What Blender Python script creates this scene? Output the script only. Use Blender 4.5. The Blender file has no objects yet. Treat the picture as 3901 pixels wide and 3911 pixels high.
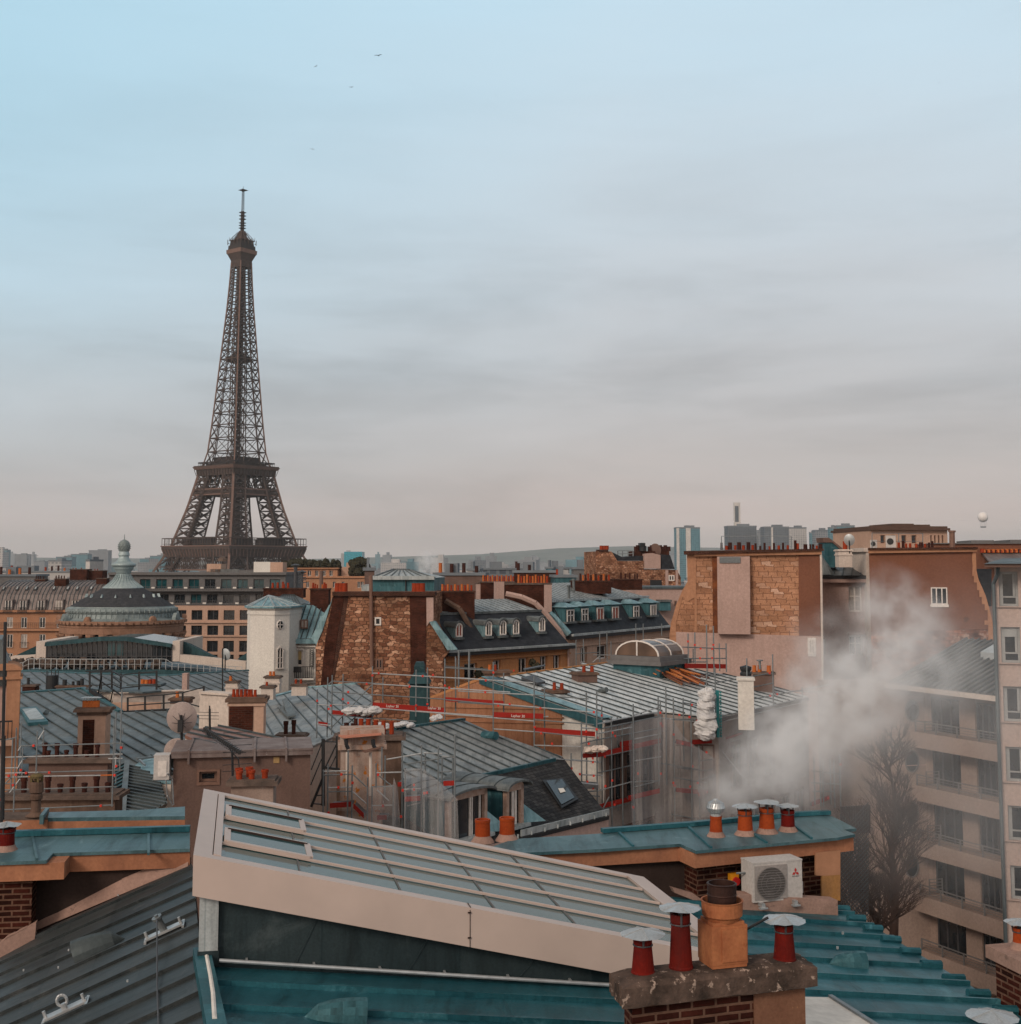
import bpy, bmesh, math, random
from mathutils import Vector, Matrix
R = math.radians
random.seed(7)
scene = bpy.context.scene
def lin(r, g, b):
 f = lambda c: ((c / 255) / 12.92 if c / 255 <= .04045 else ((c / 255 + .055) / 1.055) ** 2.4)
 return (f(r), f(g), f(b), 1)
# ------------------------------------------------------------------ camera
# photograph coordinates used below: 3901 x 3911 pixels, eye at the origin, looking along +y
PITCH = R(5.2)
FPX = 4858.6
PRX, PRY = 1950.5, 2156 - FPX * math.tan(PITCH)
cam_d = bpy.data.cameras.new("camera")
cam = bpy.data.objects.new("camera", cam_d)
scene.collection.objects.link(cam)
cam.location = (0, 0, 0)
cam.rotation_euler = (R(90) + PITCH, 0, 0)
cam_d.sensor_fit = 'VERTICAL'
cam_d.sensor_height = 36
cam_d.lens = 36 * FPX / 3911
cam_d.shift_y = -(1955.5 - PRY) / 3911
cam_d.clip_start = .3
cam_d.clip_end = 40000
scene.camera = cam
# ------------------------------------------------------------------ sky
SUN_EL, SUN_AZ = R(30), R(213)          # high behind the eye, a little to the left
w = bpy.data.worlds.new("World")
scene.world = w
w.use_nodes = True
nt = w.node_tree
nt.nodes.clear()
def N(t, kind, **kw):
 n = t.nodes.new(kind)
 for k, v in kw.items():
  setattr(n, k, v)
 return n
out = N(nt, 'ShaderNodeOutputWorld')
bg = N(nt, 'ShaderNodeBackground')
bg.inputs['Strength'].default_value = .1
nt.links.new(bg.outputs[0], out.inputs[0])
sky = N(nt, 'ShaderNodeTexSky', sky_type='NISHITA')
sky.sun_disc = False
sky.sun_elevation = SUN_EL
sky.sun_rotation = SUN_AZ
tc = N(nt, 'ShaderNodeTexCoord')
sep = N(nt, 'ShaderNodeSeparateXYZ')
nt.links.new(tc.outputs['Generated'], sep.inputs[0])
def math_n(t, op, a, b=None, clamp=False):
 n = N(t, 'ShaderNodeMath', operation=op, use_clamp=clamp)
 for i, v in enumerate((a, b)):
  if v is None: continue
  if isinstance(v, (int, float)): n.inputs[i].default_value = v
  else: t.links.new(v, n.inputs[i])
 return n.outputs[0]
def mapping(t, vec, scale=(1, 1, 1), loc=(0, 0, 0)):
 n = N(t, 'ShaderNodeMapping')
 t.links.new(vec, n.inputs[0])
 n.inputs['Scale'].default_value = scale
 n.inputs['Location'].default_value = loc
 return n.outputs[0]
def noise(t, vec, scale, detail=4, rough=.5, dist=0):
 n = N(t, 'ShaderNodeTexNoise')
 t.links.new(vec, n.inputs['Vector'])
 n.inputs['Scale'].default_value = scale
 n.inputs['Detail'].default_value = detail
 n.inputs['Roughness'].default_value = rough
 n.inputs['Distortion'].default_value = dist
 return n.outputs['Fac']
def ramp(t, fac, stops, interp='LINEAR'):
 n = N(t, 'ShaderNodeValToRGB')
 n.color_ramp.interpolation = interp
 el = n.color_ramp.elements
 while len(el) < len(stops): el.new(.5)
 for e, (p, c) in zip(el, stops):
  e.position = p
  e.color = c if not isinstance(c, (int, float)) else (c, c, c, 1)
 t.links.new(fac, n.inputs[0])
 return n.outputs[0]
def mixc(t, fac, a, b, blend='MIX'):
 n = N(t, 'ShaderNodeMix', data_type='RGBA', blend_type=blend)
 for i, v in ((0, fac), (6, a), (7, b)):
  if isinstance(v, (int, float)): n.inputs[i].default_value = v
  elif isinstance(v, tuple): n.inputs[i].default_value = v
  else: t.links.new(v, n.inputs[i])
 return n.outputs[2]
wob = noise(nt, mapping(nt, tc.outputs['Generated'], (1.2, 1.2, 6), (3, 1, 0)), 2.2, 4, .55)
zz = math_n(nt, 'ADD', sep.outputs[2], math_n(nt, 'MULTIPLY', math_n(nt, 'SUBTRACT', wob, .5), .10))
cloud = ramp(nt, zz, [(0, lin(208, 190, 182)), (.035, lin(198, 182, 177)), (.085, lin(182, 176, 174)),
                      (.15, lin(184, 186, 188)), (.235, lin(188, 199, 206)), (.31, lin(189, 206, 216)),
                      (.43, lin(184, 212, 227)), (.6, lin(130, 140, 146)), (.9, lin(118, 126, 130))])  # last stops: zenith, out of view, darkened to dim the roofs
left = math_n(nt, 'MULTIPLY', math_n(nt, 'MULTIPLY', math_n(nt, 'ADD', math_n(nt, 'MULTIPLY', sep.outputs[0], -1.6), .12), 1.0, True),
              math_n(nt, 'MULTIPLY', sep.outputs[2], 3.2, True), True)
leftz = ramp(nt, sep.outputs[2], [(.42, 1.0), (.6, 0.0)])
left = math_n(nt, 'MULTIPLY', left, leftz)
cloud = mixc(nt, left, cloud, lin(160, 203, 222))
band = noise(nt, mapping(nt, tc.outputs['Generated'], (1.3, 1.3, 7), (.3, 7.1, .2)), 2.2, 6, .55, .3)
dark = ramp(nt, band, [(.30, .70), (.5, .95), (.70, 1.06)])
lowmask = ramp(nt, sep.outputs[2], [(.0, .25), (.05, .8), (.14, 1), (.30, .22)])
cloud = mixc(nt, lowmask, cloud, mixc(nt, 1.0, cloud, dark, 'MULTIPLY'))
# warm glow added round the sun, out of view, to brighten the walls
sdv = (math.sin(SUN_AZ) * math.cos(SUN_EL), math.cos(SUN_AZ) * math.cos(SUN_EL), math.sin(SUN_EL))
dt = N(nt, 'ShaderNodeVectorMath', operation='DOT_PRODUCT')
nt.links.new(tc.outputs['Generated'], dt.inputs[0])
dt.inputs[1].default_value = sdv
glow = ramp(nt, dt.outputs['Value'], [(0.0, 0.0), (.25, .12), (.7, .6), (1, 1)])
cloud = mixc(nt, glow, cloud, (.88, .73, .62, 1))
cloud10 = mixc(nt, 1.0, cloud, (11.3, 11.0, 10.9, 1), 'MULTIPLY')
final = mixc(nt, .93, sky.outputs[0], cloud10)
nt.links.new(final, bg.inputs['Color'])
sun_d = bpy.data.lights.new("sun", 'SUN')
sun_d.energy = 1.4
sun_d.angle = R(14)
sun_d.color = (1, .86, .72)
sun = bpy.data.objects.new("sun", sun_d)
scene.collection.objects.link(sun)
# direction towards the sun (azimuth measured like the sky texture's rotation)
sd = Vector((math.sin(SUN_AZ) * math.cos(SUN_EL), math.cos(SUN_AZ) * math.cos(SUN_EL), math.sin(SUN_EL)))
sun.rotation_euler = sd.to_track_quat('Z', 'Y').to_euler()
vs = scene.view_settings
vs.view_transform = 'Standard'
vs.look = 'None'
vs.exposure = 0.15
vs.gamma = 1
scene.cycles.use_denoising = True
scene.cycles.max_bounces = 6
scene.cycles.diffuse_bounces = 2
scene.cycles.glossy_bounces = 2
scene.cycles.transparent_max_bounces = 12
scene.cycles.volume_bounces = 4
scene.cycles.volume_step_rate = 1.0
scene.cycles.volume_max_steps = 96
# ------------------------------------------------------------------ measuring
CP, SP = math.cos(PITCH), math.sin(PITCH)
def ray(sx, sy):
 x, u = (sx - PRX) / FPX, (PRY - sy) / FPX
 return Vector((x, CP - u * SP, SP + u * CP))
def W(sx, sy, y):
 d = ray(sx, sy)
 return d * (y / d.y)
def Q(ox, oy, k):
 return lambda x, y: (ox + x * k, oy + y * k)
a1 = Q(0, 1950, .5189); a2 = Q(900, 2050, .5189); a3 = Q(1600, 2050, .5189)
a4 = Q(2400, 1880, .41515); a5 = Q(3101, 1880, .41515); a6 = Q(0, 2500, .36326)
a7 = Q(550, 2500, .41515); a8 = Q(1150, 2500, .41515)
b1 = Q(1750, 2450, .41515); b2 = Q(2400, 2450, .41515); b3 = Q(3101, 2450, .41515)
b4 = Q(0, 3000, .47145); b5 = Q(700, 2950, .5189); b6 = Q(1600, 2950, .5189)
b7 = Q(2300, 2950, .49751); b8 = Q(3000, 2950, .49751)
dd = Q(0, 0, 2.0244)
class Pl:
 """upright plane: passes at depth y under pixel column sx (measured on row sy), its level lines turned ang degrees"""
 def __init__(s, px, y, ang=0):
  s.o = W(px[0], px[1], y)
  s.t = Vector((math.cos(R(ang)), math.sin(R(ang)), 0))
  s.n = Vector((s.t.y, -s.t.x, 0))
  if s.n.dot(s.o) > 0: s.n = -s.n
 def at(s, p, off=0):
  d = ray(*p)
  return d * ((s.o + s.n * off).dot(s.n) / d.dot(s.n))
 def uz(s, p):
  q = s.at(p) - s.o
  return q.dot(s.t), s.at(p).z
 def pt(s, u, z, off=0):
  q = s.o + s.t * u + s.n * off
  return Vector((q.x, q.y, z))
class Pl3:
 def __init__(s, a, b, c):
  s.o, s.n = a, (b - a).cross(c - a).normalized()
 def at(s, p, off=0):
  d = ray(*p)
  return d * (s.o.dot(s.n) / d.dot(s.n)) + s.n * (off if s.n.z > 0 else -off)
def hz(p, z):
 d = ray(*p)
 return d * (z / d.z)
# ------------------------------------------------------------------ mesh building
UP = Vector((0, 0, 1))
class MB:
 def __init__(s):
  s.v, s.f, s.m = [], [], []
  s.cur = 0
 def face(s, pts, m=None):
  i = len(s.v)
  s.v += [Vector(p) for p in pts]
  s.f.append(list(range(i, i + len(pts))))
  s.m.append(s.cur if m is None else m)
 def idx(s, verts, faces):
  i = len(s.v)
  s.v += [Vector(p) for p in verts]
  for f in faces:
   s.f.append([i + k for k in f]); s.m.append(s.cur)
 def para(s, o, a, b, c):
  o = Vector(o)
  p = [o, o + a, o + a + b, o + b, o + c, o + a + c, o + a + b + c, o + b + c]
  fs = [(0, 3, 2, 1), (4, 5, 6, 7), (0, 1, 5, 4), (1, 2, 6, 5), (2, 3, 7, 6), (3, 0, 4, 7)]
  if a.cross(b).dot(c) < 0: fs = [f[::-1] for f in fs]
  s.idx(p, fs)
 def box(s, c, sx, sy, sz, ang=0):
  """centre of the base c"""
  t = Vector((math.cos(R(ang)), math.sin(R(ang)), 0)); n = Vector((-t.y, t.x, 0))
  s.para(Vector(c) - t * sx / 2 - n * sy / 2, t * sx, n * sy, UP * sz)
 def prism(s, pts, ext):
  pts = [Vector(p) for p in pts]; n = len(pts)
  nn = Vector((0, 0, 0))
  for k in range(n): nn += pts[k].cross(pts[(k + 1) % n])
  if nn.dot(ext) > 0: pts = pts[::-1]
  q = [p + ext for p in pts]
  s.idx(pts + q, [tuple(range(n)), tuple(range(2 * n - 1, n - 1, -1))] +
              [(k, n + k, n + (k + 1) % n, (k + 1) % n) for k in range(n)])
 def beam(s, a, b, w, h=None, up=UP):
  a, b = Vector(a), Vector(b); d = (b - a)
  if d.length < 1e-6: return
  d.normalize()
  if abs(d.dot(up)) > .99: up = Vector((1, 0, 0)) if abs(d.x) < .9 else Vector((0, 1, 0))
  x = d.cross(up).normalized(); y = x.cross(d)
  h = h or w
  s.para(a - x * w / 2 - y * h / 2, x * w, y * h, b - a)
 def cyl(s, a, b, r0, r1=None, n=10, caps=True):
  a, b = Vector(a), Vector(b); r1 = r0 if r1 is None else r1
  d = (b - a).normalized()
  x = d.orthogonal().normalized(); y = d.cross(x)
  vs = []
  for c, r in ((a, r0), (b, r1)):
   vs += [c + (x * math.cos(2 * math.pi * k / n) + y * math.sin(2 * math.pi * k / n)) * r for k in range(n)]
  fs = [(k, (k + 1) % n, n + (k + 1) % n, n + k) for k in range(n)]
  if caps: fs += [tuple(range(n - 1, -1, -1)), tuple(range(n, 2 * n))]
  s.idx(vs, fs)
 def lathe(s, c, prof, n=24, a0=0, a1=2 * math.pi, sx=1):
  c = Vector(c); full = abs(a1 - a0 - 2 * math.pi) < 1e-6
  m = n if full else n + 1
  vs = [c + Vector((r * math.cos(a0 + (a1 - a0) * k / n) * sx, r * math.sin(a0 + (a1 - a0) * k / n), z))
              for r, z in prof for k in range(m)]
  fs = []
  for i in range(len(prof) - 1):
   for k in range(n):
    k2 = (k + 1) % m
    fs.append((i * m + k, i * m + k2, (i + 1) * m + k2, (i + 1) * m + k))
  s.idx(vs, fs)
 def tube(s, pts, r, n=6):
  pts = [Vector(p) for p in pts]
  for p, q in zip(pts, pts[1:]): s.cyl(p, q, r, n=n)
 def blob(s, c, r, seed=0, amp=.25, sc=(1, 1, 1), nu=14, nv=9):
  rnd = random.Random(seed); ph = [rnd.uniform(0, 6.28) for _ in range(6)]
  vs = []
  for i in range(nv + 1):
   th = math.pi * i / nv
   for k in range(nu):
    a = 2 * math.pi * k / nu
    q = r * (1 + amp * (math.sin(3 * a + ph[0] + 2 * th) * .4 + math.sin(5 * th + ph[1] + a) * .3 + rnd.uniform(-.35, .35)))
    vs.append(Vector(c) + Vector((q * math.sin(th) * math.cos(a) * sc[0], q * math.sin(th) * math.sin(a) * sc[1], q * math.cos(th) * sc[2])))
  s.idx(vs, [(i * nu + k, i * nu + (k + 1) % nu, (i + 1) * nu + (k + 1) % nu, (i + 1) * nu + k)
                   for i in range(nv) for k in range(nu)])
 def build(s, name, mats, parent=None, origin=None, smooth=False):
  if not isinstance(mats, (list, tuple)): mats = [mats]
  if parent is not None:
   r = parent
   while r.parent: r = r.parent
   org = r.location.copy()
  elif origin is not None: org = Vector(origin)
  else:
   lo = [min(v[i] for v in s.v) for i in range(3)]; hi = [max(v[i] for v in s.v) for i in range(3)]
   org = Vector(((lo[0] + hi[0]) / 2, (lo[1] + hi[1]) / 2, lo[2]))
  me = bpy.data.meshes.new(name)
  me.from_pydata([v - org for v in s.v], [], s.f)
  for m in mats: me.materials.append(m)
  uvl = me.uv_layers.new(name="UVMap").data
  for p in me.polygons:
   p.material_index = s.m[p.index]
   p.use_smooth = smooth
   n = p.normal
   if abs(n.z) < .93:
    t = Vector((-n.y, n.x, 0)).normalized()
    if t.x < -.001 or (abs(t.x) <= .001 and t.y < 0): t = -t
    b = n.cross(t).normalized()
    if b.z < 0: b = -b
   else:
    t, b = Vector((1, 0, 0)), Vector((0, 1, 0))
   for li in p.loop_indices:
    q = me.vertices[me.loops[li].vertex_index].co + org
    uvl[li].uv = (q.dot(t), q.dot(b))
  o = bpy.data.objects.new(name, me)
  scene.collection.objects.link(o)
  if parent is not None: o.parent = parent
  else: o.location = org
  return o
def tag(o, label, cat, group=None, kind=None):
 o['label'] = label
 o['category'] = cat
 if group: o['group'] = group
 if kind: o['kind'] = kind
 return o
def structure(o):
 o['kind'] = 'structure'
 return o
def thing(name, loc, label, cat, group=None):
 o = bpy.data.objects.new(name, None)
 scene.collection.objects.link(o)
 o.location = Vector(loc)
 o.empty_display_size = .1
 return tag(o, label, cat, group)
_shared = {}
def shared(key, make):
 """one mesh reused by many parts, made round the origin"""
 if key not in _shared:
  mb, mats, smooth = make()
  o = mb.build(key[0] + '_mesh', mats, origin=(0, 0, 0), smooth=smooth)
  _shared[key] = o.data
  bpy.data.objects.remove(o)
 return _shared[key]
def place(name, me, parent, pos, rz=0):
 o = bpy.data.objects.new(name, me)
 scene.collection.objects.link(o)
 if parent is not None:
  r = parent
  while r.parent: r = r.parent
  o.parent = parent
  o.location = Vector(pos) - r.location
 else: o.location = Vector(pos)
 o.rotation_euler = (0, 0, rz)
 return o
# ------------------------------------------------------------------ materials
def new_mat(name):
 m = bpy.data.materials.new(name)
 m.use_nodes = True
 t = m.node_tree
 t.nodes.clear()
 o = N(t, 'ShaderNodeOutputMaterial')
 b = N(t, 'ShaderNodeBsdfPrincipled')
 t.links.new(b.outputs[0], o.inputs[0])
 return m, t, b
def c4(c):
 return (c[0], c[1], c[2], 1)
def bump_n(t, b, h, strength, dist=.02):
 n = N(t, 'ShaderNodeBump')
 n.inputs['Strength'].default_value = strength
 n.inputs['Distance'].default_value = dist
 t.links.new(h, n.inputs['Height'])
 t.links.new(n.outputs[0], b.inputs['Normal'])
def surf(name, c, c2=None, scale=1.5, rough=.8, metal=0, streak=.0, streak_c=None, bump=.15, spot=None, spot_lo=.62, spec=.07, fine=30):
 """a weathered surface: two colours in soft patches, fine grain, rain streaks down the wall, worn spots"""
 m, t, b = new_mat(name)
 g = N(t, 'ShaderNodeNewGeometry')
 pos = g.outputs['Position']
 c2 = c2 or tuple(x * .75 for x in c)
 f = ramp(t, noise(t, pos, scale, 6, .6), [(.32, 0.0), (.68, 1.0)])
 col = mixc(t, f, c4(c), c4(c2))
 fi = noise(t, pos, fine, 3, .6)
 col = mixc(t, 1.0, col, ramp(t, fi, [(.25, .82), (.75, 1.12)]), 'MULTIPLY')
 if streak:
  st = noise(t, mapping(t, pos, (5, 5, .35)), 1.0, 4, .6)
  sf = math_n(t, 'MULTIPLY', ramp(t, st, [(.48, 0.0), (.7, 1.0)]), streak)
  col = mixc(t, sf, col, c4(streak_c or tuple(x * .35 for x in c)))
 if spot:
  sp = ramp(t, noise(t, mapping(t, pos, (1, 1, 1), (9, 4, 2)), scale * 2.5, 5, .65), [(spot_lo, 0.0), (spot_lo + .06, 1.0)])
  col = mixc(t, sp, col, c4(spot))
 t.links.new(col, b.inputs['Base Color'])
 b.inputs['Roughness'].default_value = rough
 b.inputs['Metallic'].default_value = metal
 b.inputs['Specular IOR Level'].default_value = spec
 if bump: bump_n(t, b, fi, bump, .01)
 return m
def zinc(name, c, c2, panel=(.65, 2.0), rough=.5, light=None, metal=.25):
 """rolled zinc sheets: each sheet its own tone, cloudy bloom, dirt runs along the slope"""
 m, t, b = new_mat(name)
 uv = N(t, 'ShaderNodeTexCoord').outputs['UV']
 pos = N(t, 'ShaderNodeNewGeometry').outputs['Position']
 br = N(t, 'ShaderNodeTexBrick')
 t.links.new(uv, br.inputs['Vector'])
 br.offset = .37
 br.inputs['Color1'].default_value = (0, 0, 0, 1)
 br.inputs['Color2'].default_value = (1, 1, 1, 1)
 br.inputs['Mortar'].default_value = (.2, .2, .2, 1)
 br.inputs['Scale'].default_value = 1
 br.inputs['Mortar Size'].default_value = .008
 br.inputs['Brick Width'].default_value = panel[0]
 br.inputs['Row Height'].default_value = panel[1]
 n1 = noise(t, pos, .9, 6, .62, .5)
 n2 = noise(t, mapping(t, uv, (6, .7, 1)), 1.5, 5, .6)
 f = math_n(t, 'ADD', math_n(t, 'MULTIPLY', br.outputs['Color'], .35), math_n(t, 'ADD', math_n(t, 'MULTIPLY', n1, .55), math_n(t, 'MULTIPLY', n2, .4)))
 f = ramp(t, f, [(.38, 0.0), (.85, 1.0)])
 col = mixc(t, f, c4(c), c4(c2))
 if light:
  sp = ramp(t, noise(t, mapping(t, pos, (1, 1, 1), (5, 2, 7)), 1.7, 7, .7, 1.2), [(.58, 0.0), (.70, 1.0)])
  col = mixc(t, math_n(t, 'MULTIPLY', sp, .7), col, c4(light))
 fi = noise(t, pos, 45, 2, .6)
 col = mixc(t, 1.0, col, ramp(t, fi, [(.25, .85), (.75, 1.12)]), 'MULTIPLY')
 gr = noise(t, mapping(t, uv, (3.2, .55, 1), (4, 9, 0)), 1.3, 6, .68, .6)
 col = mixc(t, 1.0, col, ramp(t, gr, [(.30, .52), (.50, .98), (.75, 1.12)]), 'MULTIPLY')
 t.links.new(col, b.inputs['Base Color'])
 b.inputs['Metallic'].default_value = metal
 b.inputs['Specular IOR Level'].default_value = .22
 t.links.new(ramp(t, n1, [(.3, rough - .1), (.7, rough + .15)]), b.inputs['Roughness'])
 bump_n(t, b, math_n(t, 'ADD', n1, math_n(t, 'MULTIPLY', gr, .5)), .22, .05)
 return m
def brick(name, ca, cb, mortar, bw=.22, bh=.07, ms=.012, rough=.85, patch=None, patch_lo=.6, blotch=.5, squash=None, wob=0, bump=.5, bscale=1.2, jitter=False):
 m, t, b = new_mat(name)
 uv = N(t, 'ShaderNodeTexCoord').outputs['UV']
 pos = N(t, 'ShaderNodeNewGeometry').outputs['Position']
 vec = uv
 if wob:
  nz = N(t, 'ShaderNodeTexNoise')
  t.links.new(uv, nz.inputs['Vector'])
  nz.inputs['Scale'].default_value = 2.2 / bw * .25
  nz.inputs['Detail'].default_value = 2
  va = N(t, 'ShaderNodeVectorMath', operation='MULTIPLY_ADD')
  t.links.new(nz.outputs['Color'], va.inputs[0])
  va.inputs[1].default_value = (wob, wob, 0)
  t.links.new(uv, va.inputs[2])
  vec = va.outputs[0]
 br = N(t, 'ShaderNodeTexBrick')
 t.links.new(vec, br.inputs['Vector'])
 if squash:
  br.squash, br.squash_frequency = squash
 br.inputs['Color1'].default_value = c4(ca)
 br.inputs['Color2'].default_value = c4(cb)
 br.inputs['Mortar'].default_value = c4(mortar)
 br.inputs['Scale'].default_value = 1
 br.inputs['Mortar Size'].default_value = ms
 br.inputs['Mortar Smooth'].default_value = .3
 br.inputs['Brick Width'].default_value = bw
 br.inputs['Row Height'].default_value = bh
 col = br.outputs['Color']
 n1 = noise(t, pos, bscale, 6, .65)
 col = mixc(t, 1.0, col, ramp(t, n1, [(.3, 1 - blotch), (.7, 1 + blotch * .35)]), 'MULTIPLY')
 if patch:
  n2 = noise(t, mapping(t, pos, (1, 1, 1), (3, 8, 1)), bscale * 1.3, 6, .7)
  col = mixc(t, ramp(t, n2, [(patch_lo, 0.0), (patch_lo + .08, .85)]), col, c4(patch))
 fi = noise(t, pos, 28, 3, .6)
 col = mixc(t, 1.0, col, ramp(t, fi, [(.25, .8), (.75, 1.15)]), 'MULTIPLY')
 t.links.new(col, b.inputs['Base Color'])
 b.inputs['Roughness'].default_value = rough
 b.inputs['Specular IOR Level'].default_value = .05
 h = math_n(t, 'ADD', math_n(t, 'MULTIPLY', br.outputs['Fac'], -1), math_n(t, 'MULTIPLY', fi, .4))
 bump_n(t, b, h, bump, .015)
 return m
def stones(name, cols, mortar, sx, sy, rnd_=.8, gap=.06, patch=None, patch_lo=.55, blotch=.5, bscale=.5, wob=.12, bump=.7):
 m, t, b = new_mat(name)
 uv = N(t, 'ShaderNodeTexCoord').outputs['UV']
 pos = N(t, 'ShaderNodeNewGeometry').outputs['Position']
 sp = N(t, 'ShaderNodeSeparateXYZ')
 nz = N(t, 'ShaderNodeTexNoise')
 t.links.new(uv, nz.inputs['Vector'])
 nz.inputs['Scale'].default_value = 1.6 / sx * .5
 va = N(t, 'ShaderNodeVectorMath', operation='MULTIPLY_ADD')
 t.links.new(nz.outputs['Color'], va.inputs[0])
 va.inputs[1].default_value = (wob, wob, 0)
 t.links.new(mapping(t, uv, (1 / sx, 1 / sy, 1)), va.inputs[2])
 t.links.new(va.outputs[0], sp.inputs[0])
 row = math_n(t, 'FLOOR', sp.outputs[1])
 cx = N(t, 'ShaderNodeCombineXYZ')
 t.links.new(math_n(t, 'ADD', sp.outputs[0], math_n(t, 'MULTIPLY', row, .37)), cx.inputs[0])
 t.links.new(sp.outputs[1], cx.inputs[1])
 v1, v2 = N(t, 'ShaderNodeTexVoronoi', voronoi_dimensions='2D'), N(t, 'ShaderNodeTexVoronoi', voronoi_dimensions='2D', feature='DISTANCE_TO_EDGE')
 for v in (v1, v2):
  t.links.new(cx.outputs[0], v.inputs['Vector'])
  v.inputs['Scale'].default_value = 1
  v.inputs['Randomness'].default_value = rnd_
 cs = N(t, 'ShaderNodeSeparateColor')
 t.links.new(v1.outputs['Color'], cs.inputs[0])
 col = ramp(t, cs.outputs[0], [(i / (len(cols) - 1), c4(c)) for i, c in enumerate(cols)])
 n1 = noise(t, pos, bscale, 6, .65)
 col = mixc(t, 1.0, col, ramp(t, n1, [(.3, 1 - blotch), (.7, 1 + blotch * .35)]), 'MULTIPLY')
 e = ramp(t, v2.outputs['Distance'], [(gap * .4, 0.0), (gap, 1.0)])
 col = mixc(t, e, c4(mortar), col)
 if patch:
  n2 = noise(t, mapping(t, pos, (1, 1, 1), (3, 8, 1)), bscale * 1.6, 6, .7)
  col = mixc(t, ramp(t, n2, [(patch_lo, 0.0), (patch_lo + .07, .85)]), col, c4(patch))
 fi = noise(t, pos, 14, 4, .65)
 col = mixc(t, 1.0, col, ramp(t, fi, [(.25, .72), (.75, 1.2)]), 'MULTIPLY')
 t.links.new(col, b.inputs['Base Color'])
 b.inputs['Roughness'].default_value = .9
 b.inputs['Specular IOR Level'].default_value = .05
 bump_n(t, b, math_n(t, 'ADD', e, math_n(t, 'MULTIPLY', fi, .6)), bump, .03)
 return m
def flat(name, c, rough=.5, metal=0, spec=.4, var=.18, scale=8):
 m, t, b = new_mat(name)
 pos = N(t, 'ShaderNodeNewGeometry').outputs['Position']
 col = mixc(t, 1.0, c4(c), ramp(t, noise(t, pos, scale, 4, .6), [(.3, 1 - var), (.7, 1 + var)]), 'MULTIPLY')
 t.links.new(col, b.inputs['Base Color'])
 b.inputs['Roughness'].default_value = rough
 b.inputs['Metallic'].default_value = metal
 b.inputs['Specular IOR Level'].default_value = spec
 return m
def glass(name, c, rough=.08, spec=.5, streak=.0):
 m, t, b = new_mat(name)
 pos = N(t, 'ShaderNodeNewGeometry').outputs['Position']
 n1 = noise(t, pos, .8, 2, .5)
 col = mixc(t, 1.0, c4(c), ramp(t, n1, [(.3, .5), (.7, 1.5)]), 'MULTIPLY')
 t.links.new(col, b.inputs['Base Color'])
 b.inputs['Roughness'].default_value = rough
 b.inputs['Specular IOR Level'].default_value = spec
 return m
def facade_mat(name, wall, pane, bw, bh, mw=.3, rough=.7, vary=.5):
 """far facade: rows of dark panes between pale bands, too small to model"""
 m, t, b = new_mat(name)
 uv = N(t, 'ShaderNodeTexCoord').outputs['UV']
 pos = N(t, 'ShaderNodeNewGeometry').outputs['Position']
 br = N(t, 'ShaderNodeTexBrick')
 t.links.new(uv, br.inputs['Vector'])
 br.offset = 0
 br.inputs['Color1'].default_value = c4(pane)
 br.inputs['Color2'].default_value = c4(tuple(p + (q - p) * vary for p, q in zip(pane, wall)))
 br.inputs['Mortar'].default_value = c4(wall)
 br.inputs['Scale'].default_value = 1
 br.inputs['Mortar Size'].default_value = mw
 br.inputs['Brick Width'].default_value = bw
 br.inputs['Row Height'].default_value = bh
 col = mixc(t, 1.0, br.outputs['Color'], ramp(t, noise(t, pos, .02, 4), [(.3, .8), (.7, 1.15)]), 'MULTIPLY')
 t.links.new(col, b.inputs['Base Color'])
 b.inputs['Roughness'].default_value = rough
 return m
# ================================================================== ground, far hills, haze
GZ, TZ = -27.0, -43.8          # street level near the eye, level at the foot of the tower
def ground_z(y):
 k = min(1, max(0, (y - 150) / 450)); k = k * k * (3 - 2 * k)
 return GZ + (TZ - GZ) * k
m_ground = surf('ground_city', (.11, .105, .10), (.07, .07, .07), .02, .9, bump=0, fine=.3)
mb = MB()
xs = [-16000, -6000, -2000, -700, -250, -80, 0, 80, 250, 700, 2000, 6000, 16000]
ys = [-60, 0, 40, 80, 150, 220, 300, 400, 600, 1000, 2000, 4000, 8000, 16000]
vv = [Vector((x, y, ground_z(y))) for y in ys for x in xs]
nx = len(xs)
mb.idx(vv, [(j * nx + i, j * nx + i + 1, (j + 1) * nx + i + 1, (j + 1) * nx + i) for j in range(len(ys) - 1) for i in range(nx - 1)])
structure(mb.build('ground', m_ground, origin=(0, 0, 0)))
# wooded far hills behind the city
m_hill = surf('far_hill', (.16, .17, .16), (.07, .10, .09), .004, .95, bump=0, fine=.02)
mb = MB()
prof = [(-16000, 60), (-9000, 90), (-5200, 70), (-3800, 52), (-2600, 40), (-1900, 30), (-1300, 36), (-700, 55), (-200, 72), (300, 104), (800, 124), (1300, 118), (1900, 104), (2600, 96), (4200, 110), (8000, 80), (16000, 60)]
rows = []
for dy, k in ((-1700, 0.0), (-900, .5), (-300, .9), (0, 1.0), (900, .8), (2400, .0)):
 rows.append([(x, 8600 + dy, TZ - 2 + (h - TZ + 2) * k * (1 + .03 * math.sin(x * .004 + dy))) for x, h in prof])
vv, fs, n = [], [], len(prof)
for r in rows: vv += [Vector(p) for p in r]
for j in range(len(rows) - 1):
 for i in range(n - 1): fs.append((j * n + i, j * n + i + 1, (j + 1) * n + i + 1, (j + 1) * n + i))
mb.idx(vv, fs)
structure(mb.build('hills', m_hill, origin=(0, 8600, TZ - 2), smooth=True))
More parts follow.
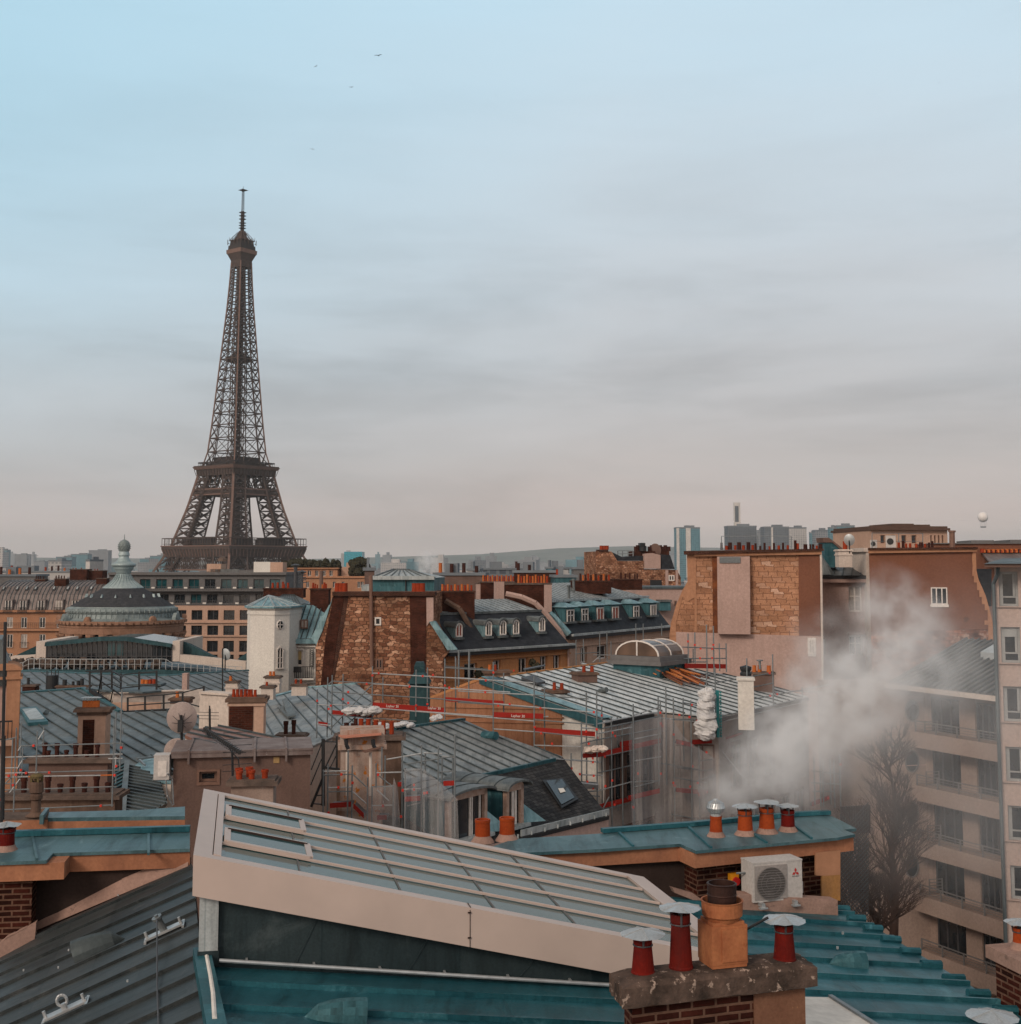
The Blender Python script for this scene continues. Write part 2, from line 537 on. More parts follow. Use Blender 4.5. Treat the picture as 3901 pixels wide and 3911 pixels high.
# the damp air: one closed box round everything
mb = MB()
mb.para((-16500, -80, TZ - 46), Vector((33000, 0, 0)), Vector((0, 16500, 0)), Vector((0, 0, 420)))
m_haze = bpy.data.materials.new('haze_air')
m_haze.use_nodes = True
t = m_haze.node_tree
t.nodes.clear()
ho = N(t, 'ShaderNodeOutputMaterial')
hv = N(t, 'ShaderNodeVolumePrincipled')
hv.inputs['Color'].default_value = (.86, .88, .88, 1)
hv.inputs['Density'].default_value = 7.5e-5
hv.inputs['Anisotropy'].default_value = .2
t.links.new(hv.outputs[0], ho.inputs['Volume'])
hzo = mb.build('haze', m_haze)
hzo['kind'] = 'stuff'
hzo['label'] = 'pale damp air between the rooftops and the far hills'
hzo['category'] = 'haze'
# ================================================================== iron tower
TY = 940.0
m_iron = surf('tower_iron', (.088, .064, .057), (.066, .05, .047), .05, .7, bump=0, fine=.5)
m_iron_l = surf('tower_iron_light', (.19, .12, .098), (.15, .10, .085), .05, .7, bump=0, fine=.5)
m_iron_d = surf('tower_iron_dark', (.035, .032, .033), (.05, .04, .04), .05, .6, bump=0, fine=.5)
tb = W(*dd(443.0, 1020), TY)
tb = Vector((tb.x, TY, TZ))
tower = thing('iron_tower', tb, 'tall brown lattice iron tower rising over the rooftops', 'tower')
TA = R(53.2)          # one corner almost towards the eye
LEAN = .0050        # the tower's axis as the photograph shows it
def tp(u, v, h):
 c, s = math.cos(TA), math.sin(TA)
 return Vector((tb.x + u * c - v * s + LEAN * max(0, h - 57), tb.y + u * s + v * c, TZ + h))
SP_ = [(0, 62), (20, 50), (40, 40), (57, 32.2), (62, 30.9), (85, 24.5), (110, 19.3), (122, 15.3), (150, 12.9), (188, 10.2), (212, 8.5), (235, 6.9), (255, 5.8), (270, 5.2), (280, 5.0)]
def prof_s(h):
 for (h0, s0), (h1, s1) in zip(SP_, SP_[1:]):
  if h <= h1: return s0 + (s1 - s0) * (h - h0) / (h1 - h0)
 return SP_[-1][1]
IP_ = [(0, 37), (57, 16.5), (110, 8.2), (122, 7.6), (150, 5.6), (188, 3.0), (212, 2.4), (280, 1.6)]
def prof_i(h):
 for (h0, s0), (h1, s1) in zip(IP_, IP_[1:]):
  if h <= h1: return s0 + (s1 - s0) * (h - h0) / (h1 - h0)
 return IP_[-1][1]
# four legs, each a lattice box from the ground to the second floor
lev = [0, 14, 28, 42, 57, 63.5, 70, 76.5, 83, 89.5, 96, 102.5, 109, 116]
for qx, qy in ((-1, -1), (1, -1), (1, 1), (-1, 1)):
 mb = MB()
 cs = []
 for h in lev:
  s, i = prof_s(h), prof_i(h)
  cs.append([tp(qx * a, qy * b, h) for a, b in ((s, s), (i, s), (i, i), (s, i))])
 for A, B in zip(cs, cs[1:]):
  for k in range(4):
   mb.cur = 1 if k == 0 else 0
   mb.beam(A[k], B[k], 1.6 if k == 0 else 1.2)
   mb.cur = 0
   j = (k + 1) % 4
   mb.beam(A[k], B[j], .6); mb.beam(A[j], B[k], .6); mb.beam(B[k], B[j], .7)
   M1, M2 = (A[k] + B[k]) / 2, (A[j] + B[j]) / 2
   mb.beam(M1, M2, .5)
   for e in (.25, .75):
    mb.beam(A[k].lerp(B[k], e), M1.lerp(M2, .5), .35); mb.beam(A[j].lerp(B[j], e), M1.lerp(M2, .5), .35)
  mb.beam((A[0] + A[2]) / 2, (B[0] + B[2]) / 2, 3.2)
 mb.build('tower_leg', [m_iron, m_iron_l], tower)
# upper shaft
mb = MB()
lev = [116]
st = 10.6
while lev[-1] < 268:
 lev.append(min(270, lev[-1] + st)); st *= .955
for h0, h1 in zip(lev, lev[1:]):
 s0, s1, i0, i1 = prof_s(h0), prof_s(h1), prof_i(h0), prof_i(h1)
 for a in range(4):
  c, s = ((1, 0), (0, 1), (-1, 0), (0, -1))[a]
  f = lambda u, w, h: tp(u * c - w * s, u * s + w * c, h)
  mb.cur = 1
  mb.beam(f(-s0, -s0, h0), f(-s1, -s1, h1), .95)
  mb.cur = 0
  for sg in (-1, 1):
   mb.beam(f(sg * i0, -s0, h0), f(sg * i1, -s1, h1), .62)
   mb.beam(f(sg * i0, -s0, h0), f(sg * s1, -s1, h1), .44)
   mb.beam(f(sg * s0, -s0, h0), f(sg * i1, -s1, h1), .44)
  mb.beam(f(-s1, -s1, h1), f(s1, -s1, h1), .75)
  mb.beam(f(-i1, -s1, h1), f(-s1, -i1, h1), .4)
  if i0 > 2.2:
   mb.beam(f(-i0, -s0, h0), f(i1, -s1, h1), .3); mb.beam(f(i0, -s0, h0), f(-i1, -s1, h1), .3)
mb.build('upper_shaft', [m_iron, m_iron_l], tower)
mb = MB()
for sx_ in (-1.5, 1.5):
 for h in range(116, 268, 4):
  mb.para(tp(sx_ - .75, -.9, h), tp(1.5, 0, 0) - tp(0, 0, 0), tp(0, 1.8, 0) - tp(0, 0, 0), Vector((0, 0, 3.3)))
for a in range(8):
 ca, sa = math.cos(a * .785), math.sin(a * .785)
 mb.beam(tp(3.2 * ca, 3.2 * sa, 116), tp(2.2 * ca, 2.2 * sa, 268), .4)
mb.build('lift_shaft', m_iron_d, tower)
def square(mb, h0, s0, h1, s1):
 A = [tp(x * s0, y * s0, h0) for x, y in ((-1, -1), (1, -1), (1, 1), (-1, 1))]
 B = [tp(x * s1, y * s1, h1) for x, y in ((-1, -1), (1, -1), (1, 1), (-1, 1))]
 mb.idx(A + B, [(0, 1, 5, 4), (1, 2, 6, 5), (2, 3, 7, 6), (3, 0, 4, 7), (3, 2, 1, 0), (4, 5, 6, 7)])
def sides(n, s):
 for a in range(4):
  c, q = ((1, 0), (0, 1), (-1, 0), (0, -1))[a]
  for k in range(n):
   u = -s + 2 * s * k / n
   yield (u * c + s * q, u * q - s * c), ((u + 2 * s / n) * c + s * q, (u + 2 * s / n) * q - s * c)
# first platform: lattice girder, consoles, frieze, gallery with posts, pavilions
mb = MB()
mb.cur = 0
square(mb, 49.5, 35.0, 54.6, 36.6)
square(mb, 54.6, 37.1, 56.6, 37.1)
mb.cur = 1
square(mb, 56.6, 37.5, 57.4, 37.5)
for p, q in sides(22, 36.9):
 mb.beam(tp(p[0] * .955, p[1] * .955, 49.5), tp(p[0], p[1], 55), .55)
mb.cur = 0
for p, q in sides(40, 36.0):
 k = .935
 mb.beam(tp(p[0] * k * 1.06, p[1] * k * 1.06, 40), tp(q[0] * k, q[1] * k, 49.5), .4); mb.beam(tp(q[0] * k * 1.06, q[1] * k * 1.06, 40), tp(p[0] * k, p[1] * k, 49.5), .4)
for p, q in sides(1, 34.4):
 mb.cur = 1; mb.beam(tp(p[0] * 1.04, p[1] * 1.04, 40), tp(q[0] * 1.04, q[1] * 1.04, 40), 1.1)
 mb.cur = 0; mb.beam(tp(*p, 49.2), tp(*q, 49.2), .9)
mb.build('first_platform', [m_iron, m_iron_l], tower)
mb = MB()
for p, q in sides(26, 36.8): mb.beam(tp(*p, 57.4), tp(*p, 62.6), .3)
for p, q in sides(1, 36.8):
 mb.beam(tp(*p, 62.6), tp(*q, 62.6), .6); mb.beam(tp(*p, 58.6), tp(*q, 58.6), .2)
mb.build('gallery', m_iron, tower)
for u, v, l, w_, h in ((-33, -6, 4, 20, 7.5), (6, -33, 22, 5, 6.6), (-6, 33, 24, 5, 7), (33, 0, 5, 24, 7), (-22, -33, 14, 5, 6)):
 mb = MB()
 for du, z0, hh in ((0, 57.4, h - 2), (.6, 55.4 + h, .5)): mb.para(tp(u - l / 2 - du, v - w_ / 2 - du, z0), tp(l + 2 * du, 0, 0) - tp(0, 0, 0), tp(0, w_ + 2 * du, 0) - tp(0, 0, 0), Vector((0, 0, hh)))
 mb.build('pavilion', m_iron_d, tower)
# second platform
mb = MB()
square(mb, 108.6, 20.2, 113.2, 20.6); mb.cur = 1
square(mb, 113.2, 21.4, 115.2, 22.6); mb.cur = 0
square(mb, 115.2, 22.0, 116.0, 22.0)
for p, q in sides(14, 21.2): mb.beam(tp(p[0] * .96, p[1] * .96, 108.6), tp(p[0] * 1.02, p[1] * 1.02, 113.4), .4)
mb.cur = 1
for p, q in sides(1, 21.4):
 mb.beam(tp(p[0] * .985, p[1] * .985, 98.6), tp(q[0] * .985, q[1] * .985, 98.6), 1.0); mb.beam(tp(p[0] * 1.01, p[1] * 1.01, 94.6), tp(q[0] * 1.01, q[1] * 1.01, 94.6), 1.0)
mb.cur = 0
for p, q in sides(30, 21.4): mb.beam(tp(p[0], p[1], 94.8), tp(q[0] * .985, q[1] * .985, 98.4), .45); mb.beam(tp(q[0], q[1], 94.8), tp(p[0] * .985, p[1] * .985, 98.4), .45)
for p, q in sides(7, 20.4): mb.beam(tp(p[0], p[1], 98.8), tp(q[0] * .96, q[1] * .96, 108.6), .5); mb.beam(tp(q[0], q[1], 98.8), tp(p[0] * .96, p[1] * .96, 108.6), .5)
square(mb, 93.8, 18, 94.4, 18)
mb.build('second_platform', [m_iron, m_iron_l], tower)
mb = MB()
square(mb, 116, 15.5, 118.2, 15.5); square(mb, 118.2, 11.5, 122.6, 12.2)
for p, q in sides(22, 19.5): mb.beam(tp(*p, 116), tp(*p, 118.4), .22)
for p, q in sides(1, 19.5): mb.beam(tp(*p, 118.4), tp(*q, 118.4), .9)
mb.build('second_floor_hall', [m_iron_d], tower)
mb = MB()
square(mb, 193.5, 4.4, 194.4, 6.4); square(mb, 194.4, 6.4, 198.4, 6.6); square(mb, 198.4, 4.5, 200.4, 3.8)
mb.build('middle_landing', m_iron_d, tower)
# summit
mb = MB()
square(mb, 266, 5.3, 271, 5.5); square(mb, 271, 5.5, 276, 7.6); mb.cur = 1
square(mb, 276, 7.9, 279, 8.1); mb.cur = 2
square(mb, 279, 7.2, 282.4, 7.0); square(mb, 282.4, 6.4, 286, 6.0); mb.cur = 0
square(mb, 286, 6.6, 286.6, 6.6); square(mb, 286.6, 4.6, 289.5, 2.6); square(mb, 289.5, 2.6, 294, 1.8)
for p, q in sides(4, 6.6):
 mb.beam(tp(*p, 284), tp(p[0] * 1.12, p[1] * 1.12, 284.6), .4); mb.beam(tp(p[0] * 1.12, p[1] * 1.12, 283), tp(p[0] * 1.12, p[1] * 1.12, 287), .45)
 mb.beam(tp(*p, 286.6), tp(p[0] * .35, p[1] * .35, 293), .35); mb.beam(tp(*p, 286.4), tp(*p, 289), .2)
mb.build('top_platform', [m_iron, m_iron_l, m_iron_d], tower)
mb = MB()
mb.beam(tp(0, 0, 293), tp(0, 0, 309), 2.3)
for h in (296, 298, 300, 303, 305.5, 308): square(mb, h, 1.9, h + .5, 1.9)
for u, v in ((-1.6, 0), (1.6, 0), (0, 1.6), (0, -1.6)): mb.beam(tp(u, v, 291), tp(u, v, 297), .35)
for u, v in ((-.6, -.6), (.6, -.6), (.6, .6), (-.6, .6)): mb.beam(tp(u, v, 309), tp(u * .8, v * .8, 326), .35)
for h in range(309, 326, 2):
 mb.beam(tp(-.6, -.6, h), tp(.6, .6, h + 2), .2); mb.beam(tp(.6, -.6, h), tp(-.6, .6, h + 2), .2)
square(mb, 325.2, 2.0, 325.9, 2.0); mb.beam(tp(-2.6, 2.6, 325.5), tp(2.6, -2.6, 325.5), .35); mb.beam(tp(0, 0, 326), tp(0, 0, 328.5), .25)
mb.build('antenna_mast', m_iron_d, tower)
# ================================================================== far city
def fbox(sx0, sx1, sy, y, depth=None, ang=0, zb=None):
 """a plain block whose front shows between two columns with its top on a row"""
 p, q = W(sx0, sy, y), W(sx1, sy, y)
 wd = (q - p).length
 z0 = ground_z(y) - .2 if zb is None else zb
 return (p + q) / 2, wd, depth or wd * .8, p.z - z0, z0
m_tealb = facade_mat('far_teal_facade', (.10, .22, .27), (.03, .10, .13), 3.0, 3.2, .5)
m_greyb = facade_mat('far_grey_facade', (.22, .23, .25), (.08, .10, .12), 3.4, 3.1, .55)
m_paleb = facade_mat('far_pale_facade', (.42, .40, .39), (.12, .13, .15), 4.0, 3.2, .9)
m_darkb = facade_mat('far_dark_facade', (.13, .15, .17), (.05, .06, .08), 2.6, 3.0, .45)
m_roofg = surf('far_roof', (.20, .22, .24), (.14, .16, .18), .02, .8, bump=0, fine=.3)
m_white = surf('pale_concrete', (.62, .58, .55), (.52, .49, .47), .05, .8, bump=0, fine=.5)
def tower_block(name, label, cat, sx0, sx1, sy, y, mat, ang=0, group=None, depth=None, bands=(), crown=True):
 c, wd, dp, h, z0 = fbox(sx0, sx1, sy, y, depth)
 r = thing(name, (c.x, c.y + dp / 2, z0), label, cat, group)
 mb = MB(); mb.box((c.x, c.y + dp / 2, z0), wd, dp, h, ang)
 mb.build('facade', mat, r)
 if crown:
  mb = MB(); mb.box((c.x, c.y + dp / 2, z0 + h), wd * 1.02, dp * 1.02, h * .018 + .6, ang)
  mb.box((c.x + wd * .1, c.y + dp / 2, z0 + h + h * .018 + .6), wd * .4, dp * .4, h * .02 + 1, ang)
  mb.build('roof', m_roofg, r)
 for a, b in bands:
  mb = MB(); mb.box((c.x + wd * (a + b) / 2, c.y - .15, z0), wd * (b - a), 1.2, h * 1.01, ang)
  mb.build('blind_wall', m_white, r)
 return r
tower_block('residential_tower', 'slim grey residential tower with two pale vertical bands standing alone', 'tower block', *a4(443, 0)[:1], a4(660, 0)[0], a4(0, 335)[1], 2000, m_tealb, bands=((-.5, -.38), (-.1, .1)))
c, wd, dp, h, z0 = fbox(a4(972, 0)[0], a4(1026, 0)[0], a4(0, 95)[1], 2100)
r = thing('heating_chimney', (c.x, c.y, z0), 'tall white square chimney tower with a dark grille near its top', 'chimney tower')
mb = MB(); mb.box((c.x, c.y, z0), wd, wd, h); mb.build('shaft', m_white, r)
mb = MB(); mb.box((c.x - wd * .12, c.y - wd * .5, z0 + h - 32), wd * .6, .8, 26); mb.build('grille', m_darkb, r)
tb_list = [(918, 1180, 322, 1900, m_darkb, 'wide dark grey tower block under the white chimney tower'),
           (1185, 1250, 360, 2300, m_greyb, 'narrow grey block between two dark tower blocks'),
           (1252, 1478, 330, 1850, m_darkb, 'dark blue grey tower block with a teal stripe right of the chimney tower'),
           (1478, 1640, 335, 2200, m_paleb, 'pale gridded tower block beside the dark blue grey one'),
           (1672, 1720, 378, 2400, m_tealb, 'small teal block beyond the stone gable roofline'),
           (1718, 1850, 360, 1900, m_greyb, 'grey slab block above the stone gable chimneys')]
for x0, x1, y_, d, m, lb in tb_list:
 tower_block('tower_block', lb, 'tower block', a4(x0, 0)[0], a4(x1, 0)[0], a4(0, y_)[1], d, m, bands=((-.22, -.15),) if 'stripe' in lb else ())
tb2 = [(30, 160, 362, 2100, m_greyb, 'grey block left of the pair of blue towers'), (160, 228, 335, 1850, m_tealb, 'bright blue tower with a pink top edge'),
       (228, 395, 318, 1900, m_tealb, 'broad blue tower behind the satellite dish roof'), (395, 540, 385, 2000, m_greyb, 'long grey block beside the broad blue tower')]
for x0, x1, y_, d, m, lb in tb2:
 tower_block('tower_block', lb, 'tower block', a5(x0, 0)[0], a5(x1, 0)[0], a5(0, y_)[1], d, m)
# left and centre of the horizon
far = [(0, 50, 293, 3600, m_tealb, 'hazy blue slab at the far left edge of the skyline'), (110, 200, 326, 3400, m_greyb, 'hazy grey block beside the building crane'),
       (250, 330, 375, 3800, m_greyb, 'low hazy block in the left skyline'), (414, 530, 345, 2900, m_tealb, 'long turquoise block in the left skyline'),
       (524, 648, 325, 3000, m_tealb, 'taller turquoise block joined to the long one'), (655, 800, 297, 3500, m_greyb, 'pale hazy stepped block beside the rotunda finial'),
       (1030, 1105, 357, 3100, m_tealb, 'low teal block left of the iron tower'), (1105, 1215, 338, 3000, m_tealb, 'teal block touching the foot of the iron tower'),
       (358, 455, 375, 1300, m_paleb, 'white tower block with rows of windows in the left skyline'), (633, 663, 374, 900, m_white, 'slim white rounded tower over the red chimneys')]
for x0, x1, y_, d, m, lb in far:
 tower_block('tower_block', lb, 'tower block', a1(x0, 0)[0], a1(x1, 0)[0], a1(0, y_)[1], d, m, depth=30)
c, wd, dp, h, z0 = fbox(a2(800, 0)[0], a2(930, 0)[0], a2(0, 104)[1], 1700)
r = tower_block('glass_block', 'bright turquoise glass block standing in the middle of the skyline', 'tower block', a2(800, 0)[0], a2(932, 0)[0], a2(0, 110)[1], 1700,
    glass('turquoise_glass', (.03, .27, .35), .25), depth=30, crown=False)
# crane
cr = W(*a1(217, 327), 3400)
r = thing('tower_crane', (cr.x, cr.y, ground_z(3400)), 'thin building crane beside a hazy grey block', 'crane')
mb = MB(); mb.beam((cr.x, cr.y, ground_z(3400)), cr, 1.6); mb.build('mast', m_greyb, r)
mb = MB(); mb.beam(cr + Vector((-12, 0, -2)), cr + Vector((24, 0, -2)), 1.2); mb.build('jib', m_greyb, r)
# balloon
bc = W(*a5(1575, 229), 2600)
br_ = 47 * .41515 / FPX * 2600
r = thing('tethered_balloon', bc - Vector((0, 0, 62)), 'white round tethered balloon hanging in the sky at right', 'balloon')
mb = MB(); mb.lathe(bc, [(br_ * math.sin(math.pi * k / 14), -br_ * math.cos(math.pi * k / 14)) for k in range(15)], 24)
mb.build('envelope', flat('balloon_skin', (.74, .70, .68), .5), r, smooth=True)
mb = MB(); mb.lathe(bc - Vector((0, 0, br_ * 1.9)), [(0, -1.5), (5, -1.5), (6, 0), (5, 1.2), (0, 1.2)], 14)
mb.build('gondola', m_greyb, r)
mb = MB()
for a in range(8): mb.beam(bc + Vector((5 * math.cos(a * .785), 5 * math.sin(a * .785), -br_ * 1.9)), bc + Vector((br_ * .7 * math.cos(a * .785), br_ * .7 * math.sin(a * .785), -br_ * .7)), .12)
mb.build('rope', m_greyb, r)
# hazy blocks all along the horizon
rnd = random.Random(21)
GL = 'small hazy block in the far city under the hills'
k = 0
mats4 = [m_tealb, m_greyb, m_paleb, m_greyb]
for i in range(230):
 y = rnd.choice((rnd.uniform(1700, 3000), rnd.uniform(3000, 5200), rnd.uniform(3500, 7600), rnd.uniform(3500, 7600)))
 sx = rnd.uniform(-30, 3930)
 if 2560 < sx: continue
 hgt = rnd.choice((18, 22, 24, 30, 36, 44, 58)) * rnd.uniform(.8, 1.15)
 if y > 4500: hgt *= 1.5
 wd, dp = rnd.uniform(14, 45) * (1 + y / 9000), rnd.uniform(14, 30)
 x = (sx - PRX) / FPX * y
 zb = ground_z(y)
 if y > 6950:
  kk = (y - 6900) / 1700
  zb = TZ + 60 * kk * .8
 mb = MB(); mb.box((x, y, zb - .3), wd, dp, hgt, rnd.uniform(-30, 30))
 mb.box((x + wd * .1, y, zb + hgt - .4), wd * .35, dp * .35, hgt * .12 + 1, rnd.uniform(-30, 30))
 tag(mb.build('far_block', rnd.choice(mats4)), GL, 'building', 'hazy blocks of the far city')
# carpet of low roofs between
mb = MB()
for i in range(2600):
 y = rnd.uniform(900, 7000) if i % 3 else rnd.uniform(420, 1500)
 if 700 < y < 1250 and abs(W(*dd(443, 1060), y).x - tb.x) < 130: continue
 x = rnd.uniform(-.46, .44) * y
 hgt = rnd.uniform(9, 19) if y < 1500 else rnd.uniform(12, 27)
 mb.cur = rnd.randrange(4)
 mb.box((x, y, ground_z(y) - .3), rnd.uniform(12, 40), rnd.uniform(10, 22), hgt, rnd.uniform(-40, 40))
o = mb.build('low_city_roofs', [m_tealb, m_greyb, m_paleb, m_roofg])
tag(o, 'mass of low pale city roofs spreading to the foot of the hills', 'city', kind='stuff')
# birds
m_bird = flat('bird_dark', (.06, .08, .10), .8)
m_birdp = flat('bird_pale', (.30, .27, .26), .8)
def bird(p, span_px, y, roll, bend, label, mat):
 c = W(*p, y); s = span_px / FPX * y / 2
 mb = MB()
 ax = Vector((math.cos(roll), .25, math.sin(roll))).normalized(); up = Vector((-math.sin(roll), 0, math.cos(roll)))
 f = Vector((.2, 1, 0)).normalized()
 for sg in (-1, 1):
  e = c + ax * s * .5 * sg + up * s * bend; t_ = c + ax * s * sg + up * s * bend * .3 - f * s * .2
  for q, r_, w0, w1 in ((c, e, .32, .28), (e, t_, .28, .05)):
   mb.prism([q - f * s * w0 / 2, q + f * s * w0 / 2, r_ + f * s * w1 / 2, r_ - f * s * w1 / 2], up * s * .05)
 mb.lathe(c, [(0, -.0), (s * .09, s * .05), (s * .1, s * .1), (0, s * .16)], 8)
 mb.cyl(c - f * s * .35, c + f * s * .3, s * .04, s * .10, 8)
 tag(mb.build('bird', mat), label, 'bird', 'birds in the sky')
bz = Q(1100, 150, 900 / 1927)
bird(bz(741, 133), 30, 150, .22, .16, 'largest dark bird gliding near the top of the sky', m_bird)
bird(bz(231, 221), 17, 150, .7, .2, 'dark bird banking steeply left of the largest bird', m_bird)
bird(bz(520, 391), 18, 160, .16, .05, 'grey bird gliding below the largest bird', m_bird)
bird(bz(1706, 461), 9, 170, 0, .2, 'tiny bird speck, upper one of the close pair right of centre', m_birdp)
bird(bz(1618, 538), 8, 170, -.1, .1, 'tiny bird speck, lower one of the close pair right of centre', m_birdp)
bird(bz(201, 898), 19, 160, -.16, .06, 'pale brown bird gliding lowest, above the iron tower', m_birdp)
bird((3587, 317), 10, 170, .1, .15, 'tiny dark bird alone at the upper right of the sky', m_bird)
# ================================================================== shared building kit
m_zinc = zinc('zinc_blue_grey', (.080, .092, .094), (.155, .17, .172), light=(.25, .268, .268))
m_zinc_d = zinc('zinc_dark', (.055, .075, .085), (.10, .125, .135), rough=.5, light=(.14, .17, .18))
m_zinc_g = zinc('zinc_grey', (.085, .090, .092), (.15, .155, .157), light=(.21, .215, .218))
m_zinc_t = zinc('zinc_teal', (.020, .078, .095), (.055, .145, .168), light=(.15, .27, .30))
m_zinc_w = zinc('zinc_bright', (.24, .28, .29), (.44, .47, .475), light=(.62, .62, .60))
m_zinc_b = zinc('zinc_brown', (.13, .105, .10), (.21, .175, .165), light=(.28, .25, .24))
m_seam = surf('zinc_seam_dark', (.05, .065, .07), (.08, .095, .10), 1, .5, .2, fine=20)
m_zinc_td = zinc('zinc_deep_teal', (.010, .036, .044), (.026, .068, .078), light=(.05, .10, .11), rough=.75, metal=0)
m_flash = zinc('zinc_flashing', (.11, .21, .24), (.24, .38, .42), panel=(1.1, .6), light=(.36, .50, .53))
m_slate = brick('slate_small', (.026, .026, .028), (.060, .058, .058), (.008, .008, .009), .24, .17, .012, .6, blotch=.45, bump=.8, patch=(.075, .06, .045), patch_lo=.64)
m_slate_f = brick('slate_far', (.030, .033, .040), (.042, .046, .054), (.022, .024, .03), .30, .20, .006, .5, blotch=.35, bump=.1)
m_brick = brick('chimney_brick', (.085, .024, .015), (.045, .014, .010), (.075, .042, .03), .23, .075, .010, blotch=.6)
m_brick_d = brick('dark_brick', (.075, .026, .018), (.030, .014, .012), (.16, .095, .07), .22, .078, .010, blotch=.5)
m_rubble = stones('rubble_stone', [(.17, .07, .042), (.28, .125, .075), (.45, .235, .145), (.33, .15, .085), (.62, .37, .25)], (.10, .052, .034), .46, .26, .62, .10, patch=(.20, .10, .06), patch_lo=.56, blotch=.7, bscale=.4, wob=.05)
m_ashlar = stones('gable_ashlar', [(.30, .145, .085), (.40, .205, .12), (.46, .24, .145), (.37, .185, .108), (.60, .38, .275)], (.20, .10, .062), .58, .33, .26, .045, patch=(.27, .14, .085), patch_lo=.62, blotch=.4, bscale=.6, wob=.03)
m_peach = surf('peach_stone', (.42, .22, .13), (.33, .165, .098), .35, .85, streak=.25, streak_c=(.2, .1, .06), fine=6)
m_peach_p = surf('pale_peach', (.50, .33, .25), (.42, .27, .20), .3, .85, streak=.2, fine=6)
m_orange = surf('orange_render', (.50, .235, .105), (.40, .18, .08), .4, .85, streak=.3, streak_c=(.22, .09, .04), fine=8)
m_pink = surf('pinkish_plaster', (.45, .315, .275), (.37, .255, .22), .3, .9, streak=.35, streak_c=(.28, .2, .17), fine=8)
m_cream = surf('cream_plaster', (.60, .52, .46), (.52, .44, .385), .4, .9, streak=.25, streak_c=(.35, .28, .24), fine=8)
m_whitep = surf('white_plaster', (.68, .65, .60), (.60, .57, .53), .35, .9, streak=.12, streak_c=(.45, .40, .36), fine=8)
m_taupe = surf('taupe_render', (.165, .105, .088), (.125, .080, .066), .7, .92, streak=.15, fine=22)
m_brown = surf('brown_render', (.20, .088, .055), (.155, .068, .045), .35, .92, spot=(.10, .05, .036), spot_lo=.66, fine=10)
m_concrete = surf('mossy_slab', (.16, .115, .095), (.075, .058, .05), 2.5, .95, spot=(.30, .24, .20), spot_lo=.68, bump=.6, fine=25)
m_stone_d = surf('stained_stone', (.18, .115, .085), (.085, .056, .044), 1.6, .9, streak=.5, fine=18)
m_pot = surf('clay_pot_red', (.31, .046, .016), (.21, .030, .012), 3, .6, spot=(.10, .04, .03), spot_lo=.68, fine=30)
m_pot_o = surf('clay_pot_orange', (.50, .15, .04), (.40, .10, .03), 3, .65, spot=(.16, .06, .03), spot_lo=.70, fine=30)
m_pot_d = surf('clay_pot_sooty', (.060, .020, .014), (.035, .014, .012), 3, .7, fine=30)
m_black = flat('black_iron', (.012, .013, .015), .5)
m_steel = flat('galvanised_tube', (.17, .19, .20), .42, .35)
m_steel_l = flat('bright_tube', (.42, .44, .45), .4, .5)
m_gl = glass('dark_window_glass', (.012, .016, .02))
m_gl_t = glass('teal_window_glass', (.010, .055, .065))
m_gl_c = flat('curtained_glass', (.30, .26, .23), .3, var=.4, scale=2.5)
m_frame = flat('white_window_frame', (.62, .57, .53), .5)
m_frame_d = flat('dark_window_frame', (.05, .05, .055), .5)
m_frame_b = flat('brown_frame', (.16, .085, .06), .6)
m_cap = surf('grey_metal_cowl', (.50, .53, .54), (.40, .43, .44), 4, .4, .4, fine=30)
m_redb = surf('red_toe_board', (.30, .022, .016), (.22, .02, .015), 1.4, .6, spot=(.12, .03, .025), spot_lo=.66, fine=20)
m_coup = flat('red_coupler', (.55, .03, .015), .5)
m_moss = surf('dry_moss', (.09, .075, .03), (.15, .11, .06), 4, 1, fine=40)
def bar(mb, pl, u0, u1, z0, z1, o0, o1):
 mb.para(pl.pt(u0, z0, o0), pl.t * (u1 - u0), UP * (z1 - z0), pl.n * (o1 - o0))
def ppx(pl, q, x, y):
 return pl.uz(q(x, y))
def rect(pl, q, x0, y0, x1, y1):
 """pixel box on an upright plane -> u0, u1, z0, z1"""
 u0 = pl.uz(q(x0, (y0 + y1) / 2))[0]; u1 = pl.uz(q(x1, (y0 + y1) / 2))[0]
 z1 = pl.uz(q((x0 + x1) / 2, y0))[1]; z0 = pl.uz(q((x0 + x1) / 2, y1))[1]
 return min(u0, u1), max(u0, u1), z0, z1
def wall(mb, pl, u0, u1, z0, z1, holes=(), depth=.28, thick=.4, off=0):
 us = sorted({u0, u1} | {h[0] for h in holes} | {h[1] for h in holes})
 zs = sorted({z0, z1} | {h[2] for h in holes} | {h[3] for h in holes})
 us = [u for u in us if u0 <= u <= u1]; zs = [z for z in zs if z0 <= z <= z1]
 for a, b in zip(us, us[1:]):
  for c, d in zip(zs, zs[1:]):
   mu, mz = (a + b) / 2, (c + d) / 2
   if any(h[0] < mu < h[1] and h[2] < mz < h[3] for h in holes): continue
   mb.face([pl.pt(a, c, off), pl.pt(b, c, off), pl.pt(b, d, off), pl.pt(a, d, off)])
 for h in holes:
  P = [pl.pt(h[0], h[2], off), pl.pt(h[1], h[2], off), pl.pt(h[1], h[3], off), pl.pt(h[0], h[3], off)]
  for k in range(4):
   a, b = P[k], P[(k + 1) % 4]
   mb.face([a, b, b - pl.n * depth, a - pl.n * depth])
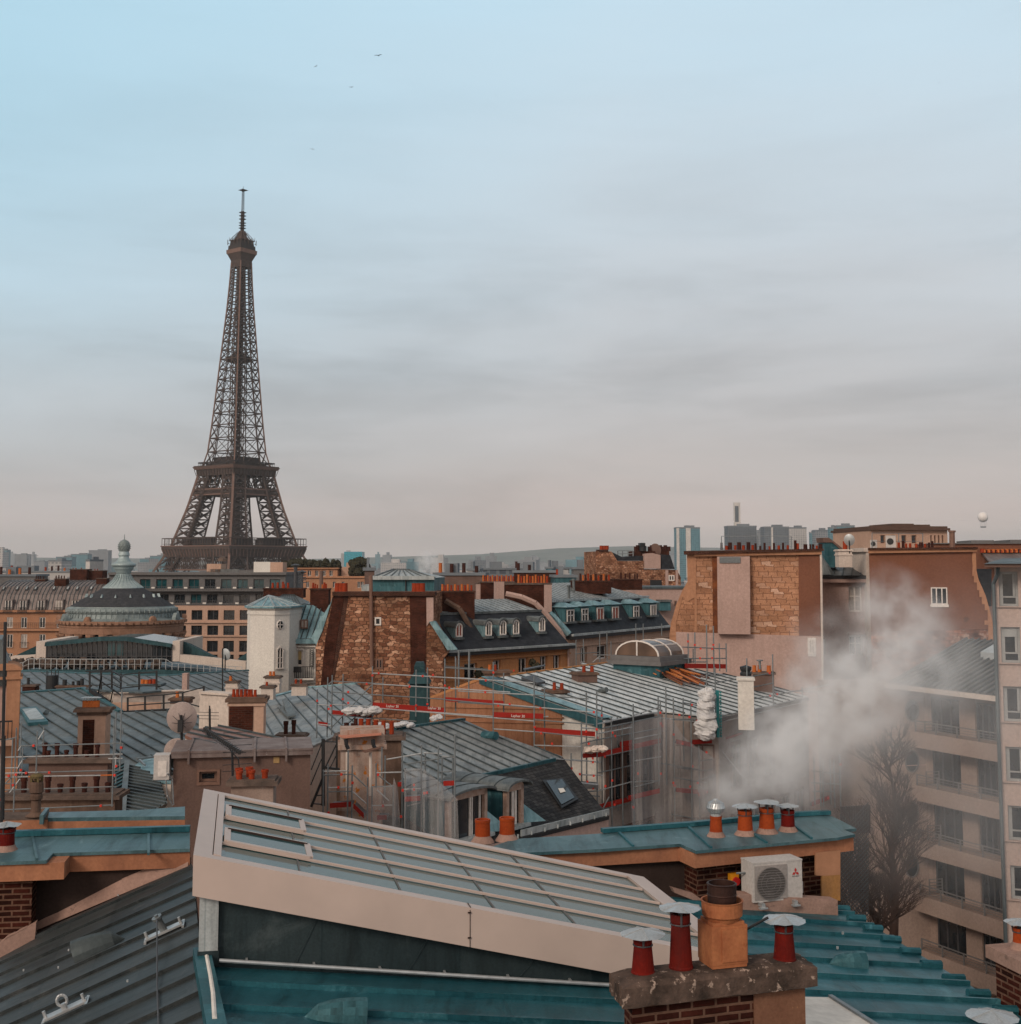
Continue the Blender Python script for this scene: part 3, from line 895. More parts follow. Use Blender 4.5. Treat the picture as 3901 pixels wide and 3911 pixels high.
def body(mb, pl, u0, u1, z0, z1, back, off=0, top=True):
 """sides, back and top of a house whose front is built by wall()"""
 A, B = pl.pt(u0, z0, off), pl.pt(u1, z0, off); h = UP * (z1 - z0); k = -pl.n * back
 mb.face([A, A + h, A + h + k, A + k]); mb.face([B, B + k, B + h + k, B + h])
 mb.face([A + k, A + h + k, B + h + k, B + k])
 if top: mb.face([A + h, B + h, B + h + k, A + h + k])
def window(parent, pl, r, fm, gm, off=-.16, fw=.06, mull=1, trans=(), sill=None, surround=None, name='window', ft=.06):
 u0, u1, z0, z1 = r
 mb = MB()
 bar(mb, pl, u0, u0 + fw, z0, z1, off, off + ft); bar(mb, pl, u1 - fw, u1, z0, z1, off, off + ft)
 bar(mb, pl, u0 + fw, u1 - fw, z0, z0 + fw, off, off + ft); bar(mb, pl, u0 + fw, u1 - fw, z1 - fw, z1, off, off + ft)
 for k in range(mull):
  c = u0 + (u1 - u0) * (k + 1) / (mull + 1)
  bar(mb, pl, c - fw * .5, c + fw * .5, z0 + fw, z1 - fw, off + .002, off + ft)
 for tt in trans:
  c = z0 + (z1 - z0) * tt
  bar(mb, pl, u0 + fw, u1 - fw, c - fw * .3, c + fw * .3, off + .004, off + ft - .004)
 if surround:
  s = surround
  bar(mb, pl, u0 - s, u0, z0, z1 + s, .003, .07); bar(mb, pl, u1, u1 + s, z0, z1 + s, .003, .07); bar(mb, pl, u0, u1, z1, z1 + s, .003, .07)
 if sill: bar(mb, pl, u0 - .06, u1 + .06, z0 - sill, z0, off + .01, .10)
 o = mb.build(name, fm, parent)
 mb = MB(); bar(mb, pl, u0 + fw * .5, u1 - fw * .5, z0 + fw * .5, z1 - fw * .5, off - .03, off + .012)
 mb.build('pane', gm, o)
 return o
def railing(parent, pl, u0, u1, z0, z1, off, mat=None, step=.14, name='balcony_railing', bw=.025, sub=None):
 mb = MB()
 bar(mb, pl, u0, u1, z1 - .05, z1, off, off + .05); bar(mb, pl, u0, u1, z0, z0 + .04, off, off + .04)
 n = max(2, int((u1 - u0) / step))
 for k in range(n + 1):
  u = u0 + (u1 - u0 - bw) * k / n
  bar(mb, pl, u, u + bw, z0 + .04, z1 - .05, off + .008, off + .008 + bw)
 return mb.build(name, mat or m_black, parent)
def seams(mb, poly, d, spacing, w=.04, h=.05, m=1, n=None, start=.5):
 poly = [Vector(p) for p in poly]
 if n is None:
  n = Vector((0, 0, 0))
  for k in range(len(poly)): n += poly[k].cross(poly[(k + 1) % len(poly)])
  n.normalize()
  if n.z < 0: n = -n
 e = (d - n * d.dot(n)).normalized(); f = n.cross(e)
 o = poly[0]
 P = [((p - o).dot(e), (p - o).dot(f)) for p in poly]
 f0, f1 = min(p[1] for p in P), max(p[1] for p in P)
 s = f0 + spacing * start
 old = mb.cur; mb.cur = m
 while s < f1:
  xs = []
  for (x0, y0), (x1, y1) in zip(P, P[1:] + P[:1]):
   if (y0 <= s) != (y1 <= s): xs.append(x0 + (x1 - x0) * (s - y0) / (y1 - y0))
  xs.sort()
  for a, b in zip(xs[::2], xs[1::2]):
   if b - a > .05: mb.para(o + e * a + f * (s - w / 2) - n * .01, e * (b - a), f * w, n * (h + .01))
  s += spacing
 mb.cur = old
 return n
def seam_roof(parent, poly, d, spacing, mats=None, w=.04, h=.05, thick=.08, name='roof'):
 mb = MB()
 n = seams(mb, poly, d, spacing, w, h)
 mb.prism(poly, -n * thick)
 return mb.build(name, mats or [m_zinc, m_seam], parent)
def pot_mesh(mat, style=0):
 def make():
  mb = MB()
  if style == 0: pr = [(1, 0), (1, .06), (.95, .08), (.80, .88), (.90, .89), (.90, 1), (.74, 1), (.68, .8), (0, .72)]
  elif style == 1: pr = [(1, 0), (.98, .02), (.92, .94), (1.0, .95), (1.0, 1), (.84, 1), (.80, .75), (0, .7)]
  else: pr = [(.8, 0), (.8, .1), (.8, .7), (1, .72), (1, 1), (.84, 1), (.8, .8), (0, .7)]
  mb.lathe((0, 0, 0), pr, 14)
  return mb, mat, False
 return shared(('chimney_pot', mat.name, style), make)
def cowl_mesh():
 def make():
  mb = MB()
  mb.lathe((0, 0, 0), [(0, .30), (.5, .20), (1.0, .03), (1.0, 0), (.5, .14), (0, .2)], 16)
  for a in range(3):
   x, y = .6 * math.cos(a * 2.1 + .4), .6 * math.sin(a * 2.1 + .4)
   mb.beam((x, y, .12), (x * .75, y * .75, -.75), .05)
  return mb, m_cap, False
 return shared(('pot_cowl',), make)
def pot(parent, pos, r, h, mat=None, style=0, cowl=0, rz=0):
 o = place('chimney_pot', pot_mesh(mat or m_pot, style), parent, pos, rz)
 o.scale = (r, r, h)
 if cowl:
  c = place('pot_cowl', cowl_mesh(), parent, Vector(pos) + UP * (h + r * cowl * .62), rz)
  c.scale = (r * cowl, r * cowl, r * cowl)
 return o
def stack(parent, q, y, x0, x1, yt, yb, d, mat, ang=0, pots=(), pmat=None, slab=.12, over=.08, slabmat=None, style=0, cowl=0, collar=None, zb=None, row=.32, name='chimney', top=False):
 """chimney whose front face fills a box in the photograph; pots given as (column, top row, width[, material[, cowl]])"""
 pl = Pl(q((x0 + x1) / 2, yt), y, ang)
 u0, u1, z0, z1 = rect(pl, q, x0, yt, x1, yb)
 if zb is not None: z0 = zb
 mb = MB(); bar(mb, pl, u0, u1, z0, z1 - slab, -d, 0)
 if collar: bar(mb, pl, u0 - .05, u1 + .05, z1 - slab - collar, z1 - slab - collar + .09, -d - .05, .05)
 if parent is None or top:
  o = mb.build(name + '_shaft', mat, parent)
 else: o = mb.build(name, mat, parent)
 if slab:
  mb = MB(); bar(mb, pl, u0 - over, u1 + over, z1 - slab, z1 - slab * .28, -d - over, over)
  bar(mb, pl, u0 - over * .3, u1 + over * .3, z1 - slab * .28, z1, -d - over * .3, over * .3)
  mb.build('chimney_slab', slabmat or m_concrete, o)
 for p in pots:
  cx, ty, wd = p[:3]
  pm = p[3] if len(p) > 3 and p[3] else (pmat or m_pot)
  cw = p[4] if len(p) > 4 else cowl
  rw = p[5] if len(p) > 5 else row
  off = -d * rw
  P = pl.at(q(cx, ty), off)
  rr = (pl.at(q(cx + wd / 2, ty), off) - P).length
  zt = z1
  pot(o, (P.x, P.y, zt - .01), rr, max(.12, P.z - zt), pm, style, cw)
 return o, pl, (u0, u1, z0, z1)
def centre_base(pl, u0, u1, back, z):
 p = pl.pt((u0 + u1) / 2, z, -back / 2)
 return p
def text_mesh(body_, size, mat, pl, u, z, off, parent, name='lettering'):
 cu_ = bpy.data.curves.new('t', 'FONT'); cu_.body = body_; cu_.size = size; cu_.align_x = 'CENTER'; cu_.resolution_u = 2; cu_.extrude = .001
 ob = bpy.data.objects.new('t', cu_); scene.collection.objects.link(ob); bpy.context.view_layer.update()
 me = bpy.data.meshes.new_from_object(ob.evaluated_get(bpy.context.evaluated_depsgraph_get()))
 bpy.data.objects.remove(ob)
 mb = MB(); mb.idx([pl.pt(u + v.co.x, z + v.co.y, off + v.co.z) for v in me.vertices], [tuple(p.vertices) for p in me.polygons])
 return mb.build(name, mat, parent)
# ================================================================== left and middle distance
# ---- 1 brown mansard apartment house at the far left
pl = Pl(a1(200, 800), 200, 0)
gz = ground_z(200)
u0, u1, zc, _ = rect(pl, a1, -60, 752, 780, 752)
_, _, zc, _ = rect(pl, a1, 0, 700, 700, 755)
r = thing('mansard_house', centre_base(pl, u0, u1, 12, gz), 'peach stone apartment house with curved brown zinc mansard at the left edge', 'apartment house')
hol = []
for row in ((785, 865), (910, 1010), (1050, 1110)):
 for x0, x1 in ((50, 95), (155, 200), (290, 335), (418, 460)):
  hol.append(rect(pl, a1, x0, row[0], x1, row[1]))
mb = MB(); wall(mb, pl, u0, u1, gz, zc, hol); body(mb, pl, u0, u1, gz, zc, 12)
for y_ in (885, 748):
 z_ = ppx(pl, a1, 200, y_)[1]; bar(mb, pl, u0, u1, z_, z_ + .35, .003, .5)
mb.build('wall', m_peach, r)
for k, h in enumerate(hol): window(r, pl, h, m_frame, m_gl if k % 5 else m_gl_c, mull=1, fw=.10)
z0 = ppx(pl, a1, 200, 884)[1]
railing(r, pl, u0 + .2, rect(pl, a1, 0, 800, 450, 850)[1], z0 + .35, z0 + 1.25, .42, step=.3)
for x0, x1 in ((50, 105), (150, 215)):
 h = rect(pl, a1, x0, 970, x1, 1010); railing(r, pl, h[0], h[1], h[2], h[2] + .9, .2, step=.2)
mb = MB()
pr = [(0, 755), (.35, 690), (1.2, 620), (2.8, 560), (5.0, 528), (7.5, 512)]
P0 = [W(a1(-60, yy)[0], a1(0, yy)[1], 200 + o) for o, yy in pr]
x0, x1 = pl.pt(u0, 0).x, W(*a1(760, 600), 200).x
for (p, q) in zip(P0, P0[1:]):
 mb.face([(x0, p.y, p.z), (x1, p.y, p.z), (x1, q.y, q.z), (x0, q.y, q.z)])
mb.face([(x0, P0[-1].y, P0[-1].z), (x1, P0[-1].y, P0[-1].z), (x1, 212, P0[-1].z), (x0, 212, P0[-1].z)])
mb.face([(x1, 200, P0[0].z)] + [(x1, p.y, p.z) for p in P0] + [(x1, 212, P0[-1].z), (x1, 212, P0[0].z)])
mb.cur = 1
x = x0
while x < x1:
 for p, q in zip(P0, P0[1:]): mb.beam((x, p.y, p.z), (x, q.y, q.z), .09, .14)
 x += .62
rf = mb.build('roof', [m_zinc_b, m_seam], r)
for x_ in (32, 132, 202, 267, 402, 505, 573, 676):
 a, b = W(*a1(x_ - 15, 590), 202.1), W(*a1(x_ + 15, 568), 202.7)
 mb = MB(); d = Vector((0, b.y - a.y, b.z - a.z))
 mb.para(a + Vector((0, -.12, 0)), Vector((b.x - a.x, 0, 0)), d, Vector((0, -.08, .2)))
 s = mb.build('skylight', m_frame_d, rf)
 mb = MB(); mb.para(a + Vector((.1, -.2, .2)) + d * .1, Vector((b.x - a.x - .2, 0, 0)), d * .8, Vector((0, -.02, .04)))
 mb.build('pane', m_zinc_w, s)
for x_ in (62, 170, 303, 435, 553):
 pd = Pl(a1(x_, 750), 199.9, 0)
 h = rect(pd, a1, x_ - 32, 655, x_ + 32, 752)
 mb = MB(); bar(mb, pd, h[0], h[1], h[2], h[3], -3, 0); dm = mb.build('dormer', m_zinc_b, r)
 h = rect(pd, a1, x_ - 22, 663, x_ + 24, 745)
 mb = MB(); bar(mb, pd, h[0], h[1], h[2], h[3], .01, .04); mb.build('pane', m_gl if x_ != 435 else m_gl_c, dm)
 mb = MB()
 for e in (0, .46, .93): bar(mb, pd, h[0] + (h[1] - h[0]) * e, h[0] + (h[1] - h[0]) * e + .1, h[2], h[3], .045, .1)
 mb.build('window_frame', m_frame, dm)
 g = rect(pd, a1, x_ - 30, 712, x_ + 34, 752)
 mb = MB(); bar(mb, pd, g[0], g[1], g[3] - .08, g[3], .4, .48)
 for k in range(9): bar(mb, pd, g[0] + (g[1] - g[0]) * k / 8 - .02, g[0] + (g[1] - g[0]) * k / 8 + .03, g[2], g[3] - .08, .42, .46)
 mb.build('railing', m_black, dm)
stack(r, a1, 203, 400, 485, 500, 640, 1.5, m_brick, pots=[(415, 478, 10, m_pot_d), (435, 475, 10, m_pot_d), (455, 478, 10, m_pot_d), (475, 478, 10, m_pot_d)])
stack(r, a1, 206, 255, 335, 503, 560, 1.2, m_brick, pots=[(270, 480, 9, m_pot_d), (285, 482, 9, m_pot_d), (300, 480, 9, m_pot_d), (322, 484, 9, m_pot_d)])
stack(r, a1, 209, 515, 640, 430, 520, 2.5, m_brick, pots=[(540, 420, 8), (560, 420, 8), (600, 420, 8)])
stack(r, a1, 210, 640, 755, 440, 520, 2.5, m_brick, pots=[(700, 428, 8), (720, 428, 8)])
stack(r, a1, 204, 708, 785, 497, 600, 1.5, m_brick, pots=[(x_, 478, 8, m_pot_d) for x_ in (720, 735, 750, 768)])
# ---- 2 domed museum rotunda
ry = 165.0
rc = W(*a1(897, 950), ry)
kx = .5189 / FPX * ry
zrow = lambda row: W(*a1(897, row), ry).z
gz = ground_z(ry)
r = thing('rotunda', (rc.x, ry, gz), 'round stone rotunda with grey conical roof and pine cone finial', 'rotunda')
m_lead = surf('lead_grey', (.17, .21, .215), (.26, .30, .30), .8, .55, .2, streak=.3, fine=6)
m_lead_l = surf('lead_light', (.26, .33, .34), (.36, .43, .44), .6, .5, .2, fine=6)
m_rst = surf('rotunda_stone', (.34, .195, .135), (.24, .135, .09), .6, .85, streak=.3, fine=6)
m_cone = brick('cone_slate', (.045, .048, .055), (.062, .064, .07), (.03, .03, .035), .5, .4, .01, blotch=.25, bump=.1)
mb = MB()
L = lambda pts: [(x * kx, zrow(y)) for x, y in pts]
c0 = Vector((rc.x, ry, 0))
mb.lathe(c0, L([(405, 1400), (405, 905)]), 40)
mb.build('drum', m_frame_d, r)
for k in range(28):
 a = math.pi * 2 * k / 28
 p = c0 + Vector((425 * kx * math.cos(a), 425 * kx * math.sin(a), 0))
 mb = MB(); mb.lathe(p, [(.42, zrow(1400)), (.40, zrow(920)), (.58, zrow(905)), (.6, zrow(890))], 10)
 mb.build('column', m_rst, r)
mb = MB(); mb.lathe(c0, L([(400, 892), (432, 890), (436, 850), (440, 842), (440, 832), (446, 826), (455, 812), (455, 800), (420, 796)]), 48)
mb.lathe(c0, L([(449, 822), (452, 818)]), 48)
for k in range(60):
 a = math.pi * 2 * k / 60; p = c0 + Vector((446 * kx * math.cos(a), 446 * kx * math.sin(a), zrow(822)))
 mb.box(p, .5, .5, .3, math.degrees(a))
mb.build('entablature', m_rst, r)
mb = MB(); mb.lathe(c0, L([(440, 798), (410, 792), (385, 780), (378, 752), (385, 745), (392, 730), (386, 713), (368, 706), (366, 700)]), 48)
for k in range(64):
 a = math.pi * 2 * k / 64; d = Vector((math.cos(a), math.sin(a), 0))
 mb.beam(c0 + d * 388 * kx + UP * zrow(782), c0 + d * 380 * kx + UP * zrow(752), .08, .1)
 mb.beam(c0 + d * 393 * kx + UP * zrow(742), c0 + d * 390 * kx + UP * zrow(715), .07, .1)
mb.build('lower_roof', m_lead, r)
for k in range(12):
 a = math.pi * 2 * (k + .5) / 12 - math.pi / 2
 big = k % 2 == 0
 d = Vector((math.cos(a), math.sin(a), 0)); t_ = Vector((-d.y, d.x, 0))
 s = 1.0 if big else .7
 p = c0 + d * (452 * kx) + UP * zrow(802)
 mb = MB()
 mb.prism([p + t_ * (.62 * s * math.cos(q * math.pi / 8)) + UP * (.95 * s * math.sin(q * math.pi / 8) * 1.0) for q in range(9)] , -d * .5)
 mb.prism([p + d * .06 + t_ * (.35 * s * math.cos(q * math.pi / 6)) + UP * (.12 + .5 * s * (1 + math.sin(q * math.pi / 6)) * .55) for q in range(12)], -d * .05)
 mb.build('antefix', m_rst if not big else m_lead, r)
mb = MB(); mb.lathe(c0, L([(366, 701), (250, 630), (175, 588), (141, 568)]), 48)
mb.build('cone_roof', m_cone, r)
for k in range(16):
 a = math.pi * 2 * k / 16 + .1; d = Vector((math.cos(a), math.sin(a), 0)); t_ = Vector((-d.y, d.x, 0))
 p = c0 + d * (262 * kx) + UP * (zrow(636))
 mb = MB(); mb.prism([p - t_ * .11 + d * .12, p + t_ * .11 + d * .12, p + UP * .42 + d * .02], -d * .3)
 mb.build('roof_vent', m_lead_l, r)
mb = MB(); mb.lathe(c0, L([(146, 570), (140, 562), (108, 540), (75, 515), (55, 490), (46, 464), (52, 460), (58, 445), (72, 425), (70, 420), (84, 408), (88, 402), (86, 390), (68, 384), (50, 374), (38, 350), (34, 338), (41, 330), (39, 318), (34, 303), (36, 298)]), 32)
for k in range(24):
 a = math.pi * 2 * k / 24; d = Vector((math.cos(a), math.sin(a), 0))
 mb.beam(c0 + d * 143 * kx + UP * zrow(566), c0 + d * 77 * kx + UP * zrow(515), .07, .09); mb.beam(c0 + d * 77 * kx + UP * zrow(515), c0 + d * 48 * kx + UP * zrow(466), .06, .08)
mb.build('lantern', m_lead_l, r, smooth=False)
mb = MB(); mb.lathe(c0, L([(34, 300), (40, 285), (42, 260), (38, 240), (28, 225), (12, 216), (3, 210), (2, 176)]), 16)
for i in range(6):
 for k in range(14):
  a = math.pi * 2 * (k + .5 * (i % 2)) / 14; rr = (36, 41, 42, 40, 34, 24)[i] * kx
  mb.box(c0 + Vector((rr * math.cos(a), rr * math.sin(a), zrow(295 - i * 13))), .16, .16, .14, math.degrees(a))
mb.build('finial', m_lead, r)
# ---- 3 long office block behind the rotunda
pl = Pl(a1(1400, 700), 236, -1.2)
gz = ground_z(236)
XR = 2120
m_clad = surf('grey_cladding', (.15, .145, .145), (.125, .12, .12), .2, .7, fine=3)
U = lambda x: ppx(pl, a1, x, 700)[0]
Z = lambda y: ppx(pl, a1, 1400, y)[1]
r = thing('office_block', centre_base(pl, U(780), U(XR), 22, gz), 'long office block, grey upper storeys over a peach grid of dark square windows', 'office block')
hol = []
for y0, y1 in ((733, 805), (846, 917), (958, 1040), (1060, 1130)):
 for k in range(-4, 7):
  x = 1412 + 118.3 * k
  if x < 800 or x > 2060: continue
  hol.append((U(x), U(x + 80), Z(y1), Z(y0)))
mb = MB(); wall(mb, pl, U(780), U(XR), gz, Z(700), hol, .5); body(mb, pl, U(780), U(XR), gz, Z(700), 22)
for y_ in (828, 928): bar(mb, pl, U(780), U(XR), Z(y_), Z(y_) + .22, .004, .3)
mb.build('wall', m_peach_p, r)
for h in hol: window(r, pl, h, m_frame_d, m_gl, off=-.4, fw=.09, mull=1)
hol2 = []
for y0, y1, xs0 in ((505, 575, 1012), (617, 683, 1150)):
 for k in range(-4, 10):
  x = xs0 + 120.2 * k
  if x < 800 or x > 2070: continue
  hol2.append((U(x), U(x + 78), Z(y1), Z(y0)))
mb = MB(); wall(mb, pl, U(780), U(2090), Z(700), Z(470), hol2, .5, off=-1.2); body(mb, pl, U(780), U(2090), Z(700), Z(470), 18, off=-1.2)
bar(mb, pl, U(780), U(2100), Z(474), Z(455), -19, -.6)
bar(mb, pl, U(780), U(2110), Z(594), Z(588), -1.2, .1)
mb.build('upper_wall', m_clad, r)
for k, h in enumerate(hol2):
 q = rnd.random()
 s = (h[0], h[1], h[2], h[3])
 plo = Pl(a1(1400, 700), 236, -1.2); plo.o = pl.o - pl.n * 1.2
 window(r, plo, s, m_frame_d, m_gl_t if q < .45 else m_gl, off=-.35, fw=.09, mull=1)
for y_ in (590, 694):
 mb = MB(); bar(mb, pl, U(780), U(XR), Z(y_ + 4), Z(y_ + 4) + .12, -.1, .02); bar(mb, pl, U(780), U(XR), Z(y_ + 4) + .8, Z(y_ + 4) + .88, -.1, -.04)
 for k in range(90): u = U(780) + (U(XR) - U(780)) * k / 89; bar(mb, pl, u - .03, u + .03, Z(y_ + 4) + .12, Z(y_ + 4) + .8, -.09, -.05)
 mb.build('balcony_railing', m_frame_d, r)
for k in range(12):
 for y_, xs0 in ((570, 1125), (684, 1265)):
  x = xs0 + 120.2 * k
  if x > 2060: continue
  mb = MB(); bar(mb, pl, U(x - 12), U(x + 12), Z(y_ + 4), Z(y_ - 8), -.3, .12); mb.build('balcony_light_box', m_whitep, r)
for x0, x1, y0, m in ((1455, 1563, 392, m_peach_p), (1810, 1935, 377, m_whitep), (1935, 2030, 380, m_peach_p), (1700, 1810, 440, m_clad), (1478, 1700, 432, m_zinc_g), (1400, 1478, 448, m_clad)):
 mb = MB(); bar(mb, pl, U(x0), U(x1), Z(470), Z(y0), -10, -6); mb.build('rooftop_housing', m, r)
p = pl.pt(U(1555), Z(372), -8)
mb = MB(); mb.lathe(p, [(.0, .9), (.5, .75), (.85, .4), (.95, 0)], 14); mb.build('rooftop_dome', m_concrete, r)
# ---- 4 peach house with planted roof terrace behind
pl = Pl(a2(600, 300), 310, -2)
gz = ground_z(310)
U = lambda x: ppx(pl, a2, x, 300)[0]
Z = lambda y: ppx(pl, a2, 600, y)[1]
r = thing('terrace_house', centre_base(pl, U(290), U(1010), 15, gz), 'peach apartment house with a planted top terrace behind the grey office block', 'apartment house')
hol = [(U(x), U(x + 26), Z(290), Z(248)) for x in (445, 530, 585, 638, 690)] + [(U(x), U(x + 22), Z(375), Z(330)) for x in (725, 790, 905, 930)] + [(U(x), U(x + 22), Z(375), Z(330)) for x in (420, 470, 530)]
mb = MB(); wall(mb, pl, U(290), U(750), gz, Z(232), hol[:5], .4); body(mb, pl, U(290), U(750), gz, Z(232), 14)
wall(mb, pl, U(290), U(1010), gz, Z(290), hol[5:], .4, off=1.6); body(mb, pl, U(290), U(1010), gz, Z(290), 12, off=1.6)
bar(mb, pl, U(300), U(760), Z(236), Z(228), -14, .5); bar(mb, pl, U(290), U(1015), Z(303), Z(296), 1.603, 2.0)
mb.build('wall', m_peach, r)
for k, h in enumerate(hol): window(r, pl, h, m_frame, m_gl, off=-.3 if k < 5 else 1.3, fw=.1)
mb = MB()
for k in range(70):
 x = rnd.uniform(350, 745); mb.blob(pl.pt(U(x), Z(228) + rnd.uniform(.2, 1.4), -rnd.uniform(.5, 3)), rnd.uniform(.5, 1.0), k, .4, nu=8, nv=5)
for k in range(40):
 x = rnd.uniform(840, 960); mb.blob(pl.pt(U(x), Z(285) + rnd.uniform(.2, 3.6), -rnd.uniform(.5, 3)), rnd.uniform(.6, 1.3), k, .4, nu=8, nv=5)
m_hedge = surf('dark_hedge', (.03, .032, .022), (.05, .045, .03), 2, .95, fine=8)
mb.build('hedge', m_hedge, r)
mb = MB(); bar(mb, pl, U(770), U(850), Z(290), Z(222), -6, -2); bar(mb, pl, U(795), U(820), Z(222), Z(190), -5, -4); mb.build('rooftop_housing', m_peach_p, r)
# ---- 5 glazed roof pavilion and railing in front of the rotunda
py = 122
pl = Pl(a1(800, 1000), py, 0)
gz = ground_z(py)
U = lambda x: ppx(pl, a1, x, 1000)[0]
Z = lambda y: ppx(pl, a1, 800, y)[1]
r = thing('roof_pavilion', centre_base(pl, U(270), U(1330), 10, gz), 'low dark glazed pavilion with a folded teal roof below the rotunda', 'pavilion')
mb = MB(); bar(mb, pl, U(40), U(1815), gz, Z(1195), -14, 2.6);
mb.build('base', m_zinc_d, r)
mb = MB(); mb.prism([pl.pt(U(x), Z(y)) for x, y in ((345, 1115), (345, 985), (760, 945), (940, 945), (1268, 990), (1268, 1115))], -pl.n * 9); mb.build('dark_hall', m_gl, r)
mb = MB()
for k in range(26):
 x = 345 + 923 * k / 25
 bar(mb, pl, U(x) - .04, U(x) + .04, Z(1115), Z(958 if 500 < x < 1180 else 990), .003, .08)
bar(mb, pl, U(345), U(1268), Z(1075), Z(1070), .01, .1)
mb.build('glazing_bars', m_frame_d, r)
mb = MB(); bar(mb, pl, U(797), U(848), Z(1068), Z(962), .02, .05); bar(mb, pl, U(858), U(910), Z(1068), Z(962), .02, .05); mb.build('teal_pane', m_gl_t, r)
mb = MB()
top = [(342, 968), (755, 925), (935, 925), (1272, 978)]; bot = [(342, 998), (755, 958), (935, 958), (1272, 1005)]
for (p, q), (s, v) in zip(zip(top, top[1:]), zip(bot, bot[1:])):
 A, B = pl.pt(U(p[0]), Z(p[1]), .35), pl.pt(U(q[0]), Z(q[1]), .35); C, D = pl.pt(U(v[0]), Z(v[1]), .5), pl.pt(U(s[0]), Z(s[1]), .5)
 mb.face([D, C, B, A]); k = -pl.n * 8 - UP * 2.0
 mb.face([A, B, B + k, A + k]); mb.face([D, C, C - pl.n * .6, D - pl.n * .6])
mb.build('roof', m_zinc_td, r)
mb = MB()
bar(mb, pl, U(268), U(342), Z(1125), Z(963), -9, .02)
mb.prism([pl.pt(U(x), Z(y), .01) for x, y in ((70, 1140), (85, 1072), (266, 1062), (266, 1125))], -pl.n * 1)
mb.build('white_wall', m_cream, r)
mb = MB(); bar(mb, pl, U(1272), U(1325), Z(1110), Z(960), -9, .02)
mb.prism([pl.pt(U(x), Z(y), .01) for x, y in ((1327, 1060), (1812, 1112), (1812, 1180), (1327, 1115))], -pl.n * 1)
mb.build('white_wall', m_cream, r)
for tri in (((80, 1075), (268, 985), (268, 1062)), ((1327, 968), (1560, 1085), (1327, 1060)), ((1730, 1100), (1812, 1045), (1812, 1110))):
 mb = MB(); mb.prism([pl.pt(U(x), Z(y), -1.2) for x, y in tri], -pl.n * 3 - UP * .4); mb.build('side_roof', m_zinc_td, r)
mb = MB(); curve = []
for k in range(41):
 x = 90 + 1720 * k / 40; off = 2.4 + 1.4 * (1 - ((x - 850) / 760) ** 2)
 yb = 1147 if 330 < x < 1260 else (1147 + (330 - x) * .08 if x <= 330 else 1147 + (x - 1260) * .08)
 curve.append((pl.pt(U(x), Z(yb), off), pl.pt(U(x), Z(yb - 75 + (25 if x < 300 or x > 1300 else 0)), off)))
for (a, b), (c, d) in zip(curve, curve[1:]):
 mb.beam(b, d, .05); mb.beam(a.lerp(b, .5), c.lerp(d, .5), .03)
for a, b in curve: mb.beam(a, b, .05)
mb.build('terrace_railing', m_steel_l, r)
mb = MB(); vs = []
for a, b in curve: vs.append((a, a - UP * 1.1 + pl.n * .5, a - UP * 1.1))
for (a, b, c), (d, e, f) in zip(vs, vs[1:]): mb.face([a, b, e, d])
mb.build('teal_flashing', m_zinc_td, r)
mb = MB()
for k in range(90):
 x = rnd.uniform(340, 1200) if k % 3 else rnd.uniform(150, 420); mb.blob(pl.pt(U(x), Z(1125) + rnd.uniform(-.1, .25), rnd.uniform(.6, 2.6)), rnd.uniform(.2, .45), k, .5, nu=7, nv=5)
mb.build('dry_planting', surf('dry_plants', (.12, .085, .07), (.07, .055, .045), 3, 1, fine=9), r)
# ================================================================== roofs of the left half
def mass(parent, poly, mat, zb, name='wall', drop=.10):
 top = [Vector(p) - UP * drop for p in poly]; bot = [Vector((p.x, p.y, zb)) for p in top]
 n = len(top)
 mb = MB(); mb.idx(top + bot, [tuple(range(n)), tuple(range(2 * n - 1, n - 1, -1))] + [(k, n + k, n + (k + 1) % n, (k + 1) % n) for k in range(n)])
 return mb.build(name, mat, parent)
def PlL(p, q, y):
 """upright plane through a level edge seen from pixel p to pixel q, at depth y under p"""
 P = W(p[0], p[1], y); Qq = hz(q, P.z)
 return Pl(p, y, math.degrees(math.atan2((Qq - P).y, (Qq - P).x)))
def ctr(poly, zb):
 c = sum((Vector(p) for p in poly), Vector()) / len(poly)
 return Vector((c.x, c.y, zb))
def poly_from(q, P3, pts): return [P3.at(q(*p)) for p in pts]
def on(q, P3, p, off=0): return P3.at(q(*p), off)
GN = GZ
# ---- 6 wide zinc roof before the pavilion
P3 = Pl3(W(*a1(140, 1182), 102), W(*a1(1812, 1182), 102), W(*a1(900, 1400), 84))
po = poly_from(a1, P3, [(100, 1180), (1000, 1212), (1240, 1215), (1830, 1176), (1830, 1430), (100, 1430)])
r = thing('zinc_roof_house', ctr(po, GN), 'house with a wide low grey zinc roof between the pavilion railing and the terrace cut', 'house')
d = on(a1, P3, (1000, 1300)) - on(a1, P3, (860, 1225))
seam_roof(r, po, d, .75, [m_zinc_g, m_seam], w=.06, h=.06)
mass(r, po, m_cream, GN)
mb = MB(); a, b, c = on(a1, P3, (100, 1180)), on(a1, P3, (1000, 1212)), on(a1, P3, (1240, 1215))
mb.beam(a, b, .35, .12); mb.beam(b, c, .35, .12); mb.beam(c, on(a1, P3, (1830, 1176)), .35, .12)
mb.build('ridge_flashing', m_zinc_t, r)
stack(r, a1, 88, 165, 258, 1283, 1345, .8, m_brick, pots=[(211, 1230, 22, m_black)], style=1)
stack(r, a1, 86, 415, 650, 1288, 1330, .5, m_taupe, pots=[(478, 1243, 34, m_black), (540, 1257, 22, m_black), (578, 1250, 24, m_black), (606, 1236, 30, m_black)], style=1, slabmat=m_stone_d)
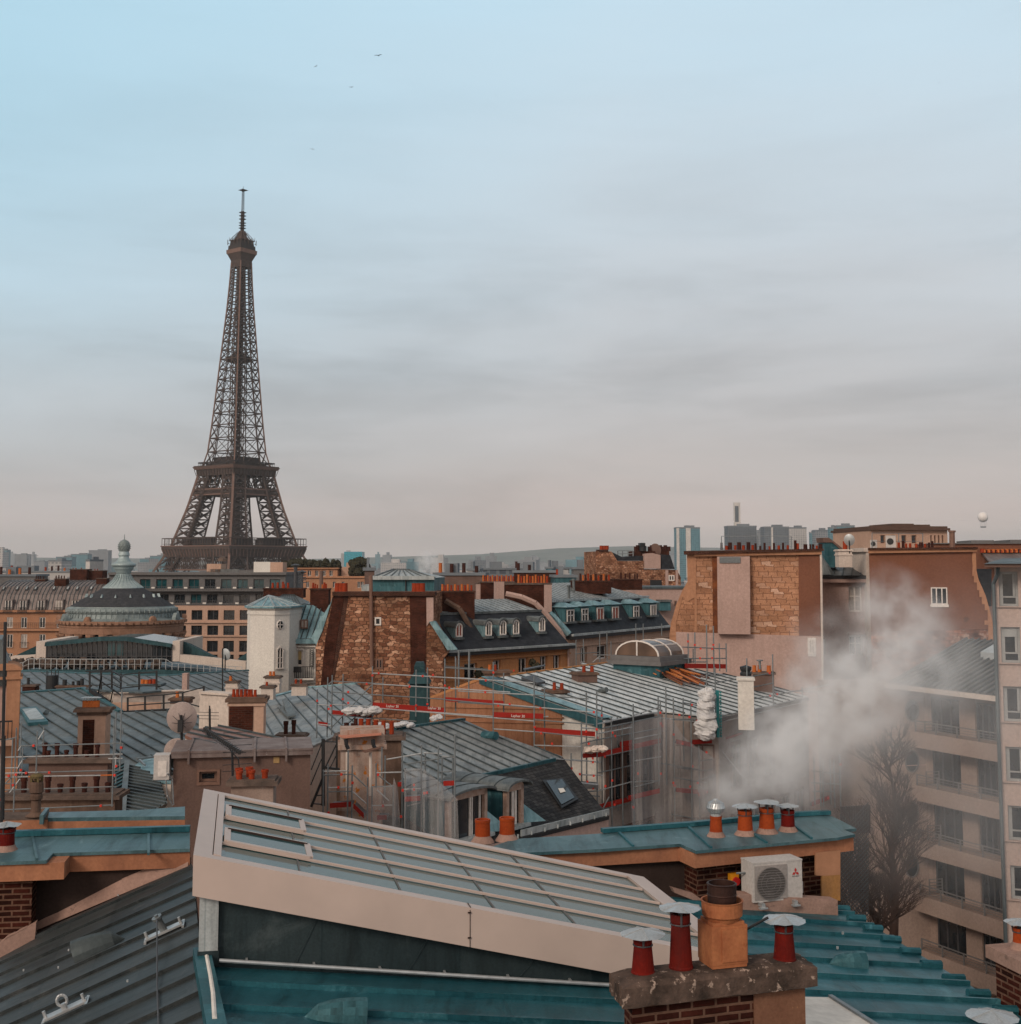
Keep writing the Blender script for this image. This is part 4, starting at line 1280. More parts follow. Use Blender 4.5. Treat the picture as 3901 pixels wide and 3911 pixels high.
p = W(*a1(384, 1318), 87); s = 44 * .5189 / FPX * 87
mb = MB(); mb.cyl(p - UP * .6, p + UP * (105 * .5189 / FPX * 87), s, n=18)
for k in range(9):
 a = k * .7; mb.beam(p + Vector((s * .95 * math.cos(a), s * .95 * math.sin(a), 1.0)), p + Vector((s * .95 * math.cos(a), s * .95 * math.sin(a), 1.25)), .04)
mb.build('flue_drum', m_black, r)
stack(r, a1, 86, 942, 1180, 1278, 1300, 1.2, m_slate, pots=[(1052, 1242, 30, m_pot_o), (1080, 1244, 30, m_pot_o), (1108, 1242, 28), (1136, 1240, 28)], style=1, slabmat=m_zinc_d)
stack(r, a1, 84, 1341, 1378, 1200, 1345, .6, m_pink, slab=.06, over=.01, slabmat=m_pink)
stack(r, a1, 82, 1660, 1748, 1255, 1400, .8, m_cream, pots=[(1700, 1217, 26, m_pot_o)], collar=.35)
# ---- 7 zinc roof with the sunk terrace
P3 = Pl3(W(*a6(195, 410), 62), W(*a6(1900, 410), 62), W(*a6(800, 1100), 47))
po = poly_from(a6, P3, [(150, 408), (870, 358), (1268, 606), (1830, 590), (2140, 640), (2200, 1240), (150, 1240)])
r = thing('terrace_cut_house', ctr(po, GN), 'house with grey zinc roof, roof window and sunk terrace behind black railings', 'house')
d = on(a6, P3, (800, 690)) - on(a6, P3, (320, 410))
rf = seam_roof(r, po, d, .62, [m_zinc, m_seam], w=.05, h=.06)
mass(r, po, m_cream, GN)
mb = MB(); mb.beam(po[0], po[1], .3, .12); mb.beam(po[1], po[2], .22, .18); mb.build('ridge_flashing', m_zinc_t, r)
q = [on(a6, P3, p, .14) for p in ((208, 590), (385, 578), (508, 735), (300, 752))]
mb = MB(); mb.prism(q, P3.n * (.14 if P3.n.z < 0 else -.14)); sk = mb.build('roof_window', m_zinc_t, rf)
q = [on(a6, P3, p, .17) for p in ((238, 610), (375, 600), (470, 712), (316, 722))]
mb = MB(); mb.prism(q, P3.n * (.03 if P3.n.z < 0 else -.03)); mb.build('pane', m_zinc_w, sk)
mb = MB(); p = on(a6, P3, (475, 620)); mb.cyl(p, p + Vector((.15, -.2, .1)), .1, n=8); mb.build('vent_spout', m_zinc_d, rf)
# the cut terrace
pb = PlL(a6(1300, 470), a6(1790, 450), 60)
mb = MB()
bar(mb, pb, pb.uz(a6(1200, 400))[0], pb.uz(a6(2140, 470))[0], pb.uz(a6(1500, 640))[1], pb.uz(a6(1500, 395))[1], -.3, 0)
bar(mb, pb, pb.uz(a6(1180, 400))[0], pb.uz(a6(1920, 470))[0], pb.uz(a6(1500, 398))[1], pb.uz(a6(1500, 390))[1] , -.4, .12)
A, B = pb.pt(pb.uz(a6(1215, 400))[0], pb.uz(a6(1500, 395))[1]), W(*a6(945, 372), 63.5)
mb.prism([A, B, B - UP * 1.6, A - UP * 2.4], Vector((.25, .1, 0)))
mb.build('terrace_wall', m_cream, r)
mb = MB()
z = pb.uz(a6(1500, 392))[1]
mb.prism([hz(a6(x, y), z + .05) for x, y in ((900, 350), (1180, 385), (1500, 392), (1700, 378), (1640, 335), (1200, 332))], UP * -.08)
mb.build('flat_roof', m_zinc_d, r)
p = W(*a6(1420, 560), 59.7); mb = MB(); mb.box(p - UP * .7, 2.4, .1, .95, 4); mb.build('terrace_bench', m_peach_p, r)
def rail_run(parent, q, y, pts, posts, mat, w, name, rails=(1.0, .5), y2=None):
 """railing along pixel points (base column, base row, top row); depth runs from y to y2"""
 mb = MB(); L = []
 n = len(pts)
 for k, (x, yb, yt) in enumerate(pts):
  yy = y + ((y2 or y) - y) * k / max(1, n - 1)
  L.append((W(*q(x, yb), yy), W(*q(x, yt), yy)))
 for (a, b), (c, dd_) in zip(L, L[1:]):
  for f in rails: mb.beam(a.lerp(b, f), c.lerp(dd_, f), w)
 for a, b in L: mb.beam(a, b, w * 1.5)
 return mb.build(name, mat, parent)
rail_run(r, a6, 61, [(945, 380, 175), (1065, 390, 165), (1178, 372, 158), (1272, 420, 200), (1465, 400, 178), (1648, 380, 165)], 0, m_black, .05, 'terrace_railing', (.93, .3))
mb = MB()
for (x0, y0, x1, y1) in ((905, 178, 1215, 158), (1160, 165, 1290, 235), (965, 215, 1280, 430), (1190, 235, 1278, 300), (1030, 440, 1068, 225), (1155, 540, 1190, 370), (955, 375, 1265, 600)):
 mb.beam(W(*a6(x0, y0), 60.5), W(*a6(x1, y1), 59.5), .05 if y1 < 590 else .18)
mb.build('stair_rail', m_black, r)
rail_run(r, a6, 57.5, [(1345, 625, 450), (1527, 615, 432), (1722, 605, 418), (1922, 600, 395), (2145, 790, 330)], 0, m_black, .05, 'lower_railing', (.97, .5))
mb = MB(); mb.beam(W(*a6(1300, 622), 57.6), W(*a6(1925, 590), 57.6), .16, .25); mb.build('kerb_beam', m_black, r)
stack(r, a6, 59, 1790, 1990, 455, 520, .7, m_taupe, pots=[(1868, 385, 40, m_pot_o, 1.5)], slabmat=m_stone_d)
# ornate stone chimney of that roof
o, pl, uz_ = stack(r, a6, 47, 815, 1105, 640, 1240, .9, m_peach_p, ang=6, slab=0)
u0, u1, z0, z1 = uz_
mb = MB(); bar(mb, pl, u0 + .18, u1 - (u1 - u0) * .40, z0, z1 - .15, .004, .02); mb.build('brick_panel', m_brick, o)
mb = MB()
zt = pl.uz(a6(950, 565))[1]
bar(mb, pl, u0 - .05, u1 + .05, z1, z1 + .14, -.95, .05); bar(mb, pl, u0 - .1, u1 + .1, z1 + .14, z1 + (zt - z1) * .55, -1.0, .1)
prf = [pl.pt(u1 + .16, z1 + (zt - z1) * .5, -.45 + .62 * math.cos(k * math.pi / 10)) + UP * ((zt - z1) * .5 * math.sin(k * math.pi / 10)) for k in range(11)]
mb.prism(prf, -pl.t * (u1 - u0 + .32))
mb.build('chimney_slab', m_stone_d, o)
for x_ in (900, 930, 960, 990, 1022):
 P = pl.at(a6(x_, 490), -.45); pot(o, (P.x, P.y, zt - .03), .11, P.z - zt + .05, m_pot_o, 1, 1.5)
for x_ in (445,): pass
# ---- left edge house
pl = Pl(a6(100, 500), 43, 20)
r = thing('edge_house', pl.pt(pl.uz(a6(20, 500))[0], GN, -3), 'orange stone house end with a scroll topped pier at the left edge', 'house')
mb = MB(); rr = rect(pl, a6, 58, 165, 200, 1300); bar(mb, pl, rr[0], rr[1], GN, rr[3], -1.4, 0)
prf = [pl.pt(rr[1] + .05 - .5 + .5 * math.cos(k * math.pi / 8), rr[3] + .22 * math.sin(k * math.pi / 8), .05) for k in range(9)]
mb.prism(prf, -pl.n * 1.5); bar(mb, pl, rr[1] - .95, rr[1] + .06, rr[3] - .3, rr[3] - .22, -1.4, .06)
mb.build('pier', m_peach, r)
mb = MB(); r2 = rect(pl, a6, -260, 330, 58, 1300); bar(mb, pl, r2[0], r2[1], GN, r2[3], -5, -.3); mb.build('wall', m_pink, r)
mb = MB(); mb.prism([pl.at(a6(x, y), -.2) for x, y in ((-260, 335), (-260, -160), (20, -160), (45, 20), (112, 150), (60, 335))], -pl.n * 3)
mb.build('roof', m_zinc, r)
railing(r, pl, *rect(pl, a6, -240, 680, 135, 880), .5, m_black, .12)
mb = MB(); r3 = rect(pl, a6, -240, 880, 140, 940); bar(mb, pl, *r3, -.3, .6); mb.build('balcony_slab', m_peach_p, r)
# ---- chimney walls with sooty pots behind the left scaffold
for (y, x0, x1, yt, pots, lb) in ((36, 300, 1130, 1090, [(475, 925, 58), (512, 1005, 56), (604, 930, 56), (702, 1000, 54), (800, 930, 58), (918, 1002, 54), (1028, 928, 56)], 'long taupe chimney wall with sooty pots, the farther of the two behind the left scaffold'),
                              (30.5, 40, 1205, 1465, [(258, 1280, 72), (404, 1360, 30), (510, 1278, 68), (637, 1355, 66), (766, 1265, 70), (892, 1345, 66), (1020, 1258, 70), (1138, 1340, 66)], 'stained chimney wall with sooty pots, the nearer of the two behind the left scaffold')):
 pl = Pl(a6(600, yt), y, 2)
 u0, u1, z0, z1 = rect(pl, a6, x0, yt, x1, yt + 400)
 r = thing('chimney_wall', pl.pt((u0 + u1) / 2, GN, -.35), lb, 'chimney')
 stack(r, a6, y, x0, x1, yt, yt + 400, .7, m_taupe if y == 36 else m_stone_d, ang=2, pots=pots, pmat=m_pot_d, slab=.12, over=.14, zb=GN, style=2, name='chimney_wall', top=True)
# ---- small hipped zinc roof below the scaffold
P3 = Pl3(W(*a6(1335, 1145), 42), W(*a6(1300, 1600), 35), W(*a6(1700, 1560), 36))
P4 = Pl3(W(*a6(1335, 1145), 42), W(*a6(1300, 1600), 35), W(*a6(900, 1560), 37))
po = poly_from(a6, P3, [(1338, 1140), (1560, 1230), (1680, 1330), (1760, 1560), (1500, 1700), (1290, 1700)])
po2 = poly_from(a6, P4, [(1338, 1140), (1290, 1700), (950, 1700), (800, 1500), (905, 1340)])
r = thing('hipped_roof_house', ctr(po, GN), 'small house with ribbed grey hipped zinc roof left of the taupe roof box', 'house')
d = on(a6, P3, (1640, 1425)) - on(a6, P3, (1345, 1370)); seam_roof(r, po, d, .40, [m_zinc, m_seam], w=.05, h=.05, name='roof')
d = on(a6, P4, (900, 1460)) - on(a6, P4, (1290, 1260)); seam_roof(r, po2, d, .4, [m_zinc_t, m_seam], w=.05, h=.05, name='roof')
mass(r, po, m_cream, GN); mass(r, po2, m_cream, GN)
mb = MB(); mb.beam(po[0] + UP * .05, po[-1] + UP * .05, .16, .1); mb.build('hip_batten', m_zinc, r)
P5 = Pl3(W(*a6(1440, 1130), 44), W(*a6(1750, 1120), 44), W(*a6(1700, 1290), 40))
po = poly_from(a6, P5, [(1420, 1160), (1590, 1060), (1790, 1070), (1800, 1330), (1640, 1330)])
seam_roof(r, po, P5.at(a6(1640, 1290)) - P5.at(a6(1460, 1170)), 2.0, [m_flash, m_seam], name='roof')
mass(r, po, m_cream, GN)
mb = MB(); mb.beam(on(a6, P5, (1440, 1130), .1), on(a6, P5, (1640, 1105), .1), .07); mb.beam(on(a6, P5, (1470, 1140), .1), on(a6, P5, (1525, 1195), .1), .06); mb.build('snow_bar', m_steel, r)
# ---- taupe roof box with its dishes and aerials
pl = PlL(a7(270, 940), a7(1550, 905), 31)
U = lambda x: pl.uz(a7(x, 920))[0]; Z = lambda y: pl.uz(a7(900, y))[1]
r = thing('roof_box', pl.pt(U(900), GN, -1.2), 'taupe rendered roof box with a stained grey lid and a small dark window', 'stair head')
win_r = rect(pl, a7, 510, 1075, 672, 1172)
mb = MB(); wall(mb, pl, U(275), U(1533), GN, Z(925), [win_r], .3); body(mb, pl, U(275), U(1533), GN, Z(925), 1.7); mb.build('wall', m_taupe, r)
w_ = window(r, pl, win_r, m_frame_b, m_gl, off=-.15, fw=.06, mull=0)
mb = MB(); o_ = rect(pl, a7, 488, 1056, 700, 1200)
for (a, b, c, e) in ((o_[0], win_r[0], o_[2], o_[3]), (win_r[1], o_[1], o_[2], o_[3]), (win_r[0], win_r[1], win_r[3], o_[3]), (win_r[0], win_r[1], o_[2], win_r[2])): bar(mb, pl, a, b, c, e, .003, .03)
mb.build('window_surround', m_frame_b, r)
mb = MB(); rr = rect(pl, a7, 1193, 940, 1248, 997); bar(mb, pl, *rr, .003, .02); mb.build('vent_plate', surf('ochre_plate', (.40, .26, .12), rough=.8), r)
m_lid = surf('stained_lid', (.24, .20, .19), (.15, .11, .10), 1.6, .6, .1, streak=.4, streak_c=(.08, .05, .05), spot=(.33, .30, .29), spot_lo=.66)
mb = MB(); zt = Z(870)
bar(mb, pl, U(255), U(1553), Z(940) + .02, zt - .05, -1.9, .12); bar(mb, pl, U(252), U(1556), zt - .05, zt, -1.95, .14)
for x in (405, 1010, 1300): bar(mb, pl, U(x), U(x) + .05, zt - .3, zt + .03, -1.9, .16)
mb.build('lid', m_lid, r)
# rusty sheet roof behind the box
m_rust = zinc('rusted_sheet', (.34, .14, .075), (.20, .10, .075), light=(.42, .22, .15), metal=.1)
P3 = Pl3(W(*a7(430, 690), 36), W(*a7(740, 655), 37.5), W(*a7(800, 800), 33.2))
po = poly_from(a7, P3, [(380, 740), (420, 690), (745, 652), (1330, 785), (1100, 830), (560, 830)])
r = thing('rusted_roof', ctr(po, GN), 'rust stained ribbed sheet roof behind the taupe roof box', 'roof')
seam_roof(r, po, P3.at(a7(1090, 790)) - P3.at(a7(620, 690)), .55, [m_rust, m_seam])
mass(r, po, m_cream, GN)
def dish(parent, c, rx, nrm, mat, name='reflector', feed=True):
 nrm = nrm.normalized(); x = nrm.cross(UP).normalized(); y = x.cross(nrm)
 vs, fs = [], []
 for i in range(6):
  rr = rx * i / 5
  for k in range(24):
   a = 2 * math.pi * k / 24
   vs.append(c + x * rr * math.cos(a) + y * rr * 1.12 * math.sin(a) + nrm * (.22 * rx * (i / 5) ** 2))
 for i in range(5):
  for k in range(24): fs.append((i * 24 + k, i * 24 + (k + 1) % 24, (i + 1) * 24 + (k + 1) % 24, (i + 1) * 24 + k))
 mb = MB(); mb.idx(vs, fs); mb.idx([v - nrm * .03 for v in vs], [f[::-1] for f in fs])
 for k in range(24):
  a, b = vs[120 + k], vs[120 + (k + 1) % 24]; mb.face([a, b, b - nrm * .03, a - nrm * .03])
 o = mb.build(name, mat, parent, smooth=True)
 return x, y
m_dish = surf('dish_grey_pink', (.44, .36, .33), (.36, .29, .27), 3, .6, streak=.5, streak_c=(.22, .17, .15), fine=40)
c = W(*a7(350, 590), 33); rx = 134 * .41515 / FPX * 33
ba = W(*a7(357, 830), 33)
r = thing('satellite_dish', ba, 'large pinkish satellite dish seen from behind on a pole above the roof box', 'satellite dish')
x, y = dish(r, c, rx, Vector((-.25, 1, .28)), m_dish)
mb = MB()
for a in range(8):
 t_ = a * math.pi / 4 + .4; mb.beam(c - UP * .12 + Vector((0, -.06, 0)), c + x * rx * .72 * math.cos(t_) + y * rx * .72 * math.sin(t_) + Vector((0, .02, 0)), .012)
mb.build('back_ribs', m_frame_d, r)
mb = MB(); mb.cyl(ba - UP * .3, c + Vector((0, -.1, .1)), .035, n=8); mb.box(c + Vector((0, -.12, -.32)), .12, .12, .3); mb.build('mast', m_black, r)
c2 = W(*a7(305, 905), 36); r = thing('satellite_dish', c2 - UP * 1.2, 'dull satellite dish half hidden behind the taupe roof box', 'satellite dish')
x, y = dish(r, c2, 118 * .41515 / FPX * 36, Vector((-.2, 1, .3)), m_dish)
mb = MB(); mb.cyl(c2 - UP * 1.3, c2, .035, n=8); mb.build('mast', m_black, r)
# outdoor unit on the box's left side
def outdoor_unit(c, wx, wy, h, ang, label, fan=True):
 t_ = Vector((math.cos(R(ang)), math.sin(R(ang)), 0)); n_ = Vector((t_.y, -t_.x, 0))
 r = thing('air_conditioner', c, label, 'air conditioner')
 mb = MB(); mb.box(c, wx, wy, h, ang); mb.box(c + UP * h, wx * 1.02, wy * 1.04, .02, ang); mb.build('casing', m_acw, r)
 return r, t_, n_
m_acw = surf('ac_casing', (.50, .47, .45), (.45, .42, .40), 2, .45, streak=.1, fine=25)
c = W(*a7(170, 1140), 31.0)
r, t_, n_ = outdoor_unit(c, .36, .42, .56, 8, 'white air conditioner bracketed to the left side of the taupe roof box')
mb = MB(); mb.box(c + n_ * .22 + UP * .08 + t_ * .02, .20, .02, .36, 8); mb.build('side_panel', m_frame, r)
mb = MB()
for x0, y0, x1, y1 in ((215, 1090, 262, 1150), (262, 1150, 275, 1380), (205, 1150, 215, 1300), (215, 1300, 265, 1385)):
 mb.cyl(W(*a7(x0, y0), 30.6), W(*a7(x1, y1), 30.8), .018, n=6)
mb.build('hose', m_steel_l, r)
mb = MB(); mb.beam(W(*a7(80, 1150), 30.9), W(*a7(290, 1148), 31.2), .05); mb.beam(W(*a7(255, 985), 31.2), W(*a7(280, 985), 31.3), .2, .3); mb.build('bracket', m_steel, r)
# yagi aerial
mp = W(*a7(828, 1290), 29.5); mt = W(*a7(812, 885), 29.5)
r = thing('yagi_aerial', mp, 'black comb-like television aerial on a pole in front of the roof box', 'aerial')
mb = MB(); mb.cyl(mp - UP * .3, mt, .028, n=8); mb.build('mast', m_black, r)
A, B = W(*a7(560, 690), 33.0), W(*a7(880, 905), 28.6)
mb = MB(); mb.beam(A, B, .03)
side = (B - A).cross(UP).normalized()
for k in range(22):
 p = A.lerp(B, k / 21); mb.beam(p - side * .14 + UP * .0, p + side * .14, .014); mb.box(p - UP * .03, .06, .06, .09)
p = B - (B - A).normalized() * .25
for k in range(7):
 mb.beam(p - side * .32 + UP * (-.42 + .14 * k), p + side * .32 + UP * (-.42 + .14 * k), .012)
mb.build('boom', m_black, r)
mb = MB(); mb.tube([W(*a7(x, y), 29.2) for x, y in ((690, 790), (780, 850), (812, 900), (870, 960), (880, 1060), (930, 1250))], .014); mb.build('cable', m_black, r)
mp = W(*a7(612, 830), 34.5)
r = thing('rod_aerial', mp, 'thin black rod aerial with pale tip rising behind the yagi', 'aerial')
mb = MB(); mb.cyl(mp - UP * .3, W(*a7(606, 500), 34.5), .03, n=8); mb.cyl(W(*a7(606, 500), 34.5), W(*a7(605, 470), 34.5), .02, n=8)
for y_ in (530, 560, 590): mb.beam(W(*a7(505, y_), 34.6), W(*a7(690, y_ + 4), 34.4), .012)
mb.build('rod', m_black, r)
mb = MB(); mb.cyl(W(*a7(590, 800), 34.5), W(*a7(585, 690), 34.5), .03, n=8); mb.build('stub', m_black, r)
# low chimney standing before the box
pl = Pl(a7(1000, 1160), 28, 4)
r = thing('low_chimney', pl.pt(pl.uz(a7(1000, 1160))[0], GN, -.3), 'crumbling low chimney with four red pots before the taupe roof box', 'chimney')
stack(r, a7, 28, 800, 1190, 1150, 1500, .6, surf('crumbling_plaster', (.30, .225, .19), (.20, .14, .115), 1.6, .95, spot=(.40, .35, .31), spot_lo=.62), ang=4, zb=GN, slab=.13, over=.10,
      pots=[(876, 1040, 72, None, 0, .6), (880, 1062, 70, None, 0, .15), (972, 1030, 74, None, 0, .6), (993, 1058, 70, None, 0, .15), (1115, 1053, 70, None, 0, .3)], style=2, name='low_chimney', top=True)
# masts
mp, mt = W(9, 3130, 16.3), W(21, 2375, 16.3)
mb = MB(); mb.cyl(mp - UP * .6, mt, .021, n=8); mb.cyl(mp, mp.lerp(mt, .42), .028, n=8)
tag(mb.build('mast_pole', m_black), 'tall thin black mast along the left edge of the view', 'mast')
mp, mt = W(*a1(1642, 1340), 80), W(*a1(1640, 1015), 80)
mb = MB(); mb.cyl(mp - UP * 1.5, mt, .05, n=6); mb.beam(mt - UP * 1.2, mt + Vector((1.6, 0, -2.6)), .03)
tag(mb.build('mast_pole', m_black), 'slim black mast with a stay in front of the peach office grid', 'mast')
pc = W(*a1(1660, 1060), 96); r = thing('satellite_dish', pc - UP * 1.0, 'grey mesh dish on the roof below the peach office grid', 'satellite dish')
dish(r, pc, .40, Vector((.5, 1, .2)), m_cap); mb = MB(); mb.cyl(pc - UP * 1.2, pc, .05, n=6); mb.build('mast', m_black, r)
# ================================================================== centre: white tower, stone gable, slate mansards
def upslope(P, n, px):
 """foot P, outward normal n: the point straight up the slope behind P that shows on pixel px"""
 d = ray(*px)
 k = (P.x * d.y - P.y * d.x) / (n.x * d.y - n.y * d.x)
 y = P.y - n.y * k
 return Vector((P.x - n.x * k, y, d.z * y / d.y))
def oval(pl, c, rx, rz, n=20, off=0, a0=0, a1=2 * math.pi):
 return [pl.pt(c[0] + rx * math.cos(a0 + (a1 - a0) * k / n), c[1] + rz * math.sin(a0 + (a1 - a0) * k / n), off) for k in range(n + (0 if abs(a1 - a0 - 2 * math.pi) < 1e-6 else 1))]
# ---- 8 white round cornered stair tower with its balcony wing
gz = ground_z(112)
plan = [(90, 114.2), (112, 112.6), (290, 111.8), (400, 112.8), (478, 115.5)]
er = 2050 + 512 * .5189
pts = [W(a2(x, 0)[0], er, y) for x, y in plan]
zt = pts[2].z
r = thing('white_tower_house', Vector((pts[2].x, 114, gz)), 'white plastered tower house with pale blue hipped roof, oval window and balcony wing', 'house')
base = [Vector((p.x, p.y, zt)) for p in pts] + [Vector((pts[-1].x, 122, zt)), Vector((pts[0].x - .6, 122, zt))]
mb = MB(); mb.prism(base, Vector((0, 0, gz - zt)))
c = sum((Vector(b) for b in base), Vector()) / len(base)
big = [c + (b - c) * 1.02 for b in base]
mb.prism([b - UP * .75 for b in big], UP * .22); mb.prism([b - UP * .3 for b in [c + (b - c) * 1.04 for b in base]], UP * .2)
mb.build('wall', m_whitep, r)
mb = MB(); eave = [c + (b - c) * 1.07 - UP * .1 for b in base]
ap = W(*a2(245, 432), 116.5)
for p, q in zip(eave, eave[1:] + eave[:1]):
 mb.face([p, q, ap]); mb.cur = 1; mb.beam(p, ap, .14, .12); mb.beam((p + q) / 2, ap, .09, .1); mb.cur = 0
 mb.beam(p, q, .22, .16)
mb.build('roof', [m_flash, m_zinc_w], r)
mb = MB(); e = [W(*a2(x, y), d_) for x, y, d_ in ((280, 480, 119), (545, 478, 119), (480, 500, 116), (430, 425, 124), (300, 470, 117), (350, 425, 124))]
mb.face([e[4], e[2], e[3], e[5]]); mb.face([e[2], e[1], e[3]]); mb.face([e[0], e[4], e[5]])
mb.cur = 1
for k in range(8): mb.beam(e[4].lerp(e[2], k / 7), e[5].lerp(e[3], k / 7), .08, .1)
mb.build('rear_roof', [m_zinc, m_seam], r)
pf = Pl(a2(325, 650), 111.95, math.degrees(math.atan2(pts[3].y - pts[2].y, pts[3].x - pts[2].x)))
pf.o = pts[2] + pf.n * .0
cu, cz = pf.uz(a2(326, 648)); rx_, rz_ = (pf.uz(a2(348, 648))[0] - cu), pf.uz(a2(326, 616))[1] - cz
mb = MB(); ring = oval(pf, (cu, cz), rx_ * 1.2, rz_ * 1.15, off=.02); ring2 = oval(pf, (cu, cz), rx_ * .9, rz_ * .9, off=.1)
for k in range(20): mb.face([ring[k], ring[(k + 1) % 20], ring2[(k + 1) % 20], ring2[k]])
bar(mb, pf, cu - .03, cu + .03, cz - rz_ * .9, cz + rz_ * .9, .05, .09); bar(mb, pf, cu - rx_ * .9, cu + rx_ * .9, cz - .03, cz + .03, .05, .09)
w_ = mb.build('oval_window', m_frame, r); mb = MB(); mb.face(oval(pf, (cu, cz), rx_ * .92, rz_ * .92, off=.04)); mb.build('pane', m_gl, w_)
h = rect(pf, a2, 303, 845, 348, 965)
mb = MB(); A = oval(pf, ((h[0] + h[1]) / 2, h[3]), (h[1] - h[0]) / 2, (h[1] - h[0]) * .62, 10, .06, 0, math.pi)
for p, q in zip(A, A[1:]): mb.beam(p, q, .1)
bar(mb, pf, h[0], h[0] + .08, h[2], h[3], .02, .1); bar(mb, pf, h[1] - .08, h[1], h[2], h[3], .02, .1); bar(mb, pf, h[0] - .1, h[1] + .1, h[2] - .1, h[2], .02, .16)
m_ = (h[0] + h[1]) / 2; bar(mb, pf, m_ - .05, m_ + .05, h[2], h[3] + .5, .02, .09)
for f in (.3, .62): bar(mb, pf, h[0], h[1], h[2] + (h[3] - h[2]) * f - .02, h[2] + (h[3] - h[2]) * f + .03, .03, .08)
w_ = mb.build('arched_window', m_frame, r)
mb = MB(); mb.face([pf.pt(h[0], h[2], .02), pf.pt(h[1], h[2], .02)] + oval(pf, (m_, h[3]), (h[1] - h[0]) / 2, (h[1] - h[0]) * .6, 10, .02, 0, math.pi)); mb.build('pane', m_gl, w_)
# balcony wing
pw = Pl(a2(480, 900), 115, 6)
U = lambda x: pw.uz(a2(x, 900))[0]; Z = lambda y: pw.uz(a2(480, y))[1]
dr = (U(415), U(495), Z(950), Z(832))
mb = MB(); wall(mb, pw, U(385), U(590), gz, Z(785), [dr], .3); body(mb, pw, U(385), U(590), gz, Z(785), 8)
bar(mb, pw, U(395), U(590), Z(1075), Z(1045), .003, .35); bar(mb, pw, U(395), U(590), Z(812), Z(800), .003, .25)
mb.build('wing_wall', m_whitep, r)
w_ = window(r, pw, dr, m_frame, m_gl, off=-.2, fw=.12, mull=1, surround=.12)
mb = MB(); bar(mb, pw, dr[0] + .1, dr[1] - .1, dr[3] - .9, dr[3] - .1, -.19, -.16); mb.build('blind', surf('yellow_blind', (.45, .33, .16), rough=.8), w_)
for x0, x1 in ((370, 393), (547, 578)):
 mb = MB(); h = (U(x0), U(x1), Z(955), Z(828))
 bar(mb, pw, h[0], h[0] + .05, h[2], h[3], .3, .35); bar(mb, pw, h[1] - .05, h[1], h[2], h[3], .3, .35)
 nn9 = 9
 for k in range(nn9):
  za, zb_ = h[2] + (h[3] - h[2]) * k / nn9, h[2] + (h[3] - h[2]) * (k + 1) / nn9
  mb.beam(pw.pt(h[0], za, .33), pw.pt(h[1], zb_, .33), .04); mb.beam(pw.pt(h[1], za, .33), pw.pt(h[0], zb_, .33), .04)
 mb.build('lattice_screen', m_black, r)
railing(r, pw, U(360), U(578), Z(1035), Z(950), .75, m_black, .16, bw=.06)
mb = MB(); bar(mb, pw, U(358), U(580), Z(1050), Z(1036), -.1, .8); mb.build('balcony_slab', m_whitep, r)
mb = MB(); bar(mb, pw, U(420), U(490), Z(992), Z(950), .78, .98); mb.build('flower_box', m_black, r)
mb = MB(); bar(mb, pw, U(390), U(625), Z(785), Z(752), -.2, .55); mb.build('gutter', m_flash, r)
q = [pw.at(a2(x, y), o_) for x, y, o_ in ((400, 752, .2), (640, 745, .2), (700, 640, -2.2), (715, 500, -2.4), (480, 505, -1.6), (470, 520, -1.5))]
mb = MB(); mb.face(q[:2] + [q[3]] + [q[4]]); mb.cur = 1
for k in range(7): mb.beam(q[0].lerp(q[1], k / 6), q[4].lerp(q[3], k / 6), .07, .09)
mb.build('mansard_roof', [m_flash, m_seam], r)
h = rect(pw, a2, 478, 612, 532, 676)
mb = MB(); bar(mb, pw, h[0], h[1], h[2], h[3], -1.5, -.2); w_ = mb.build('dormer', m_frame_b, r); mb = MB(); bar(mb, pw, h[0] + .1, (h[0] + h[1]) / 2 - .06, h[2] + .1, h[3] - .1, -.19, -.17); bar(mb, pw, (h[0] + h[1]) / 2 + .06, h[1] - .1, h[2] + .1, h[3] - .1, -.19, -.17); mb.build('pane', m_gl_c, w_)
stack(r, a2, 117, 548, 684, 380, 705, 1.4, m_brick, pots=[(572, 338, 18), (588, 345, 15), (603, 352, 12), (640, 350, 12, m_pot_o), (655, 335, 18), (668, 345, 14)], slabmat=m_brick_d)
stack(r, a2, 124, 205, 500, 378, 450, 1.5, m_brick, pots=[(275, 338, 20), (312, 336, 20), (350, 330, 18), (358, 345, 16), (388, 338, 20)], slabmat=m_brick_d)
for x, y0, y1 in ((443, 210, 375), (632, 250, 380), (490, 258, 378)):
 mb = MB(); mb.cyl(W(*a2(x, y1), 124), W(*a2(x, y0), 124), .18 if x != 490 else .1, n=8)
 if x != 632: mb.cyl(W(*a2(x, y0), 124), W(*a2(x, y0 - 12), 124), .5, .05, n=8)
 if x == 490:
  for k in range(5): mb.beam(W(*a2(465, 270 + k * 18), 124), W(*a2(520, 262 + k * 18), 124), .1)
 mb.build('flue_pipe', m_taupe if x == 632 else m_frame_d, r)
